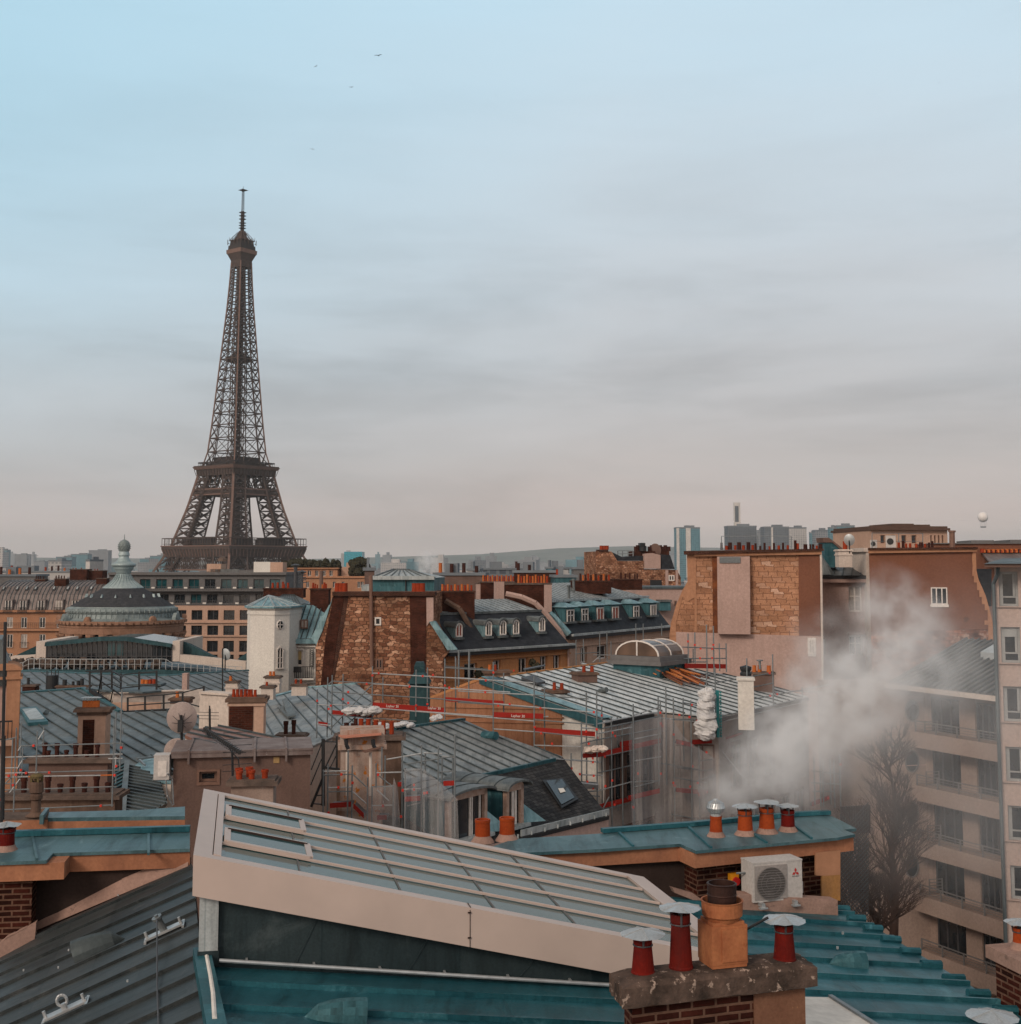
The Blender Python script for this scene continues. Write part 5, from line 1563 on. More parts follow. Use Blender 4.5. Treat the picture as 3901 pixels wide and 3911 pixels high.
# ---- 9 big rubble stone gable
pl = Pl(a2(1050, 700), 95, -3)
gz = ground_z(99)
U = lambda x: pl.uz(a2(x, 700))[0]; Z = lambda y: pl.uz(a2(1050, y))[1]
A_ = lambda pts, off=0: [pl.at(a2(x, y), off) for x, y in pts]
r = thing('stone_gable_house', pl.pt(U(1050), gz, -4), 'tall party wall of rough rubble stone with slanting dark brick flue bands', 'house')
mb = MB(); mb.prism(A_([(722, 420), (1458, 415), (1458, 640), (1560, 860), (1530, 900), (1530, 2900), (590, 2900), (590, 815), (680, 560)]), -pl.n * 8); mb.build('wall', m_rubble, r)
mb = MB(); mb.prism(A_([(722, 436), (800, 436), (745, 760), (700, 1115), (625, 1115), (660, 760)], .06), -pl.n * .3); mb.build('flue_band', m_brick, r)
mb = MB(); mb.prism(A_([(801, 436), (832, 436), (775, 800), (712, 1115), (701, 1115), (746, 760)], .03), -pl.n * .2); mb.build('darker_band', m_brick_d, r)  # darker brick strip along the left flue band
mb = MB(); mb.prism(A_([(1283, 440), (1404, 440), (1400, 1050), (1290, 1050)], .07), -pl.n * .3); mb.build('flue_band', m_brick, r)
mb = MB(); mb.prism(A_([(1405, 446), (1457, 446), (1457, 620), (1425, 632), (1407, 660)], .08), -pl.n * .3); mb.build('plaster_strip', m_pink, r)
mb = MB(); bar(mb, pl, U(715), U(1470), Z(434), Z(404), -1.0, .3); bar(mb, pl, U(735), U(1455), Z(440), Z(434), -1.0, .18); mb.build('coping', m_brick_d, r)
for x in (752, 778, 803, 1320, 1345, 1373):
 P = pl.at(a2(x, 404), -.4); pot(r, (P.x, P.y, pl.pt(0, Z(404)).z), .24, .62, m_pot, 1)
mb = MB(); mb.cyl(pl.at(a2(1004, 960), .2), pl.at(a2(996, 285), .2), .14, n=10); mb.build('drain_pipe', m_frame_b, r)
for x0, y0, x1, y1, fm in ((1025, 592, 1073, 652, m_frame), (1032, 898, 1085, 972, m_frame_b)):
 h = rect(pl, a2, x0, y0, x1, y1); w_ = window(r, pl, h, fm, m_gl, off=.02, fw=.11, mull=1 if y0 > 800 else 0)
mb = MB(); mb.prism(A_([(1425, 625), (1470, 622), (1610, 826), (1560, 835)], .2), -pl.n * .5); mb.build('slope_flashing', m_flash, r)
mb = MB(); mb.prism(A_([(715, 440), (700, 500), (640, 690), (610, 760), (635, 690), (690, 520)], .1) , -pl.n * 1.2); mb.build('slope_flashing', m_flash, r)
mb = MB(); mb.prism([pl.at(a2(x, y), -.6) for x, y in ((690, 500), (712, 500), (650, 700), (600, 800), (555, 745))], -pl.n * .5); mb.build('roof', m_flash, r)
# teal roof lantern on the house behind
pl = Pl(a2(1230, 350), 118, -5)
U = lambda x: pl.uz(a2(x, 350))[0]; Z = lambda y: pl.uz(a2(1230, y))[1]
r = thing('roof_lantern_house', pl.pt(U(1230), gz, -4), 'house top with a dark teal lift housing under a pale hipped zinc roof', 'house')
mb = MB(); bar(mb, pl, U(1005), U(1462), gz, Z(302), -7, 0); mb.build('wall', m_zinc_t, r)
mb = MB(); a, b, c_, d_ = [pl.pt(U(x), Z(302), o_) for x, o_ in ((1000, .3), (1468, .3), (1468, -7.3), (1000, -7.3))]; e, f = W(*a2(1165, 240), 121.5), W(*a2(1278, 242), 121.5)
mb.face([a, b, f, e]); mb.face([b, c_, f]); mb.face([c_, d_, e, f]); mb.face([d_, a, e]); mb.cur = 1
mb.beam(a, e, .2, .16); mb.beam(b, f, .2, .16); mb.beam(e, f, .2, .16)
for k in range(1, 7): mb.beam(a.lerp(b, k / 7), e.lerp(f, k / 7), .1, .1)
mb.cur = 0; mb.beam(a, b, .2, .35)
mb.build('roof', [m_zinc_w, m_zinc], r)
mb = MB(); mb.cyl(pl.pt(U(1255), Z(400), .1), pl.pt(U(1255), Z(290), .1), .06, n=6); mb.build('cable_pipe', m_black, r)
mb = MB(); bar(mb, pl, U(920), U(1000), Z(400), Z(355), -4, -.5); mb.build('side_housing', m_zinc_w, r)
m_zinc_l = zinc('zinc_light', (.22, .245, .25), (.36, .385, .39), light=(.46, .49, .49))
# ---- 10 first slate mansard with arched dormers
P = W(*a3(285, 845), 97); gl = PlL(a3(285, 845), a3(1108, 795), 97)
gz = ground_z(97)
n_, t_ = gl.n, gl.t
L_ = lambda x: gl.uz(a3(x, 845 - (x - 285) * .0608))[0]
uR = L_(1112)
r = thing('slate_mansard_house', gl.pt(uR / 2, gz, -4), 'orange rendered house with black slate mansard and round topped blue dormers', 'apartment house')
z0 = P.z
hol = [rect(gl, a3, *b) for b in ((335, 932, 430, 1062), (548, 908, 605, 1000), (735, 892, 803, 1006), (893, 877, 947, 988), (990, 866, 1045, 978))]
mb = MB(); wall(mb, gl, -1.2, uR, gz, z0 - .25, hol, .35); body(mb, gl, -1.2, uR, gz, z0 - .25, 9)
bar(mb, gl, -1.2, uR, z0 - .75, z0 - .62, .003, .12); bar(mb, gl, -1.2, uR, hol[2][2] - .15, hol[2][2] - .02, .003, .1)
mb.build('wall', m_orange, r)
for k, h in enumerate(hol): window(r, gl, h, m_frame, m_gl, off=-.3, fw=.1, mull=1)
for u, z, s, lb in ((hol[0][1], hol[0][2], .62, 'dark bush on the sill of the leftmost orange house window'), (hol[2][1] + .25, hol[2][2], .55, 'round green bush between two windows of the orange house')):
 c_ = gl.pt(u, z + .1, .45); mb = MB()
 for k in range(9): mb.blob(c_ + Vector((rnd.uniform(-.4, .4), rnd.uniform(-.2, .2), rnd.uniform(0, .8))), s * rnd.uniform(.3, .55), 70 + k, .5, nu=9, nv=6)
 tag(mb.build('bush', m_hedge), lb, 'plant')
mb = MB(); bar(mb, gl, -1.3, uR + .1, z0 - .28, z0 - .02, -.2, .55); mb.cur = 1; bar(mb, gl, -1.3, uR + .1, z0 - .02, z0 + .14, .3, .6); mb.build('gutter', [m_black, m_zinc_w], r)
mb = MB(); mb.tube([gl.pt(uR - .5, z0 - .3, .3), gl.pt(uR - .3, z0 - 1.0, .15), gl.pt(uR - .3, z0 - 6, .12)], .09, 8); mb.build('downpipe', m_pink, r)
T = upslope(P, n_, a3(113, 575)); k_ = (P - T).dot(n_); hz_ = T.z - z0
sl = lambda u, f, off=0: gl.pt(u, z0 + hz_ * f, -k_ * f) + (n_ * hz_ + UP * k_).normalized() * off
mb = MB(); mb.prism([sl(0, 0), sl(uR, 0), sl(uR - .6, 1), sl(0, 1)], -n_ * .15); mb.build('slate_slope', m_slate_f, r)
Tb = upslope(T, n_, a3(0, 470)) if False else None
kr, hr = 4.2, .95
top = lambda u, f: gl.pt(u, z0 + hz_ + hr * f, -k_ - kr * f)
seam_roof(r, [top(-1.5, 0), top(uR - .6, 0), top(uR - .6, 1), top(-1.5, 1)], top(0, 0) - top(0, 1), .62, [m_zinc_l, m_zinc], w=.06, h=.03)
mb = MB(); mb.beam(top(-1.5, 0) + UP * .05, top(uR - .6, 0) + UP * .05, .3, .18); mb.build('roof_edge', m_zinc, r)
def arched_dormer(parent, q, x0, x1, yt, yb, u_hint=None, red=False):
 zc = (Z_(q, x0, x1, yb))
 # face plane: where its foot meets the slate slope
 c = q((x0 + x1) / 2, yb); d = ray(*c)
 nn = (n_ * hz_ + UP * k_).normalized(); f = P.dot(nn) / d.dot(nn); F = d * f + n_ * .25
 pd = Pl(c, F.y, math.degrees(math.atan2(t_.y, t_.x))); pd.o = F
 h = rect(pd, q, x0, yt, x1, yb); w = (h[1] - h[0]) / 2; m = (h[0] + h[1]) / 2
 w2 = w * 1.42; zs = h[3] - w
 arch = [(m - w2, h[2])] + [(m + w2 * math.cos(math.pi * (1 - k / 10)), zs + w2 * .95 * math.sin(math.pi * k / 10)) for k in range(11)] + [(m + w2, h[2])]
 mb = MB(); mb.prism([pd.pt(a, b) for a, b in arch], -n_ * 3.2); dm = mb.build('dormer', m_flash, parent)
 mb = MB()
 A = [pd.pt(m + w2 * 1.12 * math.cos(math.pi * (1 - k / 10)), zs + w2 * 1.1 * math.sin(math.pi * k / 10), .12) for k in range(11)]
 for p, s in zip(A, A[1:]): mb.face([p, s, s - n_ * 3.2, p - n_ * 3.2]); mb.beam(p, s, .12)
 mb.build('dormer_roof', m_zinc, dm)
 win = [(m - w, h[2] + .1)] + [(m + w * math.cos(math.pi * (1 - k / 10)), zs + w * math.sin(math.pi * k / 10)) for k in range(11)] + [(m + w, h[2] + .1)]
 mb = MB(); mb.face([pd.pt(a, b, .03) for a, b in win]); mb.build('pane', m_redc if red else m_gl, dm)
 mb = MB()
 W_ = [pd.pt(a, b, .06) for a, b in win]
 for p, s in zip(W_, W_[1:] + W_[:1]): mb.beam(p, s, .11)
 bar(mb, pd, m - .05, m + .05, h[2] + .1, h[3] - .1, .035, .09)
 mb.build('window_frame', m_frame, dm)
 mb = MB(); bar(mb, pd, m - w2 * 1.1, m + w2 * 1.1, h[2] - .16, h[2], -.6, .2); mb.build('sill', m_zinc, dm)
 return dm
def Z_(q, x0, x1, yb): return 0
m_redc = flat('red_curtain', (.28, .05, .025), .6)
for x0, x1, yt, yb, rd in ((272, 314, 640, 742, True), (492, 530, 626, 734, False), (597, 636, 620, 728, False), (694, 731, 614, 722, False), (886, 922, 598, 700, False)):
 arched_dormer(r, a3, x0, x1, yt, yb, red=rd)
stack(r, a3, 101, 150, 412, 398, 700, 2.2, m_brick, ang=8, pots=[(x, 348, 20, m_pot_o) for x in (175, 215, 268, 318, 362)] + [(x, 356, 18) for x in (195, 240, 290, 340, 388)], slabmat=m_brick_d)
mb = MB(); mb.tube([W(*a3(x, y), 100.4) for x, y in ((195, 470), (300, 530), (335, 590), (398, 705))], .22, 6); mb.build('step_coping', m_stone_d, r)
mb = MB(); mb.prism([W(*a3(x, y), 94.2) for x, y in ((78, 628), (112, 620), (285, 830), (235, 835))], Vector((0, .6, 0))); mb.build('slope_flashing', m_flash, r)
# big fire wall between the two mansards
pl = Pl(a3(800, 440), 112, 10)
fw = thing('fire_wall', pl.pt(pl.uz(a3(800, 440))[0], gz, -.5), 'broad brick fire wall crowned with a long row of red pots between the slate roofs', 'wall')
potl = [(x, 288 if i % 3 else 278, 17, (m_pot_o, m_pot, None)[i % 3]) for i, x in enumerate(range(735, 960, 21))]
o, pl2, uz2 = stack(fw, a3, 112, 625, 975, 340, 600, .9, m_brick, ang=10, pots=potl, pmat=m_pot_o, zb=gz, slab=.16, name='fire_wall', top=True)
mb = MB(); a, b, c_, d_ = rect(pl2, a3, 922, 352, 978, 556); bar(mb, pl2, a, b, c_, d_, -.9, .08); mb.build('quoin', m_pink, fw)
mb = MB(); a, b, c_, d_ = rect(pl2, a3, 565, 340, 628, 430); bar(mb, pl2, a, b, c_ - 3, d_ + .1, -.9, .1); mb.build('quoin', m_pink, fw)
mb = MB(); mb.tube([W(*a3(x, y), 110.5) for x, y in ((640, 420), (760, 445), (860, 490), (930, 560), (1040, 700), (1065, 760))], .25, 6); mb.build('step_coping', m_pink, fw)
fw = thing('fire_wall', W(*a3(510, 380), 122) * 1 + Vector((0, 0, -16)), 'low brick fire wall with a dense row of orange pots left of the broad one', 'wall')
stack(fw, a3, 122, 455, 700, 328, 430, .9, m_brick, ang=6, pots=[(x, 282 + (i * 7) % 14, 15, (m_pot_o, m_pot)[i % 2]) for i, x in enumerate(range(475, 700, 17))], zb=gz, name='fire_wall', top=True)
stack(fw, a3, 121.9, 425, 458, 340, 445, .9, m_pink, ang=6, slab=.06, zb=gz, name='pier', top=True)
# ---- 11 second slate mansard with square dormers
gl2 = PlL(a3(1118, 728), a3(1850, 660), 112)
gz = ground_z(115)
n2, t2, P2 = gl2.n, gl2.t, gl2.o.copy()
z2 = P2.z
uR2 = gl2.uz(a3(1852, 660))[0]
r = thing('slate_mansard_house', gl2.pt(uR2 / 2, gz, -4), 'pale peach house with black slate mansard and square blue dormers', 'apartment house')
hol = [rect(gl2, a3, *b) for b in ((1190, 812, 1240, 930), (1312, 800, 1388, 900), (1476, 785, 1530, 860))]
mb = MB(); wall(mb, gl2, -.5, uR2 + 1, gz, z2 - .3, hol, .35); body(mb, gl2, -.5, uR2 + 1, gz, z2 - .3, 9)
bar(mb, gl2, -.5, uR2 + 1, z2 - 1.0, z2 - .85, .003, .2)
mb.build('wall', m_peach_p, r)
for h in hol: window(r, gl2, h, m_frame, m_gl, off=-.3, fw=.1)
mb = MB(); bar(mb, gl2, -.5, uR2 + .3, z2 - .32, z2 - .02, -.2, .55); mb.cur = 1; bar(mb, gl2, -.5, uR2 + .3, z2 - .02, z2 + .16, .3, .6); mb.build('gutter', [m_black, m_zinc_w], r)
T2 = upslope(P2, n2, a3(982, 478)); k2, h2 = (P2 - T2).dot(n2), T2.z - z2
sl2 = lambda u, f: gl2.pt(u, z2 + h2 * f, -k2 * f)
mb = MB(); mb.prism([sl2(-.2, 0), sl2(uR2, 0), sl2(uR2 - 1.2, 1), sl2(-.2, 1)], -n2 * .15); mb.build('slate_slope', m_slate_f, r)
top2 = lambda u, f: gl2.pt(u, z2 + h2 + 1.5 * f, -k2 - 5 * f)
seam_roof(r, [top2(-.3, 0), top2(uR2 - 1.2, 0), top2(uR2 - 4, 1), top2(-.3, 1)], top2(0, 0) - top2(0, 1), .8, [m_zinc_l, m_zinc], w=.06, h=.03)
mb = MB(); mb.beam(top2(-.3, 0) + UP * .05, top2(uR2 - 1.2, 0) + UP * .05, .35, .2); mb.build('roof_edge', m_zinc_w, r)
for i, (x0, x1, yt, yb) in enumerate(((1088, 1138, 536, 628), (1196, 1242, 528, 620), (1309, 1356, 520, 612), (1421, 1466, 514, 604), (1578, 1617, 508, 592), (1704, 1744, 500, 580))):
 c = a3((x0 + x1) / 2, yb); d = ray(*c); nn = (n2 * h2 + UP * k2).normalized(); F = d * (P2.dot(nn) / d.dot(nn)) + n2 * .3
 pd = Pl(c, F.y, math.degrees(math.atan2(t2.y, t2.x))); pd.o = F
 h = rect(pd, a3, x0, yt, x1, yb); g = .22
 mb = MB(); bar(mb, pd, h[0] - g, h[1] + g, h[2], h[3] + g, -3.5, 0); dm = mb.build('dormer', m_zinc_t, r)
 mb = MB(); a, b, c_, d_ = [pd.pt(u, h[3] + g, o_) for u, o_ in ((h[0] - g * 2, .3), (h[1] + g * 2, .3), (h[1] + g * 2, -3.4), (h[0] - g * 2, -3.4))]; m_ = (h[0] + h[1]) / 2
 e, f = pd.pt(m_, h[3] + g + .4, -.5), pd.pt(m_, h[3] + g + .4, -3.4)
 mb.face([a, b, e]); mb.face([b, c_, f, e]); mb.face([d_, a, e, f]); mb.face([a, b, c_, d_]); mb.build('dormer_roof', m_flash, dm)
 mb = MB(); bar(mb, pd, h[0], h[1], h[2] + .08, h[3], .004, .02); mb.build('pane', m_redc if i in (2, 3) else (m_gl_c if i == 5 else m_gl), dm)
 mb = MB(); bar(mb, pd, h[0] - .02, h[0] + .1, h[2] + .05, h[3], .022, .1); bar(mb, pd, h[1] - .1, h[1] + .02, h[2] + .05, h[3], .022, .1); bar(mb, pd, h[0], h[1], h[3] - .1, h[3], .023, .09); bar(mb, pd, m_ - .06, m_ + .06, h[2], h[3], .022, .08)
 if i in (0, 1, 4): bar(mb, pd, h[0], h[1], (h[2] + h[3]) / 2, (h[2] + h[3]) / 2 + .08, .022, .07)
 mb.build('window_frame', m_frame, dm)
 mb = MB(); bar(mb, pd, h[0] - g * 1.6, h[1] + g * 1.6, h[2] - .12, h[2] + .05, -.5, .2); mb.build('sill', m_zinc, dm)
stack(r, a3, 122, 1152, 1418, 322, 420, 1.6, m_brick, ang=14, pots=[(x, 270 + (i * 11) % 16, 17, (m_pot_d, m_pot_o, m_pot_d, m_pot)[i % 4]) for i, x in enumerate(range(1190, 1400, 19))], slabmat=m_brick_d)
stack(r, a3, 132, 1440, 1645, 310, 392, 1.6, m_brick, ang=14, pots=[(x, 262 + (i * 9) % 14, 15, m_pot_d) for i, x in enumerate((1488, 1520, 1552, 1590, 1608))], slabmat=m_brick_d)
mb = MB(); mb.tube([W(*a3(x, y), 111.4) for x, y in ((960, 565), (1000, 600), (1105, 718))], .32, 6); mb.build('slope_flashing', m_flash, r)
for x, y in ((1106, 425), (1140, 378)):
 p = W(*a3(x, y), 117); mb = MB(); mb.cyl(p - UP * .4, p + UP * .7, .12, n=8); mb.cyl(p + UP * .7, p + UP * .85, .2, n=8); mb.build('vent_pipe', m_zinc, r)
# ---- 12 far roofline behind: rubble house, pink wall, pot rows
pl = Pl(a3(1550, 250), 190, 8); gz = ground_z(190)
A_ = lambda pts, off=0: [pl.at(a3(x, y), off) for x, y in pts]
r = thing('rubble_house', pl.pt(pl.uz(a3(1550, 250))[0], gz, -4), 'orange rubble stone house end with a railed roof terrace on the far roofline', 'house')
mb = MB(); mb.prism(A_([(1305, 108), (1418, 108), (1462, 178), (1655, 178), (1655, 240), (1810, 240), (1900, 245), (1930, 300), (1930, 600), (1305, 600)]), -pl.n * 9); mb.build('wall', m_rubble, r)
mb = MB(); mb.prism(A_([(1325, 94), (1395, 94), (1395, 110), (1325, 110)], .2), -pl.n * 2); mb.build('chimney_slab', m_brick_d, r)
for x in (1345, 1368, 1385): P = pl.at(a3(x, 95), -.5); pot(r, P, .3, .6, m_pot, 1)
mb = MB(); mb.prism(A_([(1420, 112), (1460, 176), (1652, 176), (1652, 140), (1590, 140), (1500, 150)], -.5), -pl.n * 5); mb.build('terrace_roof', m_slate_f, r)
rail_run(r, a3, 190.4, [(1465, 150, 104), (1500, 148, 102), (1540, 146, 102), (1578, 144, 104)], 0, m_steel, .1, 'terrace_railing')
mb = MB(); mb.prism(A_([(1590, 106), (1845, 106), (1845, 140), (1660, 175), (1590, 175)], -1), -pl.n * 4); mb.build('brick_block', m_brick, r)
mb = MB(); mb.prism(A_([(1662, 125), (1722, 120), (1780, 135), (1780, 235), (1662, 235)], .3), -pl.n * 3); mb.build('plaster_block', m_pink, r)
mb = MB(); mb.prism(A_([(1785, 130), (1850, 135), (1885, 238), (1785, 238)], .1), -pl.n * 3); mb.build('roof', m_slate_f, r)
mb = MB(); mb.prism(A_([(1632, 45), (1668, 45), (1668, 68), (1632, 68)]), -pl.n * 1.4); mb.cyl(*A_([(1650, 106), (1650, 66)], -.6), .5, n=8); mb.build('flue', m_black, r)
for k, x in enumerate((1598, 1612, 1700, 1715, 1730, 1778, 1800, 1815, 1840)): P = pl.at(a3(x, 106), -1.6); pot(r, P, .3, .7 + .2 * (k % 2), m_pot_d, 1)
h = rect(pl, a3, 1838, 282, 1882, 325); window(r, pl, h, m_frame, m_gl, off=.02, fw=.16)
mb = MB(); bar(mb, pl, *rect(pl, a3, 1703, 318, 1788, 362), .01, .08); mb.build('awning', m_black, r)
mb = MB(); bar(mb, pl, *rect(pl, a3, 1815, 245, 1836, 360), .02, .15); bar(mb, pl, *rect(pl, a3, 1890, 245, 1908, 360), .02, .15); mb.build('pilaster', m_pink, r)
p = pl.at(a3(1740, 100), -1); dish(r, p, .9, Vector((.5, 1, .2)), m_taupe, name='dish')
pl = Pl(a3(1760, 460), 142, 6)
r = thing('plain_wall_house', pl.pt(pl.uz(a3(1760, 460))[0], ground_z(142), -3), 'plain pinkish house end under the orange rubble house', 'house')
mb = MB(); a, b, c_, d_ = rect(pl, a3, 1600, 382, 2000, 700); bar(mb, pl, a, b, ground_z(142), d_, -6, 0); mb.build('wall', m_pink, r)
mb = MB(); bar(mb, pl, a - .1, b, d_ + .003, d_ + .25, -6, .2); mb.build('coping', m_zinc_d, r)
h = rect(pl, a3, 1880, 470, 1898, 508); window(r, pl, h, m_frame_b, m_gl, off=.02, fw=.1, mull=0)
mb = MB(); bar(mb, pl, *rect(pl, a3, 1752, 475, 1832, 540), -1, 1.5); o = mb.build('dormer', m_zinc_t, r); mb = MB(); a, b, c_, d_ = rect(pl, a3, 1745, 462, 1838, 476); bar(mb, pl, a, b, c_, d_, -1.2, 1.7); mb.build('dormer_roof', m_zinc, o)
# rows of distant houses between 200 and 420 m that close the roofline
rows = [(a3, 115, 480, 285, 230, m_taupe, 'low dark house with a cluttered roof beside the pale hipped lantern'), (a3, 700, 1000, 265, 260, m_brick, 'brick house top behind the long row of pots'),
  (a3, 1000, 1160, 300, 250, m_zinc_t, 'teal grey flat roofed house left of the brick pot stack'), (a3, 1140, 1310, 240, 290, m_clad, 'dark long flat roofed house behind the black pots'),
  (a3, 935, 985, 235, 330, m_tealb, 'small teal cube of a house on the middle roofline'), (a3, 975, 1110, 238, 340, m_paleb, 'white colonnaded house on the middle roofline'), (a3, 470, 800, 243, 350, m_darkb, 'long dark house on the middle roofline'),
  (a1, -40, 260, 485, 300, m_clad, 'dark flat roof behind the brown mansard'), (a1, 0, 520, 455, 420, m_paleb, 'pale row of houses behind the brown mansard roof'), (a2, 950, 1020, 250, 210, m_taupe, 'thin taupe house top left of the hipped lantern'),
  (a3, 360, 440, 250, 300, m_paleb, 'pale house top with a stair head between pot rows')]
for q, x0, x1, yt, y, m, lb in rows:
 pl = Pl(q((x0 + x1) / 2, yt), y, rnd.uniform(-8, 8)); u0, u1, z0_, z1_ = rect(pl, q, x0, yt, x1, yt + 100)
 r = thing('distant_house', pl.pt((u0 + u1) / 2, ground_z(y), -5), lb, 'house')
 mb = MB(); bar(mb, pl, u0, u1, ground_z(y) - .2, z1_, -10, 0); mb.build('wall', m, r)
 mb = MB(); bar(mb, pl, u0 - .3, u1 + .3, z1_ + .003, z1_ + .5, -10.3, .3); bar(mb, pl, u0 + (u1 - u0) * .2, u0 + (u1 - u0) * .45, z1_ + .5, z1_ + 2.2, -6, -2)
 mb.build('roof', m_roofg, r)
 for k in range(int((u1 - u0) / 2.2)):
  if rnd.random() < .6: pot(r, pl.pt(u0 + .8 + k * 2.2, z1_ + .5, -rnd.uniform(.8, 3)), .35, rnd.uniform(.9, 1.8), rnd.choice((m_pot_o, m_pot, m_pot_d)), 1)
# ================================================================== roofs under the scaffolds and the right half
# ---- 13 pale zinc roof between the towers (left of the scaffold)
P3 = Pl3(W(*a2(205, 1210), 74), W(*a2(880, 1085), 78), W(*a2(560, 1500), 55))
po = [on(a2, P3, p) for p in ((130, 1210), (200, 1200), (530, 1112), (890, 1083), (1010, 1180), (1010, 1330), (830, 1420), (500, 1570), (130, 1500))]
r = thing('pale_zinc_house', ctr(po, GN), 'house with pale patched zinc roof and white chimneys below the white tower', 'house')
d = on(a8, P3, (150, 640)) - on(a8, P3, (0, 480))
m_zinc_p = zinc('zinc_pale_patched', (.15, .165, .17), (.29, .305, .305), panel=(.7, 1.6), light=(.36, .385, .39))
seam_roof(r, po, d, .62, [m_zinc_p, m_seam], w=.05, h=.05)
mass(r, po, m_cream, GN)
mb = MB(); mb.beam(po[1], po[2], .3, .15); mb.beam(po[2], po[3], .3, .15); mb.build('ridge_flashing', m_flash, r)
stack(r, a2, 72, 215, 322, 1025, 1145, .7, m_cream, pots=[(258, 990, 24, m_pot_o), (282, 990, 24, m_pot_o)], collar=.3)
stack(r, a2, 68, 187, 278, 1098, 1200, .7, m_cream, pots=[(232, 1067, 20)])
stack(r, a2, 71, 412, 520, 1083, 1170, .7, m_cream, pots=[(446, 1048, 20), (483, 1048, 20)])
q = [on(a2, P3, p, .1) for p in ((310, 1275), (355, 1270), (445, 1340), (385, 1350))]
mb = MB(); mb.prism(q, UP * .08); mb.prism([on(a2, P3, p, o_) for p, o_ in (((350, 1268), .45), ((385, 1262), .5), ((447, 1338), .12), ((388, 1348), .12))], UP * .06); mb.build('roof_window', m_zinc, r)
stack(r, a7, 48, 1215, 1470, 738, 800, .8, m_stone_d, pots=[(1308, 610, 48, m_pot_d), (1380, 600, 46, m_pot_d)], style=2)
o, pl, uz_ = stack(r, a7, 46, 778, 1100, 395, 900, 1.0, m_peach_p, ang=6, pots=[(x, 318, 34, m_pot) for x in (828, 862, 898, 935, 968, 990)] + [(1025, 322, 34)], cowl=0, slab=.16, over=.12, slabmat=m_stone_d, collar=.14)
a, b, c_, d_ = rect(pl, a7, 782, 456, 1003, 900); mb = MB(); bar(mb, pl, a, b, c_, d_, .004, .03); mb.build('brick_panel', m_brick, o)
pl = PlL(a7(515, 350), a7(775, 372), 50)
r = thing('parapet_wall', pl.pt(pl.uz(a7(640, 360))[0], GN, -.2), 'stained white parapet wall with moulded coping left of the brick panelled chimney', 'wall')
mb = MB(); mb.prism([pl.at(a7(x, y)) for x, y in ((512, 362), (776, 378), (776, 660), (520, 440))] , -pl.n * .4); mb.prism([pl.pt(pl.uz(a7(x, 400))[0], z) for x, z in ((512, GN), (776, GN))] + [pl.at(a7(776, 655)), pl.at(a7(512, 430))], -pl.n * .38)
mb.build('parapet_wall', m_cream, r)
mb = MB(); mb.prism([pl.at(a7(x, y), .1) for x, y in ((508, 340), (778, 362), (778, 380), (508, 362))], -pl.n * .6); mb.build('coping', m_cream, r)
# ---- 14 near zinc roof with slate mansard, dormers
EL = W(*a8(1440, 1175), 43.5)
P3 = Pl3(EL, W(*a8(865, 690), 50.5), hz(b1(890, 1095), EL.z))
po = [on(a8, P3, p) for p in ((700, 720), (865, 690), (1500, 600), (1780, 725), (2405, 935), (2335, 975), (1440, 1176), (700, 1345))]
r = thing('near_zinc_house', ctr(po, GN), 'house with broad zinc roof over a dark slate slope with two dormers, mid picture', 'apartment house')
d = on(a8, P3, (1640, 1110)) - on(a8, P3, (950, 780))
seam_roof(r, po, d, .60, [m_zinc_p, m_seam], w=.045, h=.05)
mb = MB(); mb.beam(po[1], po[2], .18, .15); mb.beam(po[5] + UP * .0, po[6], .12, .2); mb.build('ridge_flashing', m_zinc_t, r)
LO = W(*b1(740, 1745), 41.9)
PS = Pl3(EL, hz(b1(890, 1095), EL.z), LO)
sp = [on(b1, PS, p) for p in ((-745, 1465), (0, 1295), (890, 1098), (965, 1065), (1130, 1290), (1385, 1600), (580, 1800), (-745, 2120))]
mb = MB(); mb.prism(sp, Vector((0, .25, -.1))); mb.build('slate_slope', m_slate, r)
low = [sp[5], sp[6], sp[7]]
mb = MB(); mb.face([sp[7], sp[6], sp[5], Vector((sp[5].x, sp[5].y, GN)), Vector((sp[7].x, sp[7].y, GN))][::1]); mb.build('front_wall', m_pink, r)
mass(r, [sp[0], sp[1], sp[2], sp[3], po[3], po[2], po[1], po[0]], m_orange, GN, drop=.3)
mb = MB(); a, b = sp[6], sp[5]
mb.beam(a + Vector((-.05, -.12, -.05)), b + Vector((-.05, -.12, -.05)), .14, .12); mb.cur = 1; mb.beam(a + UP * .12, b + UP * .12, .05, .2)
for k in range(8): mb.box(a.lerp(b, k / 7) + Vector((-.1, -.2, -.12)), .05, .05, .25)
mb.build('gutter', [m_black, m_zinc_w], r)
td = (on(a8, P3, (1440, 1175)) - hz(b1(890, 1095), EL.z)); td = -td.normalized(); nd = Vector((td.y, -td.x, 0));
if nd.y > 0: nd = -nd
angd = math.degrees(math.atan2(td.y, td.x))
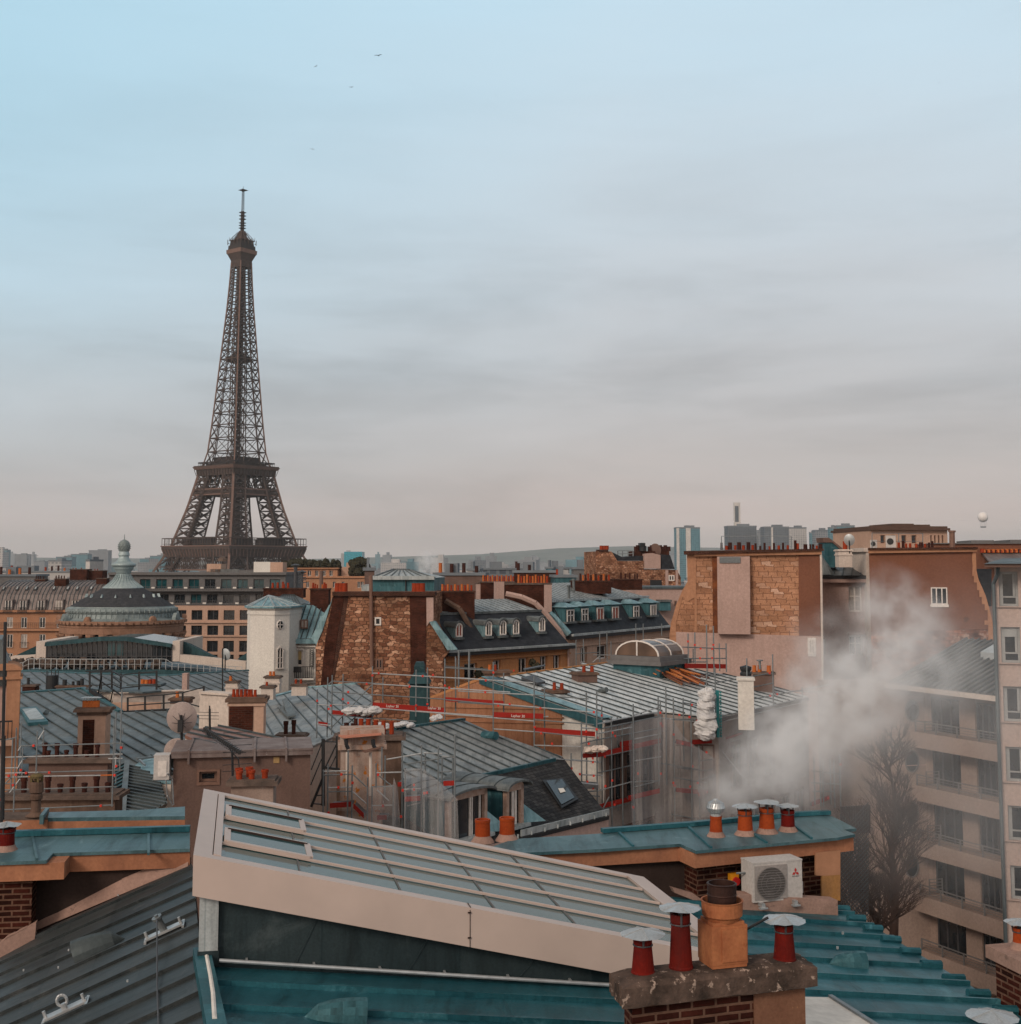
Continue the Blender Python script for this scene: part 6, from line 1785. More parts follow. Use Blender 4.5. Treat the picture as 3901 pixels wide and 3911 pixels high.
def near_dormer(x0, x1, yt, yb, yroof, rise, label, open_=False):
 c = b1((x0 + x1) / 2, yb); F = PS.at(c) + nd * .15
 pd = Pl(c, F.y, angd); pd.o = F
 h = rect(pd, b1, x0, yt, x1, yb); m = (h[0] + h[1]) / 2; w = (h[1] - h[0]) / 2
 mb = MB(); bar(mb, pd, h[0] - .03, h[1] + .03, h[2], h[3] + .05, -2.4, -.12); dm = mb.build('dormer', m_zinc_t, r)
 mb = MB(); f = .12
 bar(mb, pd, h[0] - .02, h[0] + f, h[2], h[3], -.1, .05); bar(mb, pd, h[1] - f, h[1] + .02, h[2], h[3], -.1, .05)
 n = 10; A = [(m + (w + .02) * math.cos(math.pi * (1 - k / n)), h[3] + w * .38 * rise * math.sin(math.pi * k / n)) for k in range(n + 1)]
 mb.prism([pd.pt(h[0] - .02, h[3] - .12, .05)] + [pd.pt(a, b, .05) for a, b in A] + [pd.pt(h[1] + .02, h[3] - .12, .05)], -nd * .18)
 mb.build('dormer_front', m_peel, dm)
 mb = MB(); bar(mb, pd, h[0] + f, h[1] - f, h[2], h[3] - .12, -.09, -.07); mb.build('pane', m_gl, dm)
 mb = MB()
 for u in ((.38, .46, .62, .7) if not open_ else (.60, .66, .90)): uu = h[0] + f + (h[1] - h[0] - 2 * f) * u; bar(mb, pd, uu, uu + .045, h[2], h[3] - .13, -.068, -.02)
 mb.build('window_frame', m_frame, dm)
 mb = MB(); B = [(m + (w + .22) * math.cos(math.pi * (1 - k / n)), h[3] + .02 + w * (.5 * rise) * math.sin(math.pi * k / n)) for k in range(n + 1)]
 for (a, b), (c_, e) in zip(B, B[1:]):
  mb.face([pd.pt(a, b, .28), pd.pt(c_, e, .28), pd.pt(c_, e, -2.4), pd.pt(a, b, -2.4)]); mb.face([pd.pt(a, b - .07, .28), pd.pt(c_, e - .07, .28), pd.pt(c_, e, .28), pd.pt(a, b, .28)]); mb.face([pd.pt(a, b - .06, .28), pd.pt(c_, e - .06, .28), pd.pt(c_, e - .06, -2.4), pd.pt(a, b - .06, -2.4)])
 for o_ in (-.3, -1.0, -1.7):
  mb.cur = 1
  for (a, b), (c_, e) in zip(B, B[1:]): mb.beam(pd.pt(a, b, o_), pd.pt(c_, e, o_), .04)
  mb.cur = 0
 mb.build('dormer_roof', [m_zinc, m_seam], dm)
 mb = MB(); bar(mb, pd, h[0] - .15, h[1] + .15, h[2] - .1, h[2], -.3, .25); mb.build('sill', m_zinc_w, dm)
 mb = MB()
 for u in (h[1] + .0,): mb.prism([pd.pt(u + .02, h[2], .1), pd.pt(u + .02, h[2] + (h[3] - h[2]) * .55, -.1), pd.pt(u + .85, h[2] - .05, .35)], -nd * .05)
 mb.build('side_apron', m_flash, dm)
m_peel = surf('peeling_paint', (.44, .33, .28), (.30, .19, .14), 5, .85, spot=(.20, .08, .05), spot_lo=.64, fine=40)
near_dormer(440, 590, 1335, 1685, 1245, 1, 'a')
near_dormer(-95, 255, 1400, 1800, 1330, .4, 'b', True)
h = [on(b1, PS, p, .12) for p in ((770, 1302), (955, 1285), (1098, 1475), (945, 1560))]
mb = MB(); mb.prism(h, Vector((0, .12, -.05))); sk = mb.build('skylight', m_black, r)
h = [on(b1, PS, p, .15) for p in ((800, 1315), (945, 1300), (1060, 1470), (940, 1535))]; mb = MB(); mb.face(h); mb.build('pane', m_gl, sk)
h = [on(b1, PS, p, .17) for p in ((907, 1392), (955, 1388), (977, 1420), (928, 1434))]; mb = MB(); mb.prism(h, Vector((0, .01, 0))); mb.build('paper_notice', m_whitep, sk)
mb = MB(); p = on(b1, P3, (235, 875), .05); mb.cyl(p, p + Vector((.5, -.5, .05)), .18, .16, 10); mb.build('vent_spout', m_zinc_t, r)
# chimneys rising from its left end
m_rustw = surf('rust_stained_plaster', (.46, .37, .32), (.32, .22, .175), 1.4, .9, streak=.8, streak_c=(.22, .075, .03), spot=(.40, .13, .02), spot_lo=.585, fine=22)
pl = Pl(a8(640, 745), 38.5, 4)
r2 = thing('brick_pot_chimney', pl.pt(pl.uz(a8(640, 745))[0], GN, -.5), 'stained chimney with eight tall red pots rising behind the rust streaked one', 'chimney')
stack(r2, a8, 39.5, 330, 920, 745, 1400, .9, m_stone_d, ang=4, pots=[(420, 625, 50, m_pot_d), (482, 630, 48, m_pot_d), (505, 585, 38, m_pot_d), (554, 588, 48), (620, 590, 46), (690, 600, 46), (760, 607, 44), (835, 612, 44)], zb=GN, slab=.14, over=.14, style=1, name='chimney_shaft', top=True, slabmat=m_concrete)
pl = Pl(a8(560, 830), 36.5, 8)
r2 = thing('rust_stained_chimney', pl.pt(pl.uz(a8(560, 830))[0], GN, -.5), 'broad white chimney streaked with rust, with a terracotta sheet laid on top', 'chimney')
o, pl, uz_ = stack(r2, a8, 36.5, 362, 752, 872, 1700, .9, m_rustw, ang=8, zb=GN, slab=0, name='chimney_shaft', top=True)
u0, u1, z0, z1 = uz_
mb = MB(); bar(mb, pl, u0 - .08, u1 + .1, z1 + .003, z1 + .14, -1.0, .1); bar(mb, pl, u0 - .02, u1 + .04, z1 + .14, z1 + .55, -.92, .04)
mb.build('cornice', m_rustw, r2)
for zz_ in (-1.6, -2.5): mb = MB(); bar(mb, pl, u0 - .07, u1 + .07, z1 + zz_ - .08, z1 + zz_, -.97, .06); mb.build('string_course', m_rustw, r2)
mb = MB(); h = [W(*a8(x, y), y_) for x, y, y_ in ((345, 752, 36.6), (742, 728, 36.8), (740, 742, 36.2), (390, 772, 36.0))]; mb.prism(h, UP * .05); mb.build('terracotta_sheet', surf('terracotta_sheet', (.52, .22, .15), (.46, .2, .14), 2, .8), r2)
for x in (428, 676):
 mb = MB(); mb.tube([W(*a8(x - 14, 780), 36.1), W(*a8(x - 10, 830), 36.1), W(*a8(x + 8, 870), 36.1)], .06, 6); mb.build('strap', m_black, r2)
mb = MB(); h = [W(*a8(x, y), y_) for x, y, y_ in ((565, 893, 36.0), (745, 850, 36.2), (765, 858, 36.0), (590, 905, 35.6))]; mb.prism(h, UP * .03); mb.build('loose_board', m_frame_b, r2)
for x0, x1 in ((425, 455), (640, 660)):
 mb = MB(); mb.cyl(W(*a8(x0, 900), 36.0), W(*a8(x0, 1300), 35.9), .04, n=8); mb.build('pipe', m_cream, r2)
# ---- 15 long zinc roof inside the scaffold, orange gable
RL = W(*b1(230, 342), 58); RR = hz(b1(1450, 187), RL.z); EV = W(*b1(1350, 730), 51)
P3 = Pl3(RL, RR, EV)
po = [on(b1, P3, p) for p in ((230, 342), (1450, 187), (1900, 212), (2560, 318), (3216, 505), (2396, 697), (1885, 640), (1790, 652), (1350, 730))]
r = thing('scaffolded_house', ctr(po, GN), 'orange gabled house with long ribbed zinc roof wrapped in scaffolding', 'apartment house')
d = on(b1, P3, (1850, 592)) - on(b1, P3, (800, 272))
m_zinc_s = zinc('zinc_painted_sheen', (.42, .45, .455), (.60, .62, .62), panel=(.5, 2.2), light=(.76, .76, .74), rough=.42, metal=0)  # sky sheen put into the pale matte base colour
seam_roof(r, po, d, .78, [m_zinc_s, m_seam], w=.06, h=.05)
tr = (EV - RL); tr.z = 0; tr.normalize()
gp = Pl(b1(230, 342), 58, math.degrees(math.atan2(tr.y, tr.x)))
G = lambda pts, off=0: [gp.at(b1(x, y), off) for x, y in pts]
mass(r, [on(b1, P3, p) for p in ((1790, 655), (1885, 645), (2396, 700), (3216, 510), (2560, 320), (1900, 214), (1450, 189), (232, 344), (1350, 732))], surf('grey_facade', (.34, .29, .265), (.27, .23, .21), .4, .9, streak=.4, fine=8), GN, name='body')
gl_, gr_ = G([(232, 346)])[0], G([(1345, 730)])[0]
sp_ = G([(972, 600)])[0]
rk = lambda x: gl_.lerp(gr_, ((G([(x, 500)])[0] - gl_).dot(tr)) / (gr_ - gl_).dot(tr))
lft = G([(-330, 560)])[0]; lft = Vector((lft.x, lft.y, lft.z))
m_or2 = surf('orange_gable_render', (.40, .195, .112), (.27, .125, .07), .6, .88, streak=.6, streak_c=(.2, .08, .04), fine=9)
mb = MB()
mb.prism([lft, gl_ - UP * .06, Vector((sp_.x, sp_.y, rk(972).z - .1)), Vector((sp_.x, sp_.y, GN)), Vector((lft.x, lft.y, GN))], gp.n * .12); mb.build('orange_gable', m_or2, r)
mb = MB(); mb.prism([Vector((sp_.x, sp_.y, rk(972).z - .1)), gr_ - UP * .1, Vector((gr_.x, gr_.y, GN)), Vector((sp_.x, sp_.y, GN))], gp.n * .08); mb.build('white_gable', m_whitep, r)
mb = MB()
for row in (478, 560, 640, 690):
 p, s = G([(-330, row * .62 + 350)], .14)[0], G([(965, row + 15)], .14)[0]
 if row > 500: mb.beam(G([(-200, row + 40)], .14)[0], G([(968, row + 62)], .14)[0], .06)
mb.build('string_course', m_or2, r)
mb = MB(); a, b = gl_ + gp.n * .1, gr_ + gp.n * .1
mb.prism([a + UP * .03, b + UP * .03, b - UP * .28, a - UP * .2], gp.n * .12); mb.cur = 1; mb.prism([a + UP * .1, b + UP * .1, b + UP * .1 - gp.n * .55, a + UP * .1 - gp.n * .55], UP * .03); mb.build('rake_flashing', [m_zinc_t, m_flash], r)
mb = MB(); mb.beam(po[0], po[1], .14, .1); mb.build('ridge_board', surf('new_wood', (.5, .22, .08), rough=.8), r)
mb = MB(); mb.beam(po[8] - UP * .12, po[7] - UP * .12, .16, .14); mb.beam(po[6] - UP * .12, po[5] - UP * .12, .16, .14); mb.beam(po[5] - UP * .12, po[4] - UP * .12, .16, .14); mb.build('gutter', m_black, r)
mb = MB(); mb.beam(lft + UP * .05, gl_ + UP * .03, .22, .12); mb.build('left_rake', m_orange, r)
# facade windows of its two street sides
def low_windows(parent, A, B, rowz, n, wz=(1.0, 1.9), first=.15):
 tt = (B - A); tt.z = 0; L = tt.length; tt.normalize()
 f = Pl((2000, 2500), 50, math.degrees(math.atan2(tt.y, tt.x))); f.o = Vector((A.x, A.y, 0))
 if f.n.dot(Vector((A.x, A.y, 0))) > 0: f.n = -f.n
 f.t = tt
 for z in rowz:
  for k in range(n):
   u = L * (first + (1 - 2 * first) * (k / max(1, n - 1)))
   window(parent, f, (u - wz[0] / 2, u + wz[0] / 2, z, z + wz[1]), m_taupe, m_gl, off=.06, fw=.06, mull=1, surround=.06, sill=.1)
ez = EV.z
low_windows(r, po[8], po[7], (ez - 3.2, ez - 6.2, ez - 9.2), 3)
low_windows(r, po[6], po[5], (ez - 3.3, ez - 6.3, ez - 9.3), 2, first=.3)
low_windows(r, po[5], po[4], (ez - 3.4, ez - 6.4, ez - 9.4), 5)
# chimneys on it
stack(r, b1, 60, 1105, 1282, 285, 380, .8, m_taupe, ang=20, pots=[(1158, 222, 34, None, 1.5), (1232, 226, 36)], slabmat=m_stone_d)
stack(r, b1, 56, 835, 1008, 450, 545, .8, m_taupe, ang=20, pots=[(886, 375, 34, None, 1.4), (954, 380, 36)], slabmat=m_stone_d)
stack(r, b1, 57, 250, 480, 268, 320, .6, m_stone_d, ang=8, pots=[(293, 212, 36, m_pot_o), (343, 212, 28)], slabmat=m_stone_d)
mb = MB(); h = [on(b1, P3, p, o_) for p, o_ in (((580, 368), .1), ((690, 345), .1), ((800, 408), .1), ((725, 420), .1))]; mb.prism(h, UP * .1); h = [on(b1, P3, p, .5) for p in ((590, 360), (790, 318), (795, 326), (600, 372))]; mb.prism(h, UP * .05); mb.build('roof_hatch', m_frame_d, r)
mb = MB(); p = on(b1, P3, (1300, 465), .02); mb.cyl(p, p + Vector((.3, -.35, .12)), .12, n=8); mb.build('vent_spout', m_zinc, r)
for k in range(60):
 pass
# blue sheet metal flue beside the stone gable
p = W(*a8(1092, 420), 62); kf = .41515 / FPX * 62
r = thing('zinc_flue_stack', Vector((p.x, p.y, GN)), 'teal zinc clad flue stack with a hooded top in front of the stone gable', 'chimney')
mb = MB(); mb.box((p.x, p.y, GN), 180 * kf, 1.2, p.z + 160 * kf - GN, 4)
mb.build('shaft', m_zinc_td, r)
zb_ = p.z + 160 * kf; f = [(-100, 0), (100, 0), (100, .0), (-100, 0)]
mb = MB(); a = [Vector((p.x + sx * 100 * kf, p.y + sy * .75, zb_)) for sx, sy in ((-1, -1), (1, -1), (1, 1), (-1, 1))]; b = [Vector((p.x + sx * 46 * kf, p.y + sy * .4, zb_ + 95 * kf)) for sx, sy in ((-1, -1), (1, -1), (1, 1), (-1, 1))]; c_ = [v + UP * 55 * kf for v in b]; e = [Vector((p.x + sx * 34 * kf, p.y + sy * .3, zb_ + 185 * kf)) for sx, sy in ((-1, -1), (1, -1), (1, 1), (-1, 1))]
for L in ((a, b), (b, c_), (c_, e)):
 for k in range(4): mb.face([L[0][k], L[0][(k + 1) % 4], L[1][(k + 1) % 4], L[1][k]])
mb.face(e); mb.face(a[::-1]); mb.build('hood', m_zinc_td, r)
# white plastered chimney and its drum, right
r = thing('white_chimney', W(*b2(1085, 800), 55) * 1 + Vector((0, 0, -8)), 'tall clean white chimney standing on the right part of the scaffolded roof', 'chimney')
stack(r, b2, 55, 1012, 1158, 338, 815, .8, m_whitep, ang=-9, slab=.10, over=.06, slabmat=m_whitep, name='white_chimney', top=True)
r = thing('pot_chimney', W(*b2(1240, 430), 63) + Vector((0, 0, -5)), 'taupe chimney with three amber pots behind the clean white one', 'chimney')
stack(r, b2, 63, 1150, 1345, 285, 520, .8, m_taupe, ang=-9, pots=[(1160, 218, 42, m_pot_o), (1208, 215, 42, m_pot_o), (1293, 220, 46, m_pot_o)], slab=.1, name='pot_chimney', top=True)
P_ = W(*b2(1210, 180), 63); mb = MB(); mb.cyl(P_ - UP * .4, P_, .06, n=8); mb.cyl(P_, P_ + UP * .06, .16, n=10); mb.build('flue_tip', m_steel, r)
P_ = W(*b2(1082, 315), 61); mb = MB(); s = 52 * .41515 / FPX * 61; mb.lathe(P_, [(s, 0), (s, .12), (s * .8, .2), (s * 1.02, .3), (s * 1.02, .42), (0, .5)], 18)
tag(mb.build('roof_vent_drum', m_black), 'squat black vent drum beside the amber pots', 'vent')
# barrel vaulted roof light
A = W(*a3(1452, 868), 65.2); ax = Vector((math.cos(R(50)), math.sin(R(50)), 0)); wv = Vector((math.cos(R(-34)), math.sin(R(-34)), 0))
dW = ray(*a3(1765, 868)); k_ = (dW.x * A.y - dW.y * A.x) / (wv.x * dW.y - wv.y * dW.x); Wd = k_
dL = ray(*a4(505, 1460)); Bp = A + wv * Wd; kl = (dL.x * Bp.y - dL.y * Bp.x) / (ax.x * dL.y - ax.y * dL.x); Ln = min(max(kl, 2.0), 6)
r = thing('barrel_rooflight', A + wv * Wd / 2 + ax * Ln / 2 - UP * 2, 'brown glazed barrel vault roof light on a teal upstand', 'roof light')
mb = MB(); mb.para(A - UP * 2.2 - wv * .1 - ax * .1, wv * (Wd + .2), ax * (Ln + .2), UP * 1.75); mb.build('upstand', m_zinc_t, r)
mb = MB(); mb.para(A - UP * .45 - wv * .3 - ax * .3, wv * (Wd + .6), ax * (Ln + .6), UP * .2); mb.para(A - UP * .25 - wv * .2 - ax * .2, wv * (Wd + .4), ax * (Ln + .4), UP * .24); mb.build('frame', m_clad, r)
n = 12; H = .55 * Wd * .55
arc = [A + wv * (Wd * (.5 - .5 * math.cos(math.pi * k / n))) + UP * (H * math.sin(math.pi * k / n)) for k in range(n + 1)]
m_bronze = glass('bronze_glazing', (.10, .06, .04), .25)
mb = MB()
for p, q in zip(arc, arc[1:]): mb.face([p, q, q + ax * Ln, p + ax * Ln])
mb.face(arc); mb.face([p + ax * Ln for p in arc][::-1]); mb.build('vault_glazing', m_bronze, r)
mb = MB()
for f in (0, .5, 1):
 for p, q in zip(arc, arc[1:]): mb.beam(p + ax * Ln * f, q + ax * Ln * f, .07)
mb.beam(A + wv * Wd / 2 - ax * .02, A + wv * Wd / 2 + UP * H - ax * .02, .07)
for p in (arc[3], arc[9]): mb.beam(p, p + ax * Ln, .06)
mb.build('glazing_bars', m_frame, r)
# bundle of rusty rods lying on the roof
a0, a1_ = on(b1, P3, (1600, 175), .1), on(b1, P3, (2270, 450), .1)
dv = (a1_ - a0); Ld = dv.length; dv.normalize(); sv = dv.cross(P3.n).normalized(); un = P3.n if P3.n.z > 0 else -P3.n
mb = MB(); rq = random.Random(3)
for k in range(150):
 mb.cur = rq.choice((0, 0, 1, 2))
 s0 = rq.uniform(-.05, .55) * Ld; ln = rq.uniform(.22, .5) * Ld; of = rq.gauss(0, .42); up_ = abs(rq.gauss(0, .14)) + .03
 p = a0 + dv * s0 + sv * of + un * up_; mb.beam(p, p + dv * ln + sv * rq.uniform(-.35, .35) + un * rq.uniform(-.1, .1), .045)
tag(mb.build('rod_bundle', [flat('rust_rod', (.30, .085, .03), .7), flat('rust_rod_dark', (.10, .035, .02), .7), flat('rust_rod_bright', (.50, .17, .05), .6)]), 'heap of rusty orange rods lying on the ribbed zinc roof', 'rods')
# ---- 16 big stone gable block on the right
pl = Pl(a4(1000, 900), 78, -12.5)
gz = ground_z(78)
A_ = lambda pts, off=0: [pl.at(a4(x, y), off) for x, y in pts]
r = thing('ashlar_gable_house', pl.pt(0, gz, -5), 'tall house end of pale ashlar with a broad plain chimney breast and soot black pots', 'house')
mb = MB(); mb.prism(A_([(540, 560), (1768, 548), (1768, 1320), (380, 1320), (390, 1215), (440, 1040), (500, 900), (545, 822)]), -pl.n * 9); mb.build('wall', m_ashlar, r)
mb = MB(); a, b = A_([(440, 1285)], .05)[0], A_([(1782, 1326)], .05)[0]
mb.prism([a, b, Vector((b.x, b.y, gz)), Vector((a.x, a.y, gz))], -pl.n * 9); mb.build('lower_wall', m_pink, r)
mb = MB(); a2_, b_ = A_([(380, 1310)])[0], A_([(442, 1310)])[0]; mb.prism([a2_, b_, Vector((b_.x, b_.y, gz)), Vector((a2_.x, a2_.y, gz))], -pl.n * 9); mb.build('side_strip', m_peach, r)
mb = MB(); mb.prism(A_([(540, 580), (625, 585), (625, 960), (540, 1010), (500, 960), (440, 1200), (440, 1320), (380, 1320), (392, 1210), (440, 1042), (500, 902), (545, 822)], .04), -pl.n * .2); mb.prism(A_([(610, 960), (632, 960), (632, 1285), (610, 1285)], .05), -pl.n * .2); mb.build('plain_band', m_peach, r)
mb = MB(); mb.prism(A_([(772, 590), (822, 590), (822, 1290), (780, 1290)], .05), -pl.n * .2); mb.build('rusty_chase', surf('rusty_chase', (.22, .075, .03), (.10, .04, .025), 2.5, .9, fine=12), r)
cb = A_([(818, 592), (1118, 590), (1124, 1308), (824, 1304)], .55)
mb = MB(); mb.prism(cb, -pl.n * .55); mb.build('chimney_breast', m_pink, r)
mb = MB(); g = rect(pl, a4, 845, 596, 1036, 650); bar(mb, pl, g[0], g[1], g[2], g[3], .56, .60)
for k in range(8): z = g[2] + (g[3] - g[2]) * k / 8; bar(mb, pl, g[0], g[1], z, z + .03, .60, .64)
mb.build('vent_grille', m_steel, r)
mb = MB(); mb.prism(A_([(1568, 572), (1768, 570), (1768, 1322), (1572, 1322)], .06), -pl.n * .25); mb.build('brown_strip', m_brown, r)
mb = MB(); mb.prism(A_([(605, 556), (1780, 536), (1780, 572), (610, 590)], .25), -pl.n * 1.2); mb.build('cornice', m_peach, r)
mb = MB(); mb.prism(A_([(512, 540), (1800, 520), (1800, 537), (512, 574)], .4), -pl.n * 1.6); mb.build('coping', m_brick_d, r)
for x, yt, w_, mm in [(858, 465, 22, m_pot_d), (905, 492, 30, m_pot), (937, 462, 38, m_pot_d), (985, 488, 26, m_pot), (1020, 460, 40, m_pot_d), (1060, 488, 30, m_pot), (1105, 460, 38, m_pot_d), (1145, 485, 28, m_pot), (1172, 470, 22, m_pot_d), (1215, 492, 20, m_pot_d), (1254, 466, 22, m_pot_d), (1300, 496, 20, m_pot), (1340, 466, 22, m_pot_d), (1385, 490, 26, m_pot), (1424, 465, 22, m_pot_d), (1468, 488, 24, m_pot), (1536, 442, 26, m_pot_d), (1560, 470, 24, m_pot), (1630, 478, 40, m_pot_d), (1675, 478, 20, m_pot_d), (1700, 478, 24, m_pot_d), (1735, 490, 24, m_pot), (1768, 476, 40, m_pot_d)]:
 P = A_([(x, yt)], -.4)[0]; bz_ = A_([(x, 530)], -.4)[0].z; rr = w_ / 2 * .41515 / FPX * P.y; pot(r, (P.x, P.y, bz_), rr, P.z - bz_, mm, 1)
rail_run(r, a4, 77, [(858, 525, 405), (1190, 520, 402), (1500, 520, 405)], 0, m_steel, .03, 'roof_rail', (1.0,), 75)
mb = MB(); mb.cyl(A_([(1773, 560)], .15)[0], A_([(1795, 1990)], .15)[0], .07, n=8); mb.build('downpipe', m_cream, r)
h = rect(pl, a4, 1664, 1350, 1716, 1490); window(r, pl, h, m_frame, m_gl_c, off=.08, fw=.08, mull=1, surround=.08, sill=.12)
h = rect(pl, a4, 1790, 1352, 1815, 1490)
# ---- 17 white courtyard house between the gables
pl = Pl(a5(280, 900), 88, 4); gz = ground_z(88)
U = lambda x: pl.uz(a5(x, 900))[0]; Z = lambda y: pl.uz(a5(280, y))[1]
r = thing('courtyard_house', pl.pt(U(280), gz, -4), 'pinkish white house with tall windows between the ashlar and brown gables', 'apartment house')
hol = [rect(pl, a5, 340, 862, 465, 1100), rect(pl, a5, 345, 1318, 472, 1500), rect(pl, a5, 365, 1900, 480, 2090), rect(pl, a5, 70, 870, 100, 1100), rect(pl, a5, 85, 1352, 128, 1495)]
mb = MB(); wall(mb, pl, U(20), U(545), gz, Z(800), hol, .3); body(mb, pl, U(20), U(545), gz, Z(800), 10)
bar(mb, pl, U(60), U(480), Z(830), Z(798), .003, .45); bar(mb, pl, U(320), U(475), Z(1312), Z(1295), .003, .25)
mb.build('wall', m_pink, r)
for k, h in enumerate(hol): window(r, pl, h, m_frame, m_gl_c if k in (0,) else m_gl, off=-.22, fw=.1, mull=1, trans=(.6,))
for y_ in (2270, 2470, 2660):
 h = rect(pl, a5, 372, y_, 425, y_ + 120); window(r, pl, h, m_frame_d, m_gl, off=.02, fw=.06, mull=1)
 h = rect(pl, a5, 440, y_, 490, y_ + 120); window(r, pl, h, m_frame_d, m_gl, off=.02, fw=.06, mull=1)
for y_ in (2170, 2400): mb = MB(); bar(mb, pl, U(330), U(490), Z(y_ + 60), Z(y_), .0, .7); mb.build('balcony_slab', m_pink, r)
a, b, c_, d_ = [pl.pt(U(x), Z(y), o_) for x, y, o_ in ((20, 770, .3), (480, 770, .3), (480, 590, -6), (20, 590, -6))]
seam_roof(r, [a, b, c_, d_], d_ - a + pl.t * 2.5, .6, [m_zinc_g, m_seam], w=.06, h=.07)
mb = MB(); bar(mb, pl, U(60), U(480), Z(795), Z(765), -.4, .5); mb.build('gutter', m_black, r)
mb = MB(); cc = pl.pt(U(130), Z(760), -.6); s = 100 * .41515 / FPX * 88; mb.lathe(cc, [(s * 1.1, 0), (s * .6, .65), (0, 1.25)], 12); mb.build('turret_roof', m_zinc, r)
mb = MB(); bar(mb, pl, U(480), U(535), gz, Z(530), -4, .6); bar(mb, pl, U(455), U(545), Z(548), Z(512), -4, .7); mb.build('pier', m_cream, r)
mb = MB(); mb.cyl(pl.pt(U(532), Z(2000), .7), pl.pt(U(535), gz, .7), .12, n=8); mb.build('downpipe', m_black, r)
P_ = [pl.at(a5(x, y), -1) for x, y in ((118, 460), (190, 460), (278, 545), (278, 690), (118, 690))]
mb = MB(); mb.prism(P_, -pl.n * 1.4); mb.build('roof_dormer', m_zinc_t, r)
mb = MB(); mb.prism([pl.at(a5(x, y), -.9) for x, y in ((105, 418), (160, 418), (285, 515), (280, 540), (192, 462), (110, 462))], -pl.n * 1.6); mb.build('dormer_roof', m_taupe, r)
o, p2_, uz2 = stack(r, a5, 86, 250, 372, 525, 690, 1.0, m_cream, pots=[(306, 450, 44, m_pot)], slab=.12, slabmat=m_cream, collar=.3, style=1)
P_ = W(*a5(345, 440), 86); r3 = thing('satellite_dish', P_ - UP * .8, 'pale satellite dish on the cream chimney between the two right gables', 'satellite dish')
dish(r3, P_, .36, Vector((.35, 1, .2)), m_cap); mb = MB(); mb.cyl(P_ - UP * .9, P_, .04, n=6); mb.build('mast', m_black, r3)
# ---- 18 brown rendered gable
pl = Pl(a5(1000, 900), 80, -16); gz = ground_z(80)
A_ = lambda pts, off=0: [pl.at(a5(x, y), off) for x, y in pts]
r = thing('brown_gable_house', pl.pt(pl.uz(a5(1100, 900))[0], gz, -5), 'broad brown rendered gable with one white window and toothed stone edge', 'house')
mb = MB(); mb.prism(A_([(526, 560), (1482, 550), (1486, 720), (1510, 790), (1560, 880), (1610, 1000), (1645, 1120), (1662, 1260), (545, 1288)]), -pl.n * 9); mb.build('wall', m_brown, r)
mb = MB(); a, b = A_([(545, 1290)])[0], A_([(1662, 1262)])[0]; mb.prism([a, b, Vector((b.x, b.y, gz)), Vector((a.x, a.y, gz))], -pl.n * 9)
mb.build('lower_wall', brick('red_rubble', (.36, .14, .08), (.14, .045, .03), (.16, .08, .06), .5, .22, .02, blotch=.8, patch=(.42, .30, .25), patch_lo=.55, wob=.12), r)
mb = MB()
tooth = [(1480, 560), (1510, 560), (1516, 720), (1535, 800), (1600, 950), (1640, 1090), (1664, 1200), (1668, 1390), (1625, 1390), (1625, 1220), (1590, 1220), (1590, 1180), (1620, 1180), (1620, 1085), (1592, 1085), (1592, 1030), (1565, 1030), (1565, 965), (1542, 965), (1542, 900), (1520, 900), (1520, 830), (1492, 830), (1492, 770), (1476, 770), (1480, 680), (1474, 600)]
mb.prism(A_(tooth, .06), -pl.n * .3); mb.build('quoin_edge', m_peach, r)
h = rect(pl, a5, 1097, 875, 1248, 1032); window(r, pl, h, m_frame, m_gl, off=.03, fw=.07, mull=2, sill=.16)
mb = MB(); mb.prism(A_([(520, 528), (1520, 520), (1520, 545), (520, 562)], .25), -pl.n * 1.2); mb.build('cornice', m_peach, r)
mb = MB(); mb.prism(A_([(515, 512), (1530, 504), (1530, 521), (515, 529)], .4), -pl.n * 1.6); mb.build('coping', m_brick_d, r)
for x, yt, w_, mm in [(800, 462, 26, m_pot), (840, 448, 28, m_pot_d), (868, 472, 22, m_pot), (905, 470, 24, m_pot), (962, 474, 26, m_pot), (1005, 460, 38, m_pot_d), (1042, 474, 24, m_pot), (1078, 462, 20, m_pot_d), (1108, 450, 24, m_pot_d)]:
 P = A_([(x, yt)], -.5)[0]; bz_ = A_([(x, 512)], -.5)[0].z; pot(r, (P.x, P.y, bz_), w_ / 2 * .41515 / FPX * P.y, P.z - bz_, mm, 1)
rail_run(r, a5, 80, [(555, 512, 375), (800, 512, 378), (1022, 510, 378)], 0, m_steel, .03, 'roof_rail', (1.0, .45), 84)
for x, y, w_, h_, lb in ((570, 512, 62, 70, 'small air conditioner with dark fan at the left end of the brown gable top'), (728, 510, 88, 108, 'larger cream air conditioner with dark fan on the brown gable top')):
 P = A_([(x, y)], -.5)[0]; s = .41515 / FPX * P.y
 r3, t_, n_2 = outdoor_unit(P, w_ * s, .5, h_ * s, -16, lb)
 mb = MB(); c_ = P + n_2 * .255 + UP * h_ * s * .52 - t_ * w_ * s * .05; q_ = [c_ + t_ * (w_ * s * .34 * math.cos(k * .393)) + UP * (w_ * s * .34 * math.sin(k * .393)) for k in range(16)]; mb.prism(q_, n_2 * .02); mb.build('fan_grille', m_black, r3)
P = A_([(1293, 520)], -.3)[0]; mb = MB(); mb.cyl(P - UP * .1, W(*a5(1290, 365), P.y), .18, n=8); mb.cyl(W(*a5(1290, 368), P.y), W(*a5(1290, 352), P.y), .24, n=8)
tag(mb.build('flue_pipe', m_frame_b), 'rusty upright flue pipe right of the peach penthouse', 'pipe')
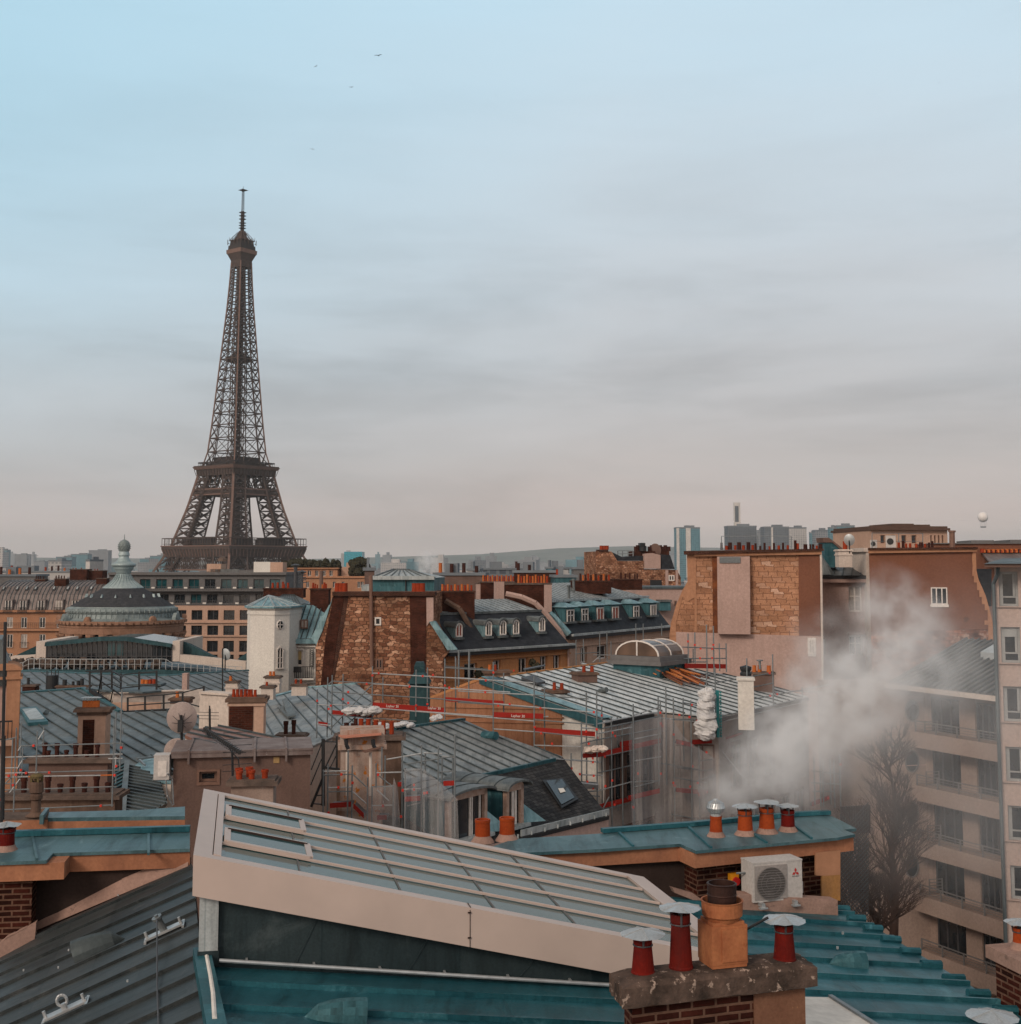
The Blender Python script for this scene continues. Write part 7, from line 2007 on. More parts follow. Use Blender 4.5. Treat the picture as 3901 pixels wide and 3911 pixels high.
# ---- 19 peach penthouse block and long roofline behind
pl = Pl(a5(800, 400), 170, 6); gz = ground_z(170)
U = lambda x: pl.uz(a5(x, 400))[0]; Z = lambda y: pl.uz(a5(800, y))[1]
r = thing('peach_penthouse_house', pl.pt(U(900), gz, -6), 'peach stone block with dark heavy cornice showing over the brown gable', 'apartment house')
hol = [(U(x), U(x + w_), Z(470), Z(395)) for x, w_ in ((632, 40), (730, 44), (825, 44), (918, 44), (1090, 16), (1125, 16), (1160, 16), (1195, 16))]
mb = MB(); wall(mb, pl, U(540), U(1248), gz, Z(345), hol, .4); body(mb, pl, U(540), U(1248), gz, Z(345), 14); mb.build('wall', m_peach_p, r)
for h in hol: window(r, pl, h, m_frame_b, m_gl, off=-.3, fw=.1, mull=0)
mb = MB(); bar(mb, pl, U(530), U(1258), Z(350), Z(330), -14.5, .6); bar(mb, pl, U(545), U(1245), Z(330), Z(312), -14, .2); m_dc = surf('dark_cornice', (.12, .075, .06), rough=.9); mb.build('cornice', m_dc, r)
for x0, x1, y0, o_ in ((795, 1000, 284, -2), (1040, 1180, 290, -3)): mb = MB(); bar(mb, pl, U(x0), U(x1), Z(312), Z(y0), -10, o_); mb.build('roof_housing', m_dc, r)
pl = Pl(a5(1500, 500), 145, -6); gz = ground_z(145)
U = lambda x: pl.uz(a5(x, 500))[0]; Z = lambda y: pl.uz(a5(1500, y))[1]
r = thing('long_roof_house', pl.pt(U(1500), gz, -6), 'long house with brown parapet and a crowd of red pots right of the brown gable', 'apartment house')
mb = MB(); bar(mb, pl, U(1120), U(2000), gz, Z(475), -10, 0); mb.build('wall', m_brown, r)
mb = MB(); bar(mb, pl, U(1115), U(2000), Z(475) + .003, Z(466), -10.2, .3); bar(mb, pl, U(1490), U(1700), Z(466), Z(440), -8, -1); bar(mb, pl, U(1850), U(2000), Z(466), Z(436), -8, -1); mb.build('parapet', m_clad, r)
mb = MB(); mb.prism([pl.pt(U(1500), Z(640), 6), pl.pt(U(1980), Z(640), 6), pl.pt(U(1980), Z(560), .4), pl.pt(U(1560), Z(560), .4)], -UP * .2); mb.build('roof', m_zinc_b, r)
for k in range(26): x = 1560 + k * 14; pot(r, pl.pt(U(x), Z(556), .5), .3, (Z(520 + (k * 7) % 22) - Z(556)), (m_pot, m_pot_o, m_pot_d)[k % 3], 1)
pl = Pl(a5(1600, 800), 86, 10); gz = ground_z(86)
r = thing('slate_slope_house', pl.at(a5(1600, 800)) * 1 + Vector((0, 0, -15)), 'steep dark slate roof slope behind the toothed edge of the brown gable', 'house')
mb = MB(); mb.prism([pl.at(a5(x, y)) for x, y in ((1512, 705), (1655, 705), (1655, 1050), (1640, 1050), (1560, 850))], -pl.n * 6); mb.build('roof', m_slate_f, r)
mb = MB(); p, q = pl.at(a5(1500, 1045), -.5), pl.at(a5(1660, 1045), -.5); mb.prism([p, q, Vector((q.x, q.y, gz)), Vector((p.x, p.y, gz))], -pl.n * 6); mb.build('wall', m_pink, r)
# ---- 20 balcony building round the courtyard
bp = Pl(b3(1690, 1110), 60, -64); gz = GN
uz = lambda x, y: bp.uz(b3(x, y))
uL = uz(948, 900)[0]; uR = uz(1700, 1000)[0]
u_of = lambda x: (bp.at(b3(x, 1000), -1.1) - bp.o).dot(bp.t)
r = thing('balcony_block', bp.pt((uL + uR) / 2, gz, -4), 'cream courtyard block with deep balcony bands, round windows and ribbed grey roof', 'apartment house')
fl = []
for (yt, yb) in ((950, 1105), (1480, 1630), (2020, 2170), (2560, 2720)):
 fl.append((uz(1690, yb)[1], uz(1690, yt)[1]))
fh = fl[0][0] - fl[1][0]
mb = MB(); bar(mb, bp, uL - .5, uR + 3, gz, fl[0][1] + fh * 1.0, -8, -1.15); mb.build('wall', surf('courtyard_cream', (.32, .24, .205), (.27, .20, .17), .4, .9, streak=.3, fine=8), r)
m_cc = surf('balcony_cream', (.32, .24, .205), (.26, .195, .165), .4, .9, streak=.35, streak_c=(.3, .22, .19), fine=8)
for k, (z0, z1) in enumerate(fl + [(fl[-1][0] - fh, fl[-1][1] - fh)]):
 mb = MB(); bar(mb, bp, uL - .3, uR + 3, z0, z1, -1.15, 0); mb.build('balcony_parapet', m_cc, r)
 mb = MB(); bar(mb, bp, uL, uR + 3, z1 + .50, z1 + .55, -.08, -.03)
 for j in range(3): bar(mb, bp, uL, uR + 3, z1 + .14 + .12 * j, z1 + .16 + .12 * j, -.07, -.045)
 for j in range(7): u = uL + (uR + 3 - uL) * j / 6; bar(mb, bp, u, u + .05, z1, z1 + .5, -.09, -.02)
 mb.build('balcony_railing', m_clad, r)
 for x0, x1, gm in ((1115, 1385, m_gl), (1530, 1700, m_gl)):
  window(r, bp, (u_of(x0), u_of(x1), z1 - .3, z0 + fh - .15), m_frame_d, gm, off=-1.13, fw=.08, mull=2)
 mb = MB(); bar(mb, bp, u_of(1375), u_of(1520), z1 - .4, z0 + fh, -1.13, -1.04); mb.build('balcony_fin', m_cc, r)
zt = fl[0][1] + fh
a, b = bp.pt(uL - 1.5, zt - .3, .35), bp.pt(uR + 3, zt - .3, .35)
c_, d_ = bp.pt(uR + 3, zt + 1.8, -5), bp.pt(uL - 1.5, zt + 1.8, -5)
seam_roof(r, [a, b, c_, d_], d_ - a, .42, [m_zinc_g, m_seam], w=.08, h=.09)
mb = MB(); bar(mb, bp, uL - 1.5, uR + 3, zt - .55, zt - .32, -.6, .5); mb.build('gutter', m_cream, r)
mb = MB(); p = a.lerp(d_, .62) + (b - a) * .32; mb.para(p, (b - a).normalized() * 1.5, (d_ - a).normalized() * 1.3, UP * .35); mb.build('roof_hatch', m_cap, r)
# the rounded corner wing to its left, with portholes
K = bp.pt(uL - .5, 0, -1.1); cw = Pl(b3(750, 1000), (K.y + 1), 12); cw.o = Vector((K.x, K.y, 0));
cu = lambda x, y: cw.uz(b3(x, y))
wl = cu(552, 1000)[0]
mb = MB(); bar(mb, cw, wl, .3, gz, zt - .6, -6, 0); mb.build('corner_wing', m_cc, r)
for y0, y1 in ((580, 690), (1040, 1158), (1515, 1632), (2010, 2120)):
 c_ = ((cu(942, (y0 + y1) / 2)[0] + .1), cu(942, (y0 + y1) / 2)[1]); mb = MB(); mb.prism(oval(cw, (c_[0] - .25, c_[1]), .33, .5, off=.03), -cw.n * .05)
 o = mb.build('porthole', m_gl, r); R_ = oval(cw, (c_[0] - .25, c_[1]), .36, .53, off=.05)
 mb = MB(); [mb.beam(p, q, .06) for p, q in zip(R_, R_[1:] + R_[:1])]; mb.build('porthole_frame', m_clad, o)
for y_ in (850, 1310, 1800, 2290):
 z = cu(900, y_)[1]; mb = MB()
 for f in (0, .15, .3, .45, .6): bar(mb, cw, -.5, .9, z + f + .1, z + f + .13, .9, .94)
 for u in (-.5, .2, .86): bar(mb, cw, u, u + .05, z, z + .75, .9, .95)
 mb.build('corner_railing', m_clad, r); mb = MB(); bar(mb, cw, -.6, 1.0, z - .25, z, 0, 1.0); mb.build('corner_balcony', m_cc, r)
for y_ in (520, 830, 1150):
 mb = MB(); zz_ = cu(750, y_)[1]; bar(mb, cw, wl, .2, zz_, zz_ + .05, .003, .03); mb.build('string_course', m_pink, r)
# ---- 21 white bay fronted house at the right edge
pl = Pl(a5(1800, 900), 46, -22); gz = GN
U = lambda x: pl.uz(a5(x, 900))[0]; Z = lambda y: pl.uz(a5(1800, y))[1]
r = thing('white_bay_house', pl.pt(U(1850), gz, -3), 'pinkish white house front with stacked wide windows at the right edge', 'apartment house')
rows = [(730, 1050), (1240, 1570), (1785, 2110), (2340, 2660), (2880, 3200), (3430, 3740)]
hol = [(U(1722 + k * 3), U(1898 + k * 3), Z(b), Z(a)) for k, (a, b) in enumerate(rows)]
mb = MB(); wall(mb, pl, U(1685), U(2150), gz, Z(690), hol, .25); body(mb, pl, U(1685), U(2150), gz, Z(690), 7)
for a, b in rows: bar(mb, pl, U(1690), U(2150), Z(b + 8), Z(b), .003, .10)
mb.build('wall', surf('pinkish_white', (.46, .36, .32), (.40, .31, .275), .4, .9, streak=.35, streak_c=(.34, .26, .22), fine=10), r)
for k, h in enumerate(hol):
 w_ = window(r, pl, h, surf('grey_aluminium', (.34, .35, .35), rough=.5) if k == 0 else bpy.data.materials['grey_aluminium'], m_gl, off=-.2, fw=.09, mull=0, trans=(.27,))
 mb = MB(); u = h[0] + (h[1] - h[0]) * .72; bar(mb, pl, u, u + .08, h[2] + (h[3] - h[2]) * .28, h[3] - .06, -.19, -.12); bar(mb, pl, h[0] + .08, h[0] + .13, h[2] + .06, h[3] - .06, -.185, -.15)
 if k == 1: bar(mb, pl, h[0] + .1, h[1] - .1, h[3] - .35, h[3] - .08, -.184, -.1)
 mb.build('sash', bpy.data.materials['grey_aluminium'], w_)
mb = MB(); bar(mb, pl, U(1605), U(2150), Z(690), Z(660), -7.5, 1.0); mb.build('eaves', m_taupe, r)
mb = MB(); mb.face([pl.pt(U(1600), Z(658), 1.1), pl.pt(U(2150), Z(658), 1.1), pl.pt(U(2150), Z(598), -3), pl.pt(U(1760), Z(605), -3)]); mb.face([pl.pt(U(1600), Z(658), 1.1), pl.pt(U(1760), Z(605), -3), pl.pt(U(1700), Z(658), -7)]); mb.build('roof', m_zinc_d, r)
mb = MB(); mb.tube([pl.pt(U(1725), Z(690), .5), pl.pt(U(1715), Z(760), .35), pl.pt(U(1675), Z(840), .2), pl.pt(U(1675), gz, .2)], .07, 8); mb.build('downpipe', m_zinc_d, r)
# ================================================================== the near roof
AN = 12.0
u_ = Vector((math.cos(R(AN)), math.sin(R(AN)), 0)); v_ = Vector((-u_.y, u_.x, 0))
PW = Pl(dd(1460, 1640), 18.0, AN)
A0, R0, E0 = PW.at(dd(0, 1790)), PW.at(dd(362, 1630)), PW.at(dd(1582, 1716))
RL_ = Pl3(A0, R0, A0 - v_ * 5); G1, G2 = RL_.at(dd(381, 1815)), RL_.at(dd(406, 1945)); RR_ = Pl3(G1, E0, G2)
nL = RL_.n if RL_.n.z > 0 else -RL_.n; nR = RR_.n if RR_.n.z > 0 else -RR_.n
m_roof_l = zinc('near_zinc_slate_grey', (.026, .034, .037), (.055, .062, .064), panel=(1.6, .56), light=(.095, .10, .10), rough=.5)
m_roof_r = zinc('near_zinc_teal', (.009, .064, .085), (.030, .132, .162), panel=(1.8, .70), light=(.09, .25, .295), rough=.42)
m_wallz = zinc('near_zinc_wall', (.014, .028, .034), (.032, .048, .053), panel=(1.3, 3), light=(.07, .09, .095), rough=.55)
m_beige = flat('beige_lacquer', (.47, .375, .33), .42, var=.07, scale=1.4)
m_coping = surf('orange_coping', (.40, .18, .10), (.28, .12, .07), 1.8, .85, streak=.3, streak_c=(.14, .07, .05), fine=25)
m_dkwall = surf('dark_render', (.050, .034, .030), (.036, .025, .022), 1.5, .95, streak=.2, fine=30)
m_fillet = surf('cement_fillet', (.34, .22, .18), (.24, .155, .125), 3, .9, spot=(.18, .12, .10), spot_lo=.62, fine=30)
m_nbrick = brick('near_brick', (.070, .018, .012), (.024, .009, .007), (.15, .082, .058), .21, .066, .013, blotch=.6, wob=.010, bump=.9, bscale=2.2)
m_ncap = zinc('cap_zinc', (.040, .100, .120), (.095, .17, .19), panel=(1.2, 2), light=(.22, .31, .33), rough=.45)
house = thing('near_house', R0 - v_ * 4 - UP * 22, 'near house with dark seamed zinc roofs and a long beige framed skylight', 'house')
# roof slopes
rd = lambda n: (E0 - R0)
ridge_end = G1 + (G2 - G1) * 3
sl_ = (A0 - R0).normalized()
poly = [A0 + sl_ * 2.5, R0, G1, ridge_end, ridge_end + sl_ * 6.5]
mb = MB(); seams(mb, poly, sl_, .56, .04, .032, 0); mb.prism(poly, -nL * .06)
rs = random.Random(5)
mb.cur = 2
for k in range(22):
 s, f = rs.uniform(.3, 5), rs.randrange(1, 14) * .56 - .28; p = R0 - v_ * f + sl_ * s + nL * .06; mb.box(p, .015, .015, .02)
mb.build('roof', [m_roof_l, m_wallz, m_steel_l], house)
ev = [RR_.at(dd(1590, 1712)), RR_.at(dd(1878, 1888))]
ed = (ev[1] - ev[0]).normalized(); sr = (E0 - G1).normalized() - RR_.n * 0
sr = u_ - RR_.n * u_.dot(RR_.n); sr.normalize()
poly = [G1, RR_.at(dd(440, 1640)), ev[0], ev[0] + ed * 9, ridge_end]
mb = MB(); seams(mb, poly, sr, .70, .045, .045); mb.prism(poly, -nR * .06)
mb.cur = 2
for k in range(50):
 s, f = rs.uniform(.5, 8), rs.randrange(1, 12) * .70 - .35; p = R0 - v_ * f + sr * s + nR * .06; mb.box(p, .025, .02, .03)
mb.build('roof', [m_roof_r, m_roof_r, m_steel_l], house)
mb = MB(); mb.beam(G1 + (G1 - G2).normalized() * .1 + UP * .05, ridge_end + UP * .05, .15, .12); mb.build('ridge_flashing', m_roof_r, house)
# the seams end short of the eaves on little rolls
for k in range(15):
 a = ev[0] + ed * (k * .60 + .25); mb = MB(); mb.cyl(a - sr * .25 + nR * .03, a + nR * .03, .045, .05, 8); mb.build('seam_end', m_roof_r, house)
GB = -20
mb = MB(); mb.face([ev[0] - UP * .07, ev[0] + ed * 9 - UP * .07, Vector((*(ev[0] + ed * 9).xy, GB)), Vector((*ev[0].xy, GB))]); mb.build('street_wall', m_pink, house)
# skylight
X = RR_.at(dd(760, 1842))
PF = Pl(dd(760, 1842), X.y, AN)
FT = PF.at(dd(365, 1613), .14), PF.at(dd(1262, 1784), .14)
SK = Pl3(FT[0], FT[1], FT[0] + v_ * 3)
nS = SK.n if SK.n.z > 0 else -SK.n
fd = (FT[1] - FT[0]).normalized()
farL = SK.at(dd(346, 1480)); dv_ = (farL - FT[0]).dot(v_)
Ltot = (FT[1] - FT[0]).length + .9
S = lambda s, t, h=0: FT[0] + fd * s + v_ * t + nS * h      # along the slope, across, above
sk = MB()
TH = .36
sk.prism([S(0, 0), S(Ltot, 0), S(Ltot, .16), S(0, .16)], -UP * TH)
sk.prism([S(0, dv_ - .16), S(Ltot, dv_ - .16), S(Ltot, dv_), S(0, dv_)], -UP * TH)
sk.prism([S(0, .161), S(.17, .161), S(.17, dv_ - .161), S(0, dv_ - .161)], -UP * TH)
sk.prism([S(Ltot - .26, .161), S(Ltot, .161), S(Ltot, dv_ - .161), S(Ltot - .26, dv_ - .161)], -UP * TH)
fr = sk.build('skylight_frame', m_beige, house)
mb = MB()
for s in (2.62, ):
 mb.beam(S(s, -.003, -.02), S(s, -.003, -.02) - UP * .34, .006); mb.beam(S(s, .0, .004), S(s, .16, .004), .006)
 for h in (.05, .28): mb.box(S(s - .012, -.008, 0) - UP * h, .03, .012, .012, AN)
mb.build('joint', m_dkwall, fr)
m_glz, t, b = new_mat('skylight_glass')
b.inputs['Base Color'].default_value = (.035, .062, .066, 1); b.inputs['Roughness'].default_value = .10; b.inputs['Specular IOR Level'].default_value = .22
pos = N(t, 'ShaderNodeNewGeometry').outputs['Position']
t.links.new(mixc(t, ramp(t, noise(t, pos, .9, 3), [(.3, 0.0), (.7, 1.0)]), (.022, .072, .076, 1), (.040, .090, .088, 1)), b.inputs['Base Color'])
mb = MB(); mb.prism([S(.17, .16, -.03), S(Ltot - .26, .16, -.03), S(Ltot - .26, dv_ - .16, -.03), S(.17, dv_ - .16, -.03)], -nS * .03); mb.build('glass_pane', m_glz, fr)
W5 = (dv_ - .32) / 5; t0 = .16
ends = {0: .2, 1: .2, 2: 2.05, 3: .2, 4: 2.05, 5: .2}
# rails counted from the near edge: near, (vent), C, C', B, B', far
for k, s0 in ((0, .2), (1, .2), (2, 1.12), (3, .2), (4, 1.12), (5, .2)):
 tt_ = t0 + W5 * k
 mb = MB(); a, e = S(s0, tt_, .03), S(Ltot - .28, tt_, .03)
 mb.beam(a - nS * .045, e - nS * .045, .042, .016, nS); mb.beam(a - nS * .034, e - nS * .034, .02, .008, nS); mb.build('glazing_rail', m_beige, fr)
mb = MB(); mb.beam(S(.215, t0, -.004), S(.215, dv_ - .16, -.004), .07, .025, nS); mb.build('glazing_rail', m_beige, fr)
for s in (1.0, 1.98, 2.92, 3.75):
 if s < Ltot - .6: mb = MB(); mb.beam(S(s, t0, -.024), S(s, dv_ - .16, -.024), .012, .012, nS); mb.build('pane_joint', m_clad, fr)
for k in (1, 3):
 t1, t2_ = t0 + W5 * k + .02, t0 + W5 * (k + 1) - .02
 mb = MB(); w = .06
 for (a, e) in ((S(.30, t1, .01), S(1.12, t1, .01)), (S(.30, t2_, .01), S(1.12, t2_, .01)), (S(.30, t1, .01), S(.30, t2_, .01)), (S(1.12, t1, .01), S(1.12, t2_, .01))): mb.beam(a, e, w, .022, nS)
 o = mb.build('vent_sash', m_beige, fr)
 mb = MB(); mb.prism([S(.33, t1, .012), S(1.09, t1, .012), S(1.09, t2_, .012), S(.33, t2_, .012)], -nS * .015); mb.build('pane', m_glz, o)
 mb = MB(); mb.beam(S(.3, t2_ - .05, .02), S(1.12, t2_ - .05, .02), .02, .02, nS); mb.build('gasket', m_dkwall, o)
# its zinc clad cheeks
mb = MB()
a, e = S(.10, .15) - UP * TH, S(Ltot - .05, .15) - UP * TH
pa, pe = Vector((a.x, a.y, 0)), Vector((e.x, e.y, 0))
def rz_(p): return (nR.dot(E0) - nR.x * p.x - nR.y * p.y) / nR.z
mb.prism([a, e, Vector((e.x, e.y, rz_(e) - .02)), Vector((a.x, a.y, rz_(a) - .02))], v_ * (dv_ - .3))
for k in range(1, 5):
 f = k / 5; p = a.lerp(e, f); q = Vector((p.x, p.y, rz_(p))) - u_ * .25; mb.beam(p - v_ * .002, q - v_ * .002, .012, .012)
mb.build('skylight_cheek', m_wallz, house)
mb = MB(); p = a + u_ * .05 - v_ * .03; q = Vector((p.x, p.y, rz_(p) + .02)); mb.beam(q + UP * .12, p + UP * .1, .17, .05, v_); mb.build('corner_flashing', m_zinc_w, house)
mb = MB(); mb.beam(q + UP * .0, q + UP * .13, .19, .07, v_); mb.build('corner_shoe', m_wallz, house)
pA, pB = PF.at(dd(414, 1812), .09), PF.at(dd(1149, 1858), .09)
mb = MB(); mb.cyl(pA, pB, .018, n=8)
for k in range(6):
 p = pA.lerp(pB, (k + .4) / 6); mb.beam(p, p + v_ * .1, .02)
mb.build('cable_conduit', m_steel_l, house)
mb = MB(); mb.tube([RR_.at(dd(386, 1820), .1), RR_.at(dd(394, 1865), .1), RR_.at(dd(399, 1900), .1), RR_.at(dd(402, 1950), .1)], .022, 8); mb.build('pale_conduit', m_whitep, house)
# party wall, left half
def wall_top(edge, back, z, lip, mat_cap, mats, foot, name):
 pass
zc = PW.at(dd(224, 1606)).z
zk = PW.at(dd(40, 1652)).z
q_ = lambda x, y, z: hz(b4(x, y), z)
mb = MB(); cap = [q_(-120, 624, zc), q_(380, 606, zc), q_(432, 548, zc), q_(1540, 512, zc), q_(1540, 372, zc + .06), q_(-120, 420, zc + .06)]
mb.prism(cap, -UP * .04); mb.cur = 1
mb.beam(cap[5] + UP * .04, cap[4] + UP * .04, .10, .07); mb.cur = 0
for x in (300, 1205): mb.beam(q_(x, 555 if x > 500 else 600, zc + .01), q_(x - (0 if x > 500 else 40), 395, zc + .06), .03)
mb.build('wall_cap', [m_ncap, m_roof_r], house)
mb = MB(); c1, c2, c3, c4_ = [p - UP * .04 for p in cap[:4]]
mb.prism([c3 + v_ * .03, c4_ + v_ * .03, c4_ + v_ * .03 - UP * .20, c3 + v_ * .03 - UP * .20], v_ * .3)
mb.prism([c1 + v_ * .03, c2 + v_ * .03, c2 + v_ * .03 - UP * .20, c1 + v_ * .03 - UP * .20], v_ * .3); mb.prism([c2 + v_ * .03, c3 + v_ * .031, c3 + v_ * .031 - UP * .2, c2 + v_ * .03 - UP * .2], u_ * .2)
mb.build('coping', m_coping, house)
mb = MB(); d1, d2 = c3 + v_ * .12 - UP * .2, c4_ + v_ * .12 - UP * .2
mb.prism([d1 - u_ * .3, d2, d2 - UP * 4, d1 - u_ * .3 - UP * 4], v_ * .5); mb.build('party_wall', m_dkwall, house)
mb = MB(); d1, d2 = c1 + v_ * .15 - UP * .2, q_(255, 612, zc) + v_ * .15 - UP * .24
mb.prism([d1, d2, d2 - UP * 4, d1 - UP * 4], v_ * .6); mb.build('chimney', m_nbrick, house)
for a, e, rr in (((-60, 1425), (285, 1240), 0), ((285, 1175), (1525, 650), 1)):
 mb = MB(); P, Q_ = RL_.at(b4(*a)), RL_.at(b4(*e))
 n = 14; rj = random.Random(2)
 tops = [P.lerp(Q_, k / n) + UP * (.17 + rj.uniform(-.012, .012)) + v_ * .06 for k in range(n + 1)]
 bots = [P.lerp(Q_, k / n) + UP * .0 - v_ * .02 for k in range(n + 1)]
 mb.prism(tops + bots[::-1], v_ * .12); mb.build('cement_fillet', m_fillet, house)
# second wall just behind it
zz2 = zc + .12
c = [hz(b4(x, y), zz2) for x, y in ((385, 262), (1500, 248), (1500, 170), (1120, 198), (385, 216))]
y2 = c[0]
mb = MB(); mb.prism(c, -UP * .05); mb.beam(c[4], c[4] - v_ * .55, .05, .12); mb.build('wall_cap', m_ncap, house)
mb = MB(); mb.prism([c[0] - UP * .05, c[1] - UP * .05, c[1] - UP * .30, c[0] - UP * .30], v_ * .3)
e0 = hz(b4(-100, 290), zz2 - .02); e1 = hz(b4(388, 278), zz2 - .02)
mb.prism([e0, e1, e1 - UP * .32, e0 - UP * .32], v_ * .5); mb.build('coping', m_coping, house)
mb = MB(); mb.prism([c[0] + v_ * .1 - UP * .30, c[1] + v_ * .1 - UP * .30, c[1] + v_ * .1 - UP * 4, c[0] + v_ * .1 - UP * 4], v_ * .3); mb.prism([e0 + v_ * .1 - UP * .32, e1 + v_ * .1 - UP * .32, e1 + v_ * .1 - UP * 4, e0 + v_ * .1 - UP * 4], v_ * .3); mb.build('rear_wall', m_nbrick, house)
mb = MB(); mb.prism([e0 + UP * .0, e1, hz(b4(395, 225), zz2), hz(b4(-100, 228), zz2)], UP * .02); mb.build('mossy_top', m_concrete, house)
# weathered stone flue cowl
P_ = hz(b4(290, 245), zz2 + .02); s = .47145 / FPX * P_.y
r = thing('stone_flue', P_, 'eroded dark stone flue pot with a mushroom cap at the left', 'chimney pot')
mb = MB(); mb.lathe(P_, [(80 * s, 0), (60 * s, 14 * s), (38 * s, 30 * s), (36 * s, 120 * s), (48 * s, 130 * s), (50 * s, 160 * s), (42 * s, 175 * s), (56 * s, 185 * s), (52 * s, 250 * s), (48 * s, 268 * s)], 14); mb.build('shaft', m_stone_d, r)
mb = MB(); mb.lathe(P_ + UP * 290 * s, [(0, 0), (48 * s, 4 * s), (52 * s, 20 * s), (36 * s, 34 * s), (0, 40 * s)], 14)
for k in range(4): mb.beam(P_ + Vector((40 * s * math.cos(k * 1.57 + .6), 40 * s * math.sin(k * 1.57 + .6), 262 * s)), P_ + Vector((40 * s * math.cos(k * 1.57 + .6), 40 * s * math.sin(k * 1.57 + .6), 296 * s)), 16 * s)
mb.build('cap', m_moss, r)
def near_pot(q, P, wb, wt, hgt, disc=None, dh=0, mat=None, mound=True, label=None, spin=False):
 """big pot with conical metal hat; sizes in zoom pixels at P's depth"""
 s = q(1, 0)[0] - q(0, 0)[0]; s = s / FPX * P.y
 o = MB(); o.lathe(P, [(wb / 2 * s * 1.06, 0), (wb / 2 * s * 1.06, hgt * .05 * s), (wb / 2 * s, hgt * .08 * s), (wt / 2 * s, hgt * .84 * s), (wt / 2 * s * 1.06, hgt * .86 * s), (wt / 2 * s * 1.06, hgt * s), (wt / 2 * s * .86, hgt * s), (wt / 2 * s * .8, hgt * .8 * s), (0, hgt * .7 * s)], 22)
 o = o.build('chimney_pot', mat or m_pot, house)
 if mound:
  m = MB(); m.lathe(P - UP * .02, [(wb * .78 * s, 0), (wb * .68 * s, .03), (wb * .54 * s, .07), (wb * .5 * s, .09)], 18); m.build('mortar_bed', m_fillet, o)
 if disc:
  m = MB(); c_ = P + UP * (hgt + dh) * s; n = 18; rj = random.Random(int(P.x * 100))
  ring = [c_ + Vector((disc * s * math.cos(2 * math.pi * k / n), disc * s * math.sin(2 * math.pi * k / n), rj.uniform(-.008, .008))) for k in range(n)]
  ap = c_ + UP * disc * .24 * s; lo = c_ + UP * disc * .16 * s
  for k in range(n): m.face([ring[k], ring[(k + 1) % n], ap]); m.face([ring[(k + 1) % n], ring[k], lo])
  for k in range(4): m.beam(ap + UP * .002, ring[int(k * n / 4) + 1] + UP * .004, .008)
  m.build('hat', m_hat, o)
  m = MB()
  for k in range(3):
   a = k * 2.09 + .5; m.tube([P + Vector((wt * .52 * s * math.cos(a), wt * .52 * s * math.sin(a), hgt * .8 * s)), P + Vector((wt * .56 * s * math.cos(a), wt * .56 * s * math.sin(a), hgt * s)), c_ + Vector((disc * .62 * s * math.cos(a), disc * .62 * s * math.sin(a), disc * .06 * s))], .009, 6)
  R_ = [P + Vector((wt * .545 * s * math.cos(k * .45), wt * .545 * s * math.sin(k * .45), hgt * .82 * s)) for k in range(15)]; m.tube(R_, .006, 5)
  m.cyl(P + UP * hgt * .7 * s, c_ + UP * .02, .016, n=6)
  m.build('hat_strap', m_frame_d, o)
 return o, s
m_hat = surf('dull_aluminium', (.50, .52, .53), (.42, .44, .45), 5, .38, .55, spot=(.62, .63, .62), spot_lo=.66, fine=50)
m_potn = surf('near_clay_red', (.15, .010, .006), (.075, .007, .006), 4, .68, spot=(.40, .13, .04), spot_lo=.70, streak=.3, streak_c=(.05, .015, .012), fine=40)
m_poto = surf('near_clay_orange', (.34, .06, .014), (.24, .038, .011), 4, .55, spot=(.5, .26, .16), spot_lo=.70, fine=40)
P_ = hz(b4(50, 525), zc + .02); near_pot(b4, P_, 130, 120, 170, 112, 26, m_potn)
# party wall, right half with its chimney head
AR = 18.0
pr = Pl(b7(1400, 570), 18.0, AR)
zr = pr.at(b7(1400, 548)).z
ur = pr.t; vr = -pr.n
h7 = lambda x, y, z=None: hz(b7(x, y), zr if z is None else z)
h6 = lambda x, y: hz(b6(x, y), zr)
h8 = lambda x, y: hz(b8(x, y), zr)
cap = [h6(420, 590), h6(600, 600), h7(0, 588), h7(600, 548), h7(720, 602), h7(1809, 500), h8(535, 474), h8(452, 440), h8(545, 430), h8(340, 326), h7(1500, 338), h7(700, 415), h7(0, 468), h6(700, 490)]
mb = MB(); mb.prism(cap, -UP * .04); mb.cur = 1
for a, e in ((12, 11), (11, 10), (10, 9)): mb.beam(cap[a] + UP * .04, cap[e] + UP * .04, .10, .06)
for x0, y0, x1, y1 in ((840, 582, 660, 425), (1265, 545, 1160, 480), (1610, 512, 1480, 420), (240, 570, 130, 470)): mb.beam(h7(x0, y0) + UP * .01, h7(x1, y1) + UP * .02, .03)
mb.build('wall_cap', [m_ncap, m_roof_r], house)
f0, f1, f2, f3 = cap[1] , cap[3], cap[4], cap[6]
mb = MB(); D_ = UP * .05; K_ = UP * .24
for a, e in ((f0, f1), (f1, f2), (f2, f3)):
 mb.prism([a + vr * .04 - D_, e + vr * .04 - D_, e + vr * .04 - K_, a + vr * .04 - K_], vr * .25)
mb.prism([f3 + vr * .04 - D_, cap[7] + vr * .3 - D_, cap[7] + vr * .3 - K_, f3 + vr * .04 - K_], -ur * .2)
mb.build('coping', m_coping, house)
mb = MB(); mb.prism([f0 + vr * .14 - K_ - ur * .6, f1 + vr * .14 - K_ + ur * .3, f1 + vr * .14 + ur * .3 - UP * 4, f0 + vr * .14 - ur * .6 - UP * 4], vr * .3); mb.build('party_wall', m_dkwall, house)
g0 = f2 + vr * .22 - K_ + ur * .12; g1 = f3 + vr * .22 - K_ - ur * .30
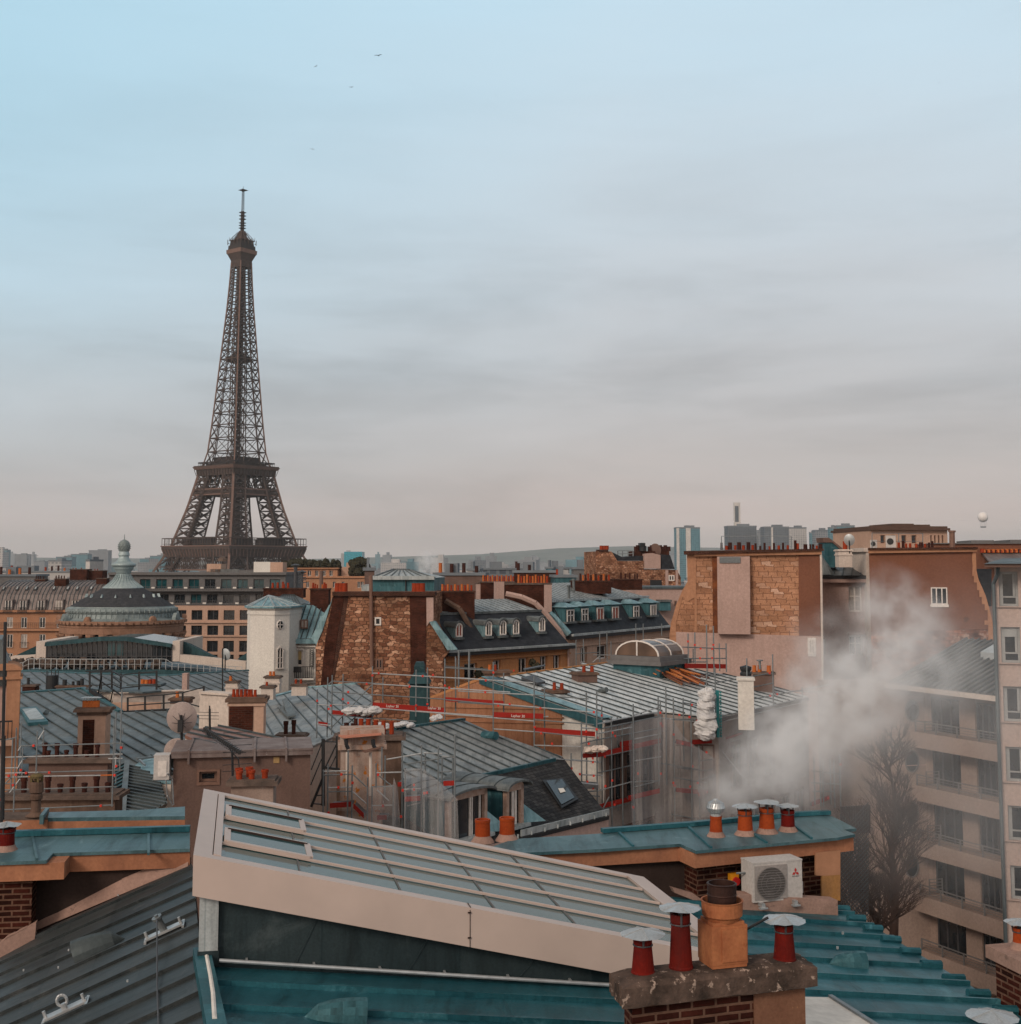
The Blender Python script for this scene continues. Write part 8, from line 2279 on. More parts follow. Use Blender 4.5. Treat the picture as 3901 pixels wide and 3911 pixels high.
mb = MB(); mb.prism([g0, g1, g1 - UP * 3.5, g0 - UP * 3.5], vr * .85); ch = mb.build('chimney', m_nbrick, house)
# patches of render on it
PR = Pl(b7(1400, 800), 18, AR); PR.o = g0.copy()
mb = MB(); mb.prism([PR.at(b7(x, y), .012) for x, y in ((1640, 618), (1830, 598), (1830, 785), (1690, 795), (1640, 790))], vr * .03); mb.build('render_patch', m_peach, ch)
mb = MB(); mb.prism([PR.at(b7(x, y), .010) for x, y in ((1688, 797), (1830, 770), (1830, 985), (1688, 975))], vr * .03); mb.build('render_patch', surf('ochre_patch', (.36, .18, .06), (.28, .15, .07), 3, .9, fine=30), ch)
mb = MB(); bA, bB = RR_.at(b7(1050, 1052)), RR_.at(b8(405, 1098)); mb.prism([bA + UP * .2, bB + UP * .2, bB - UP * .02, bA - UP * .02], vr * .2); mb.prism([PR.at(b7(x, y), .02) for x, y in ((540, 885), (700, 930), (780, 985), (1060, 1040), (1060, 1062), (760, 1005), (560, 925))], vr * .1); mb.build('cement_fillet', m_fillet, house)
for (x, yb, wb, wt, h, disc, dh, m_) in ((1100, 478, 118, 100, 178, 98, 30, m_poto), (1266, 462, 122, 100, 180, 96, 42, m_poto), (1428, 448, 106, 94, 152, 86, 30, m_potn)):
 near_pot(b7, h7(x, yb), wb, wt, h, disc, dh, m_)
o, s = near_pot(b7, h7(876, 490), 100, 84, 150, None, 0, m_poto)
P_ = h7(876, 490) + UP * 165 * s
mb = MB()
for k in range(22):
 a = k * 2 * math.pi / 22
 prf = [(18, 0), (52, 12), (70, 45), (58, 82), (20, 102)]
 pts_ = [P_ + Vector((p * s * math.cos(a + i * .10), p * s * math.sin(a + i * .10), z * s)) for i, (p, z) in enumerate(prf)]
 pts2 = [P_ + Vector((p * s * 1.02 * math.cos(a + .22 + i * .10), p * s * 1.02 * math.sin(a + .22 + i * .10), z * s)) for i, (p, z) in enumerate(prf)]
 for i in range(4): mb.face([pts_[i], pts2[i], pts2[i + 1], pts_[i + 1]])
mb.cyl(P_ - UP * 20 * s, P_ + UP * 4 * s, 40 * s, n=14); mb.lathe(P_ + UP * 98 * s, [(24 * s, 0), (16 * s, 10 * s), (0, 14 * s)], 12)
mb.build('spinning_cowl', m_hat, o)
for x, yb in ((470, 502), (650, 488)):
 near_pot(b6, h6(x, yb), 112, 106, 150, None, 0, m_poto)
# outdoor unit with its badge
FN = Pl(b7(1345, 850), 17.55, AR)
fr_ = rect(FN, b7, 1158, 690, 1537, 985); uw, hh = fr_[1] - fr_[0], fr_[3] - fr_[2]
P_ = FN.pt(fr_[0], fr_[2])
r = thing('air_conditioner', FN.pt((fr_[0] + fr_[1]) / 2, fr_[2], -.15), 'large white air conditioner with round fan on the dark brick chimney head', 'air conditioner')
mb = MB(); bar(mb, FN, fr_[0], fr_[1], fr_[2], fr_[3], -.32, 0); bar(mb, FN, fr_[0] - .005, fr_[1] + .005, fr_[3], fr_[3] + .02, -.325, .006)
bar(mb, FN, fr_[1], fr_[1] + .035, fr_[2] + .06, fr_[2] + hh * .42, -.3, -.04); mb.build('casing', m_acw, r)
cc = (FN.uz(b7(1292, 850))); rr = (FN.uz(b7(1400, 850))[0] - FN.uz(b7(1185, 850))[0]) / 2
mb = MB(); bar(mb, FN, cc[0] - rr * 1.12, cc[0] + rr * 1.2, fr_[2] + .03, fr_[3] - .03, .002, .012); mb.build('front_panel', surf('ac_grille_panel', (.33, .30, .285), rough=.6), r)
mb = MB(); mb.prism(oval(FN, cc, rr, rr, 28, .014), pr.n * .006); mb.build('fan_opening', flat('fan_dark', (.085, .075, .072), .6), r)
mb = MB()
for k in range(13):
 z = cc[1] - rr * .95 + rr * 1.9 * k / 12; hw = math.sqrt(max(0, rr * rr - (z - cc[1]) ** 2)); bar(mb, FN, cc[0] - hw, cc[0] + hw, z - .003, z + .003, .022, .030)
for q in (.35, .7, 1.0):
 R_ = oval(FN, cc, rr * q, rr * q, 24, .026); [mb.beam(a, e, .006) for a, e in zip(R_, R_[1:] + R_[:1])]
mb.build('fan_guard', flat('fan_guard_grey', (.16, .15, .145), .5), r)
# badge: three red lozenges meeting at a point, dark lettering strip under it
lc = FN.uz(b7(1485, 766)); ls = (FN.uz(b7(1512, 766))[0] - lc[0])
mb = MB()
for a in (90, 210, 330):
 dx, dz = math.cos(R(a)), math.sin(R(a)); px_, pz_ = -dz, dx
 mb.prism([FN.pt(lc[0] + dx * l * ls + px_ * m_ * ls, lc[1] + dz * l * ls + pz_ * m_ * ls, .003) for l, m_ in ((0, 0), (.55, .34), (1.1, 0), (.55, -.34))], FN.n * .003)
mb.build('emblem', flat('emblem_red', (.40, .02, .02), .4), r)
text_mesh('MITSUBISHI', ls * .40, m_clad, FN, lc[0], FN.uz(b7(1485, 800))[1], .003, r)
mb = MB()
for x in (1205, 1455):
 u, z = FN.uz(b7(x, 990)); bar(mb, FN, u, u + .05, fr_[2] - .05, fr_[2], -.5, .08); bar(mb, FN, u - .03, u + .08, fr_[2] - .07, fr_[2] - .05, .04, .10)
mb.build('bracket', m_steel_l, r)
mb = MB(); mb.tube([FN.at(b7(1030, 775), -.25), FN.at(b7(1100, 770), -.2)], .015); mb.build('conduit', m_steel, r)
sw = rect(FN, b7, 966, 770, 1027, 856)
r = thing('isolator_switch', FN.pt((sw[0] + sw[1]) / 2, sw[2], -.4), 'small yellow switch box with red knob on the dark brick chimney head', 'switch')
mb = MB(); PR2 = PR; s4 = rect(PR, b7, 966, 770, 1027, 856); bar(mb, PR, *s4, .002, .09); mb.build('box', flat('switch_yellow', (.62, .25, .01), .45), r)
c_ = PR.uz(b7(1003, 822)); mb = MB(); mb.prism(oval(PR, c_, .055, .055, 14, .092), PR.n * .03); mb.build('knob', flat('knob_red', (.45, .02, .02), .4), r)
# ---------------- nearest chimney
NC = Pl(b7(900, 1700), 10.4, 17.0)
zs = NC.at(b7(900, 1585)).z
h = lambda x, y, z=zs: hz(b7(x, y), z)
cor = [h(162, 1668), h(1655, 1500), h(1500, 1385), h(0, 1520)]
cor[3] = cor[0] + (h(1500, 1385) - h(1655, 1500)) * .98
r_near = house
mb = MB()
n = 26
# rough edged slab
rj = random.Random(11)
def rough_edge(a, b, k): return [a.lerp(b, i / k) + Vector((rj.uniform(-.008, .008), rj.uniform(-.008, .008), 0)) for i in range(k)]
ring = []
for i in range(4): ring += rough_edge(cor[i], cor[(i + 1) % 4], 14)
low_ = [p - UP * (.145 + rj.uniform(-.006, .006)) for p in ring]
ctr_ = sum(ring, Vector()) / len(ring)
mid = [p.lerp(ctr_, .16) + UP * .035 for p in ring]
top_ = [p.lerp(ctr_, .5) + UP * .05 for p in ring]
L = len(ring)
for i in range(L):
 j = (i + 1) % L
 mb.face([ring[i], low_[i], low_[j], ring[j]][::-1]); mb.face([ring[i], ring[j], mid[j], mid[i]]); mb.face([mid[i], mid[j], top_[j], top_[i]])
mb.face(top_); mb.face(low_[::-1])
slab = mb
e1, e2 = (cor[1] - cor[0]).normalized(), (cor[2] - cor[1]).normalized()
lw, ld = (cor[1] - cor[0]).length, (cor[2] - cor[1]).length
mb = MB(); o_ = cor[0] + e1 * .10 + e2 * .09 - UP * .145
mb.para(o_ - UP * 2.2, e1 * (lw - .2), e2 * (ld - .18), UP * 2.2); chn = mb.build('chimney', m_nbrick, house)
slab.build('chimney_slab', surf('lichen_slab', (.12, .082, .066), (.034, .026, .022), 5, .97, spot=(.36, .27, .22), spot_lo=.59, bump=1.0, fine=32), chn)
mb = MB(); p = o_ + e1 * (lw - .2) * .70; mb.para(p - UP * 2.2 - e2 * .02, e1 * ((lw - .2) * .30 + .012), e2 * (ld - .15), UP * 2.17); mb.build('render_patch', surf('brown_patch', (.21, .105, .065), (.15, .07, .045), 3, .92, spot=(.42, .20, .09), spot_lo=.63, fine=40), chn)
near_pot(b7, h(315, 1540, zs + .03), 170, 132, 250, 168, 32, m_potn, mound=False)
near_pot(b7, h(606, 1508, zs + .04), 172, 138, 400, 158, 40, m_potn, mound=False)
near_pot(b7, h(1402, 1440, zs + .03), 162, 128, 255, 160, 34, m_potn, mound=False)
P_ = h(928, 1465, zs + .05); s = .49751 / FPX * P_.y
m_flue = surf('rusted_orange_steel', (.42, .165, .072), (.27, .09, .042), 4, .6, .1, spot=(.08, .035, .025), spot_lo=.68, streak=.25, streak_c=(.12, .05, .03), fine=40)
mb = MB(); mb.box(P_, 280 * s, 230 * s, 30 * s, 17); mb.box(P_ + UP * 25 * s, 290 * s, 240 * s, 275 * s, 17); mb.box(P_ + UP * 300 * s, 250 * s, 220 * s, 25 * s, 17)
t17 = Vector((math.cos(R(17)), math.sin(R(17)), 0)); n17 = Vector((t17.y, -t17.x, 0))
fx = mb.build('flue_box', m_flue, chn)
mb = MB(); d_ = P_ + n17 * 121 * s + t17 * 30 * s; mb.para(d_ - t17 * 95 * s + UP * 45 * s, t17 * 200 * s, n17 * 8 * s, UP * 235 * s); mb.box(d_ + t17 * 88 * s + UP * 150 * s + n17 * 8 * s, 14 * s, 10 * s, 26 * s, 17); mb.build('flue_door', m_flue, chn)
c_ = P_ + UP * 315 * s
mb = MB(); mb.lathe(c_, [(120 * s, 0), (132 * s, 25 * s), (150 * s, 40 * s), (154 * s, 130 * s), (160 * s, 145 * s), (146 * s, 145 * s), (130 * s, 60 * s), (0, 50 * s)], 28); mb.build('flue_collar', m_flue, chn)
mb = MB(); mb.lathe(c_ + UP * 90 * s, [(106 * s, 0), (108 * s, 90 * s), (112 * s, 95 * s), (108 * s, 102 * s), (108 * s, 165 * s), (114 * s, 172 * s), (108 * s, 178 * s), (98 * s, 178 * s), (92 * s, 60 * s), (0, 50 * s)], 28); mb.build('flue_pipe', surf('burnt_steel', (.060, .030, .024), (.035, .022, .02), 4, .5, .5, fine=40), chn)
mb = MB(); mb.tube([P_ + UP * 210 * s + t17 * 150 * s, P_ + UP * 300 * s + t17 * 380 * s], .012); mb.build('stay', m_black, chn)
# chimney at the lower right corner and the pots below the frame
C2 = Pl(b8(1620, 1500), 13.2, 14)
z2_ = C2.at(b8(1625, 1500)).z
hh2 = lambda x, y, z=z2_: hz(b8(x, y), z)
A_ = hh2(1535, 1322)
ea, eb = Vector((math.cos(R(14)), math.sin(R(14)), 0)), Vector((-math.sin(R(14)), math.cos(R(14)), 0))
mb = MB(); mb.para(A_ + ea * .07 - eb * .07 - UP * 2.5, ea * 1.3, eb * -1.3, UP * 2.38); ch2 = mb.build('chimney', m_nbrick, house)
mb = MB(); mb.para(A_ - UP * .13, ea * 1.42, eb * -1.45, UP * .13); mb.build('chimney_slab', m_fillet, ch2)
near_pot(b8, hh2(1800, 1352), 100, 84, 150, 110, 40, m_poto)
P_ = RR_.at(b8(1560, 1990), .5); near_pot(b8, P_ - UP * .6, 150, 130, 150, 190, 30, m_potn, mound=False)
# white hatch, hump vents, anchors on the roofs
RO = Pl3(G1 + nR * .22, E0 + nR * .22, G2 + nR * .22)
q4 = [RO.at(b8(x, y)) for x, y in ((150, 1722), (345, 1726), (760, 1990), (150, 1990))]
mb = MB(); mb.prism(q4, -UP * .2); hb = mb.build('roof_hatch', m_whitep, house)
mb = MB(); mb.beam(q4[1] + UP * .01, q4[2] + UP * .01, .04, .03); mb.build('hatch_edge', m_steel, hb)
def hump(P, ax_, n_, L_, r_, mt_=None, parent=house):
 side_ = ax_.cross(n_).normalized(); mb = MB(); rings = []
 for i in range(6):
  f = i / 5; rr = r_ * math.sqrt(max(0.0, 1 - (1 - f) ** 2)) if f < 1 else r_
  rings.append([P + ax_ * L_ * f + side_ * rr * math.cos(math.pi * k / 8) + n_ * rr * 1.25 * math.sin(math.pi * k / 8) for k in range(9)])
 for a, e in zip(rings, rings[1:]):
  for k in range(8): mb.face([a[k], a[k + 1], e[k + 1], e[k]])
 mb.build('hump_vent', mt_ or m_zinc_t, parent, smooth=True)
 mb = MB(); mb.face([p - ax_ * .03 for p in rings[-1]]); mb.build('vent_mouth', m_black, parent)
hump(RL_.at(b4(1015, 1240)), sl_, nL, .52, .17, m_seam); hump(RR_.at(b5(890, 1800)), sr, nR, .5, .14); hump(RR_.at(b8(335, 1470)), sr, nR, .42, .13)
for (x, y, post, lb) in ((1340, 1200, True, 'steel roof anchor post with a safety cable, on the dark left roof'), (540, 1840, False, 'steel ring anchor plate near the bottom left of the dark roof')):
 P_ = RL_.at(b4(x, y), .02); r = thing('roof_anchor', P_, lb, 'roof anchor')
 along = sl_; mb = MB(); mb.prism([P_ - along * .20 - v_ * .07, P_ + along * .20 - v_ * .07, P_ + along * .20 + v_ * .07, P_ - along * .20 + v_ * .07], nL * .02)
 for sg in (-1, 1): mb.cyl(P_ + along * .18 * sg, P_ + along * .18 * sg + nL * .08, .016, n=8); mb.beam(P_ + along * .2 * sg - v_ * .12, P_ + along * .2 * sg + v_ * .12, .025)
 mb.build('plate', m_steel_l, r)
 mb = MB()
 if post:
  tip = W(*b4(1262, 1050), P_.y - .05); mb.cyl(P_, P_.lerp(tip, .8), .04, n=10); mb.cyl(P_.lerp(tip, .78), P_.lerp(tip, .9), .055, n=10); mb.cyl(P_.lerp(tip, .9), tip, .02, n=8); mb.build('post', m_steel, r)
  mb = MB(); a = P_.lerp(tip, .85); mb.tube([a, RL_.at(b4(1285, 1650), .03), RL_.at(b4(1298, 2000), .03)], .008); mb.build('cable', m_frame_d, r)
 else:
  R_ = [P_ + nL * .1 + sl_ * .045 * math.cos(k * .52) + nL * .05 * math.sin(k * .52) for k in range(13)]; mb.tube(R_, .014, 6); mb.cyl(P_, P_ + nL * .07, .03, n=8); mb.build('ring', m_steel_l, r)
# ================================================================== scaffolds, nets, sheets, smoke
def coupler_mesh():
 def mk():
  mb = MB(); mb.box((0, 0, -.04), .075, .075, .08); return mb, m_coup, False
 return shared(('coupler',), mk)
def scaffold(label, q, y0, x0, y1, x1, poles, rails, boards, coups=(), r=.029, dbl=False, mat=None):
 """tubes traced in zoom coordinates on the upright sheet running from depth y0 at column x0 to depth y1 at x1"""
 D = lambda x: y0 + (y1 - y0) * (x - x0) / (x1 - x0)
 P = lambda x, y, o=0: W(*q(x, y), D(x) + o)
 f = P(poles[0][0], poles[0][2]); t = thing('scaffold', f, label, 'scaffolding')
 for p in poles:
  o = p[3] if len(p) > 3 else 0; a, b = P(p[0], p[2], o), P(p[0], p[1], o); a = Vector((b.x, b.y, a.z))
  mb = MB(); mb.cyl(a, b, r, n=6); mb.build('pole', mat or m_steel, t)
 for p in rails:
  o = p[4] if len(p) > 4 else 0
  for oo in ((o, .75) if len(p) == 4 and dbl else (o,)): mb = MB(); mb.cyl(P(p[0], p[1], oo), P(p[2], p[3], oo), r * .85, n=6); mb.build('rail', (m_steel, m_steel_l)[int(p[0] + p[1]) % 2] if len(p) < 6 else m_pot_o, t)
 for x0_, y0_, x1_, y1_, h in boards:
  a, b = P(x0_, y0_), P(x1_, y1_); k = P(x0_, y0_ + h) - a
  mb = MB(); mb.para(a, b - a, Vector((0, 0, k.z)), Vector((0, .04, 0))); mb.build('toe_board', m_redb, t)
  mb = MB(); mb.para(a + Vector((0, .05, k.z)), b - a, Vector((0, .7, 0)), Vector((0, 0, .04))); mb.build('deck', m_frame_d, t)
 for x, y in coups: place('coupler', coupler_mesh(), t, P(x, y, -.03)).scale = (r / .029,) * 3
 return t, P
B8 = lambda x, y: a8(x, y)
t1, P1 = scaffold('long scaffold run with red toe boards crossing before the orange gable', b1, 55, -1300, 50, 1280,
 [(-1295, 440, 890), (-1198, 330, 900, .7), (-1157, 310, 860), (-1057, 300, 760, .7), (-787, 230, 800), (-690, 330, 560, .7), (-385, 260, 690), (-280, 240, 560, .7), (-120, 160, 720), (-20, 150, 640, .7), (5, 80, 420, .7), (100, 80, 560, .7), (325, 190, 870), (420, 290, 660, .7), (700, 320, 1030), (795, 420, 1000, .7), (1180, 470, 800), (1275, 455, 900)],
 [(-785, 292, 325, 357), (-1157, 365, -690, 390), (-785, 390, 480, 466), (-1155, 465, -120, 532), (-123, 535, 690, 610), (-1157, 580, -785, 600), (-785, 610, 325, 702), (325, 702, 700, 732), (-1157, 675, -385, 735), (-385, 640, 325, 690), (0, 335, 690, 380), (0, 455, 700, 492), (700, 492, 1200, 528), (0, 560, 325, 580), (325, 570, 1250, 652), (0, 668, 330, 692), (700, 720, 1250, 765), (330, 805, 700, 830), (700, 830, 1260, 886), (700, 955, 1130, 968), (-120, 240, 325, 268), (-1170, 800, -795, 400, 0), (-1040, 780, -790, 560, .5), (-1295, 580, -1157, 590), (-1295, 760, -1157, 775), (-1157, 365, -1198, 400), (700, 705, 830, 690, .3)],
 [(-785, 560, -120, 612, 46), (-1155, 632, -790, 662, 40), (-1285, 735, -1200, 748, 34), (330, 650, 785, 664, 46), (705, 790, 1262, 830, 44), (-120, 512, 420, 548, 38)],
 [(-787, 312), (-730, 292), (-325, 318), (-230, 308), (255, 358), (250, 466), (-120, 405), (325, 285), (-385, 588), (-282, 576), (475, 575), (758, 614), (1180, 828), (765, 845), (705, 788), (1275, 808), (-1010, 465), (-1060, 530), (-1010, 565), (-840, 390), (-445, 415), (-1170, 590), (-1190, 620), (370, 590), (865, 940), (-1295, 545), (-80, 425)], dbl=True)
for x, y in ((555, 678), (-215, 606), (-600, 588)):
 p = P1(x, y); tt = (P1(900, 700) - P1(300, 660)); tt.z = 0; tt.normalize(); f = Pl((2000, 2500), 50, math.degrees(math.atan2(tt.y, tt.x))); f.o = Vector((p.x, p.y, 0)); text_mesh('Layher 30', .15, m_whitep, f, 0, p.z - .08, .03, t1)
t2, P2_ = scaffold('dense corner scaffold with a white sack on its deck', b1, 49.5, 1135, 53, 1850,
 [(1040, 1030, 1370), (1135, 740, 1800), (1180, 470, 1600, .6), (1275, 455, 1800), (1322, 590, 1720, .6), (1410, 690, 1700), (1465, 680, 1560, .6), (1510, 770, 1760), (1612, 575, 1760), (1595, 760, 1000, .6), (1392, 1140, 1500, .4)],
 [(1130, 795, 1275, 803), (1275, 760, 1420, 735), (1330, 745, 1790, 655), (1330, 800, 1850, 690), (1275, 850, 1600, 790), (1130, 940, 1275, 905), (1275, 905, 1850, 800), (1040, 1085, 1310, 1112), (1120, 1225, 1330, 1232), (1130, 1290, 1280, 1300), (1135, 1385, 1280, 1375), (1280, 1375, 1600, 1290), (1280, 1210, 1600, 1140), (1120, 1410, 1300, 1425), (1280, 1560, 1620, 1480), (1135, 1640, 1280, 1600), (850, 1075, 1140, 1100), (1060, 1520, 1135, 1535), (1300, 1600, 1390, 1430, -.1), (1620, 1290, 1850, 1280), (1330, 1060, 1600, 1000)],
 [(1150, 1030, 1285, 1022, 42), (1285, 1020, 1600, 952, 46), (1150, 1490, 1285, 1505, 42), (1285, 1502, 1600, 1425, 44), (1490, 925, 1600, 905, 46)],
 [(1250, 650), (1322, 680), (1203, 940), (1280, 885), (1420, 838), (1240, 1075), (1240, 1110), (1045, 1168), (1120, 1220), (1248, 1235), (1190, 1290), (1243, 1350), (1418, 1278), (1355, 1330), (1280, 1497), (1135, 1560), (1440, 1500), (1282, 1695), (1612, 1520), (1445, 870), (1350, 1060)], dbl=True)
mb = MB()
for k in range(6): mb.cyl(P2_(1012, 1292 + k * 7, -.2 + .05 * k), P2_(1285, 1318 + k * 7, -.2 + .05 * k), .04, n=8)
tag(mb.build('tube_stack', m_steel_l), 'stack of spare bright tubes jutting from the corner scaffold', 'tubes')
t3, P3_ = scaffold('tall scaffold wrapping the street corner beside the plastic wrapped hoist', b2, 51, 0, 57, 1330,
 [(45, 580, 1760), (275, 510, 1320), (295, 540, 1000, .6), (345, 420, 1320), (415, 520, 1740), (505, 520, 1100, .6), (575, 540, 1700), (650, 960, 1720), (720, 270, 1740, .6), (798, 240, 1340), (955, 1020, 1260, .5), (985, 1060, 1260), (1090, 155, 1060), (1328, 118, 600), (880, 1100, 1260), (1600, 420, 560)],
 [(45, 680, 290, 602), (290, 705, 610, 735), (800, 380, 1330, 288), (1100, 430, 1335, 382), (1100, 540, 1600, 445), (1600, 445, 1850, 398), (1480, 455, 1930, 468), (830, 690, 1330, 592), (840, 745, 1600, 560), (300, 1120, 720, 1190), (720, 1190, 900, 1130), (640, 1280, 900, 1190), (440, 1160, 720, 1190), (45, 1100, 300, 1060), (410, 1250, 720, 1300), (500, 560, 640, 590), (415, 715, 800, 720), (820, 955, 1060, 1250, -.1), (400, 1590, 720, 1650), (45, 900, 300, 850), (650, 1100, 800, 1080), (50, 1340, 290, 1280)],
 [(440, 900, 600, 935, 40), (590, 905, 800, 892, 42), (440, 1345, 720, 1372, 40), (50, 945, 300, 890, 44), (0, 1420, 290, 1352, 44), (830, 905, 1050, 835, 20)],
 [(295, 655), (300, 755), (315, 775), (470, 675), (563, 695), (635, 725), (420, 855), (590, 1148), (415, 1300), (425, 1325), (640, 1300), (570, 1335), (722, 1383), (655, 1410), (720, 1020), (500, 940), (1300, 290), (1130, 422), (1305, 500), (1370, 485), (90, 1215), (300, 1215), (48, 1525), (302, 1675), (820, 690), (585, 582), (1055, 780)], dbl=True)
t4, P4_ = scaffold('near scaffold of short tubes around the rust streaked chimney', a8, 35.5, 205, 34.5, 1440,
 [(208, 1060, 1490), (250, 1010, 1480), (435, 880, 1560), (472, 1020, 1560), (693, 1000, 1230), (745, 850, 1120, .5), (775, 930, 1300, .6), (615, 1130, 1600), (655, 1210, 1600, .5), (935, 800, 1660), (960, 1040, 1640, .5), (850, 1200, 1640), (1110, 830, 1700), (1145, 900, 1080, .5), (1265, 840, 1720), (1300, 930, 1340, .5), (1418, 730, 1740), (1400, 930, 1300, .5)],
 [(208, 1075, 440, 1070), (208, 1110, 478, 1100), (478, 1100, 605, 1220, .3), (250, 1225, 470, 1220), (470, 1255, 600, 1370, .3), (693, 1095, 850, 1220, .2), (693, 1088, 935, 1082), (790, 965, 1110, 910), (950, 1012, 1420, 932), (960, 1078, 1110, 1056), (655, 1215, 850, 1212), (1130, 905, 1300, 912, .4), (1300, 935, 1420, 945, .4), (250, 1262, 470, 1258), (1140, 1300, 1290, 1320), (655, 1390, 850, 1386), (700, 1245, 810, 1345, .3), (975, 1395, 1110, 1360), (1270, 1080, 1418, 1075), (945, 1240, 1110, 1235)],
 [(265, 1368, 462, 1354, 46), (482, 1368, 578, 1462, 46), (700, 1480, 790, 1480, 40), (955, 1310, 1110, 1300, 44), (1310, 1165, 1418, 1160, 44), (890, 1175, 935, 1172, 40)],
 [(372, 1103), (475, 1180), (345, 1222), (937, 1248), (1040, 1200), (1040, 1242), (755, 1392), (922, 1490), (855, 1622), (1135, 1275), (1160, 1270), (255, 1455), (205, 1470), (710, 1105)], r=.022)
t5, P5_ = scaffold('scaffold of tubes with red couplers around the left chimney walls', a6, 29, 0, 29, 1300,
 [(18, 1040, 1660), (135, 880, 1440, .8), (175, 770, 1660), (228, 710, 1260, .8), (242, 980, 1270), (396, 805, 1250), (463, 760, 960, .8), (1205, 680, 1600), (1224, 600, 1260, .6), (1285, 365, 1220)],
 [(15, 1082, 1290, 1046), (200, 962, 1290, 932), (15, 1250, 400, 1238), (400, 1238, 1290, 1215), (15, 1292, 300, 1285), (300, 1285, 435, 1280, 0, None), (435, 1280, 1060, 1270), (1060, 1270, 1210, 1266, 0, None), (15, 1425, 1230, 1388), (50, 1632, 1195, 1582), (10, 1195, 180, 1190), (185, 1200, 245, 1098), (405, 892, 465, 800), (193, 1010, 225, 962), (50, 1362, 132, 1280), (1218, 1350, 1225, 1260), (1215, 1190, 1222, 1080), (1288, 1010, 1296, 930), (1290, 850, 1296, 770), (1140, 1095, 1290, 1092), (10, 1360, 170, 1355), (105, 1450, 210, 1310), (10, 910, 180, 870)],
 [], [(355, 957), (1277, 978), (1225, 1172), (222, 1214), (277, 1245), (520, 1240), (170, 1262), (1207, 1268), (1062, 1590), (5, 1525), (5, 1622), (95, 1275), (140, 1370)], r=.017)
t6, P6_ = scaffold('small square scaffold standing behind the barrel roof light', a4, 65, 500, 67, 900,
 [(550, 1300, 1570), (612, 1290, 1575), (597, 1440, 1570, 1), (720, 1220, 1880), (783, 1230, 1840), (838, 1390, 1645), (900, 1390, 1655)],
 [(500, 1424, 900, 1440), (512, 1530, 900, 1528), (500, 1560, 720, 1562, .8)], [(520, 1576, 898, 1582, 42)], [(550, 1372), (612, 1404), (783, 1404), (665, 1438), (772, 1440), (660, 1527), (772, 1525)], r=.034)
t7, P7_ = scaffold('dim scaffold deep in the courtyard behind the smoke', b3, 64, 0, 66, 260,
 [(20, 1050, 1500), (75, 1060, 1520), (100, 1090, 1520), (168, 1080, 1500), (203, 1090, 1530), (256, 1040, 1540)], [(0, 1190, 262, 1218), (0, 1300, 262, 1312), (10, 1380, 210, 1380)], [(0, 1478, 160, 1415, 40)], [(262, 1130), (150, 1440)], r=.04)
t8, P8_ = scaffold('slim scaffold tubes rising along the slate house front', a3, 92, 190, 100, 1800,
 [(192, 905, 1120), (270, 880, 1120), (298, 850, 1120), (375, 845, 1180), (1158, 760, 960), (1212, 755, 930), (1332, 700, 930), (1385, 700, 930, 1), (1415, 770, 920), (1598, 640, 760), (1652, 640, 760), (1788, 640, 730)], [(190, 952, 545, 978), (1150, 862, 1330, 850), (1285, 870, 1450, 872), (1280, 925, 1330, 880)], [], [(545, 998), (700, 985)], r=.04)
# black steel ladder frame left of the rust streaked chimney
LB = lambda x, y, d=37.0: W(*a8(x, y), d)
t = thing('ladder_frame', LB(205, 1400), 'black steel access frame with slanting braces left of the rust streaked chimney', 'ladder')
for x0, y0, x1, y1, w_ in ((205, 775, 205, 1390, .09), (330, 750, 330, 1045, .05), (95, 1400, 205, 1130, .07), (95, 1060, 200, 800, .03), (90, 1200, 190, 960, .03), (225, 1040, 325, 830, .04), (270, 1040, 325, 930, .03), (215, 1040, 355, 1055, .06), (225, 800, 330, 805, .03), (100, 1370, 215, 1380, .03), (130, 1300, 215, 1290, .03)):
 mb = MB(); mb.beam(LB(x0, y0), LB(x1, y1), w_); mb.build('bar', m_black, t)
# plastic sheets, sacks, the wrapped hoist
m_plast = surf('white_plastic_sheet', (.62, .61, .60), (.42, .42, .43), 3.5, .3, bump=.6, fine=7)
def sheet(c, rx, rz, seed, label, name='plastic_sheet', mat=None, n=3):
 mb = MB(); q = random.Random(seed)
 for k in range(n): mb.blob(c + Vector(((k - (n - 1) / 2) * rx * 1.25 / n * 1.2, q.uniform(-.1, .1), q.uniform(-.06, .06))), 1, seed + k, .24, (rx * 1.35 / n, .30, rz * .75), 22, 14)
 tag(mb.build(name, mat or m_plast), label, 'plastic sheet')
kz = .41515 / FPX
sheet(P1(-880, 640, -.3), 200 * kz * 54, 46 * kz * 54, 3, 'crumpled white plastic sheet bundled on the left end of the long scaffold', n=4)
sheet(W(*a8(950, 645), 50.5), 110 * kz * 50, 30 * kz * 50, 9, 'white plastic sheeting tucked behind the ridge of the near zinc roof', n=3)
sheet(W(*a8(1245, 590), 51), 55 * kz * 51, 34 * kz * 51, 14, 'small white plastic bundle beside a sooty flue on the middle ridge', n=2)
sheet(W(*a8(745, 660), 50), 70 * kz * 50, 34 * kz * 50, 19, 'pale plastic sheeting showing between the tall red pots', n=2)
sheet(P2_(1265, 992, -.35), 118 * kz * 49, 40 * kz * 49, 26, 'off white canvas roll lying on the corner scaffold deck', 'canvas_roll', m_cream, 3)
hc = [(725, 500, 75, 60), (720, 590, 78, 60), (715, 680, 82, 62), (715, 770, 100, 60), (712, 850, 90, 48)]
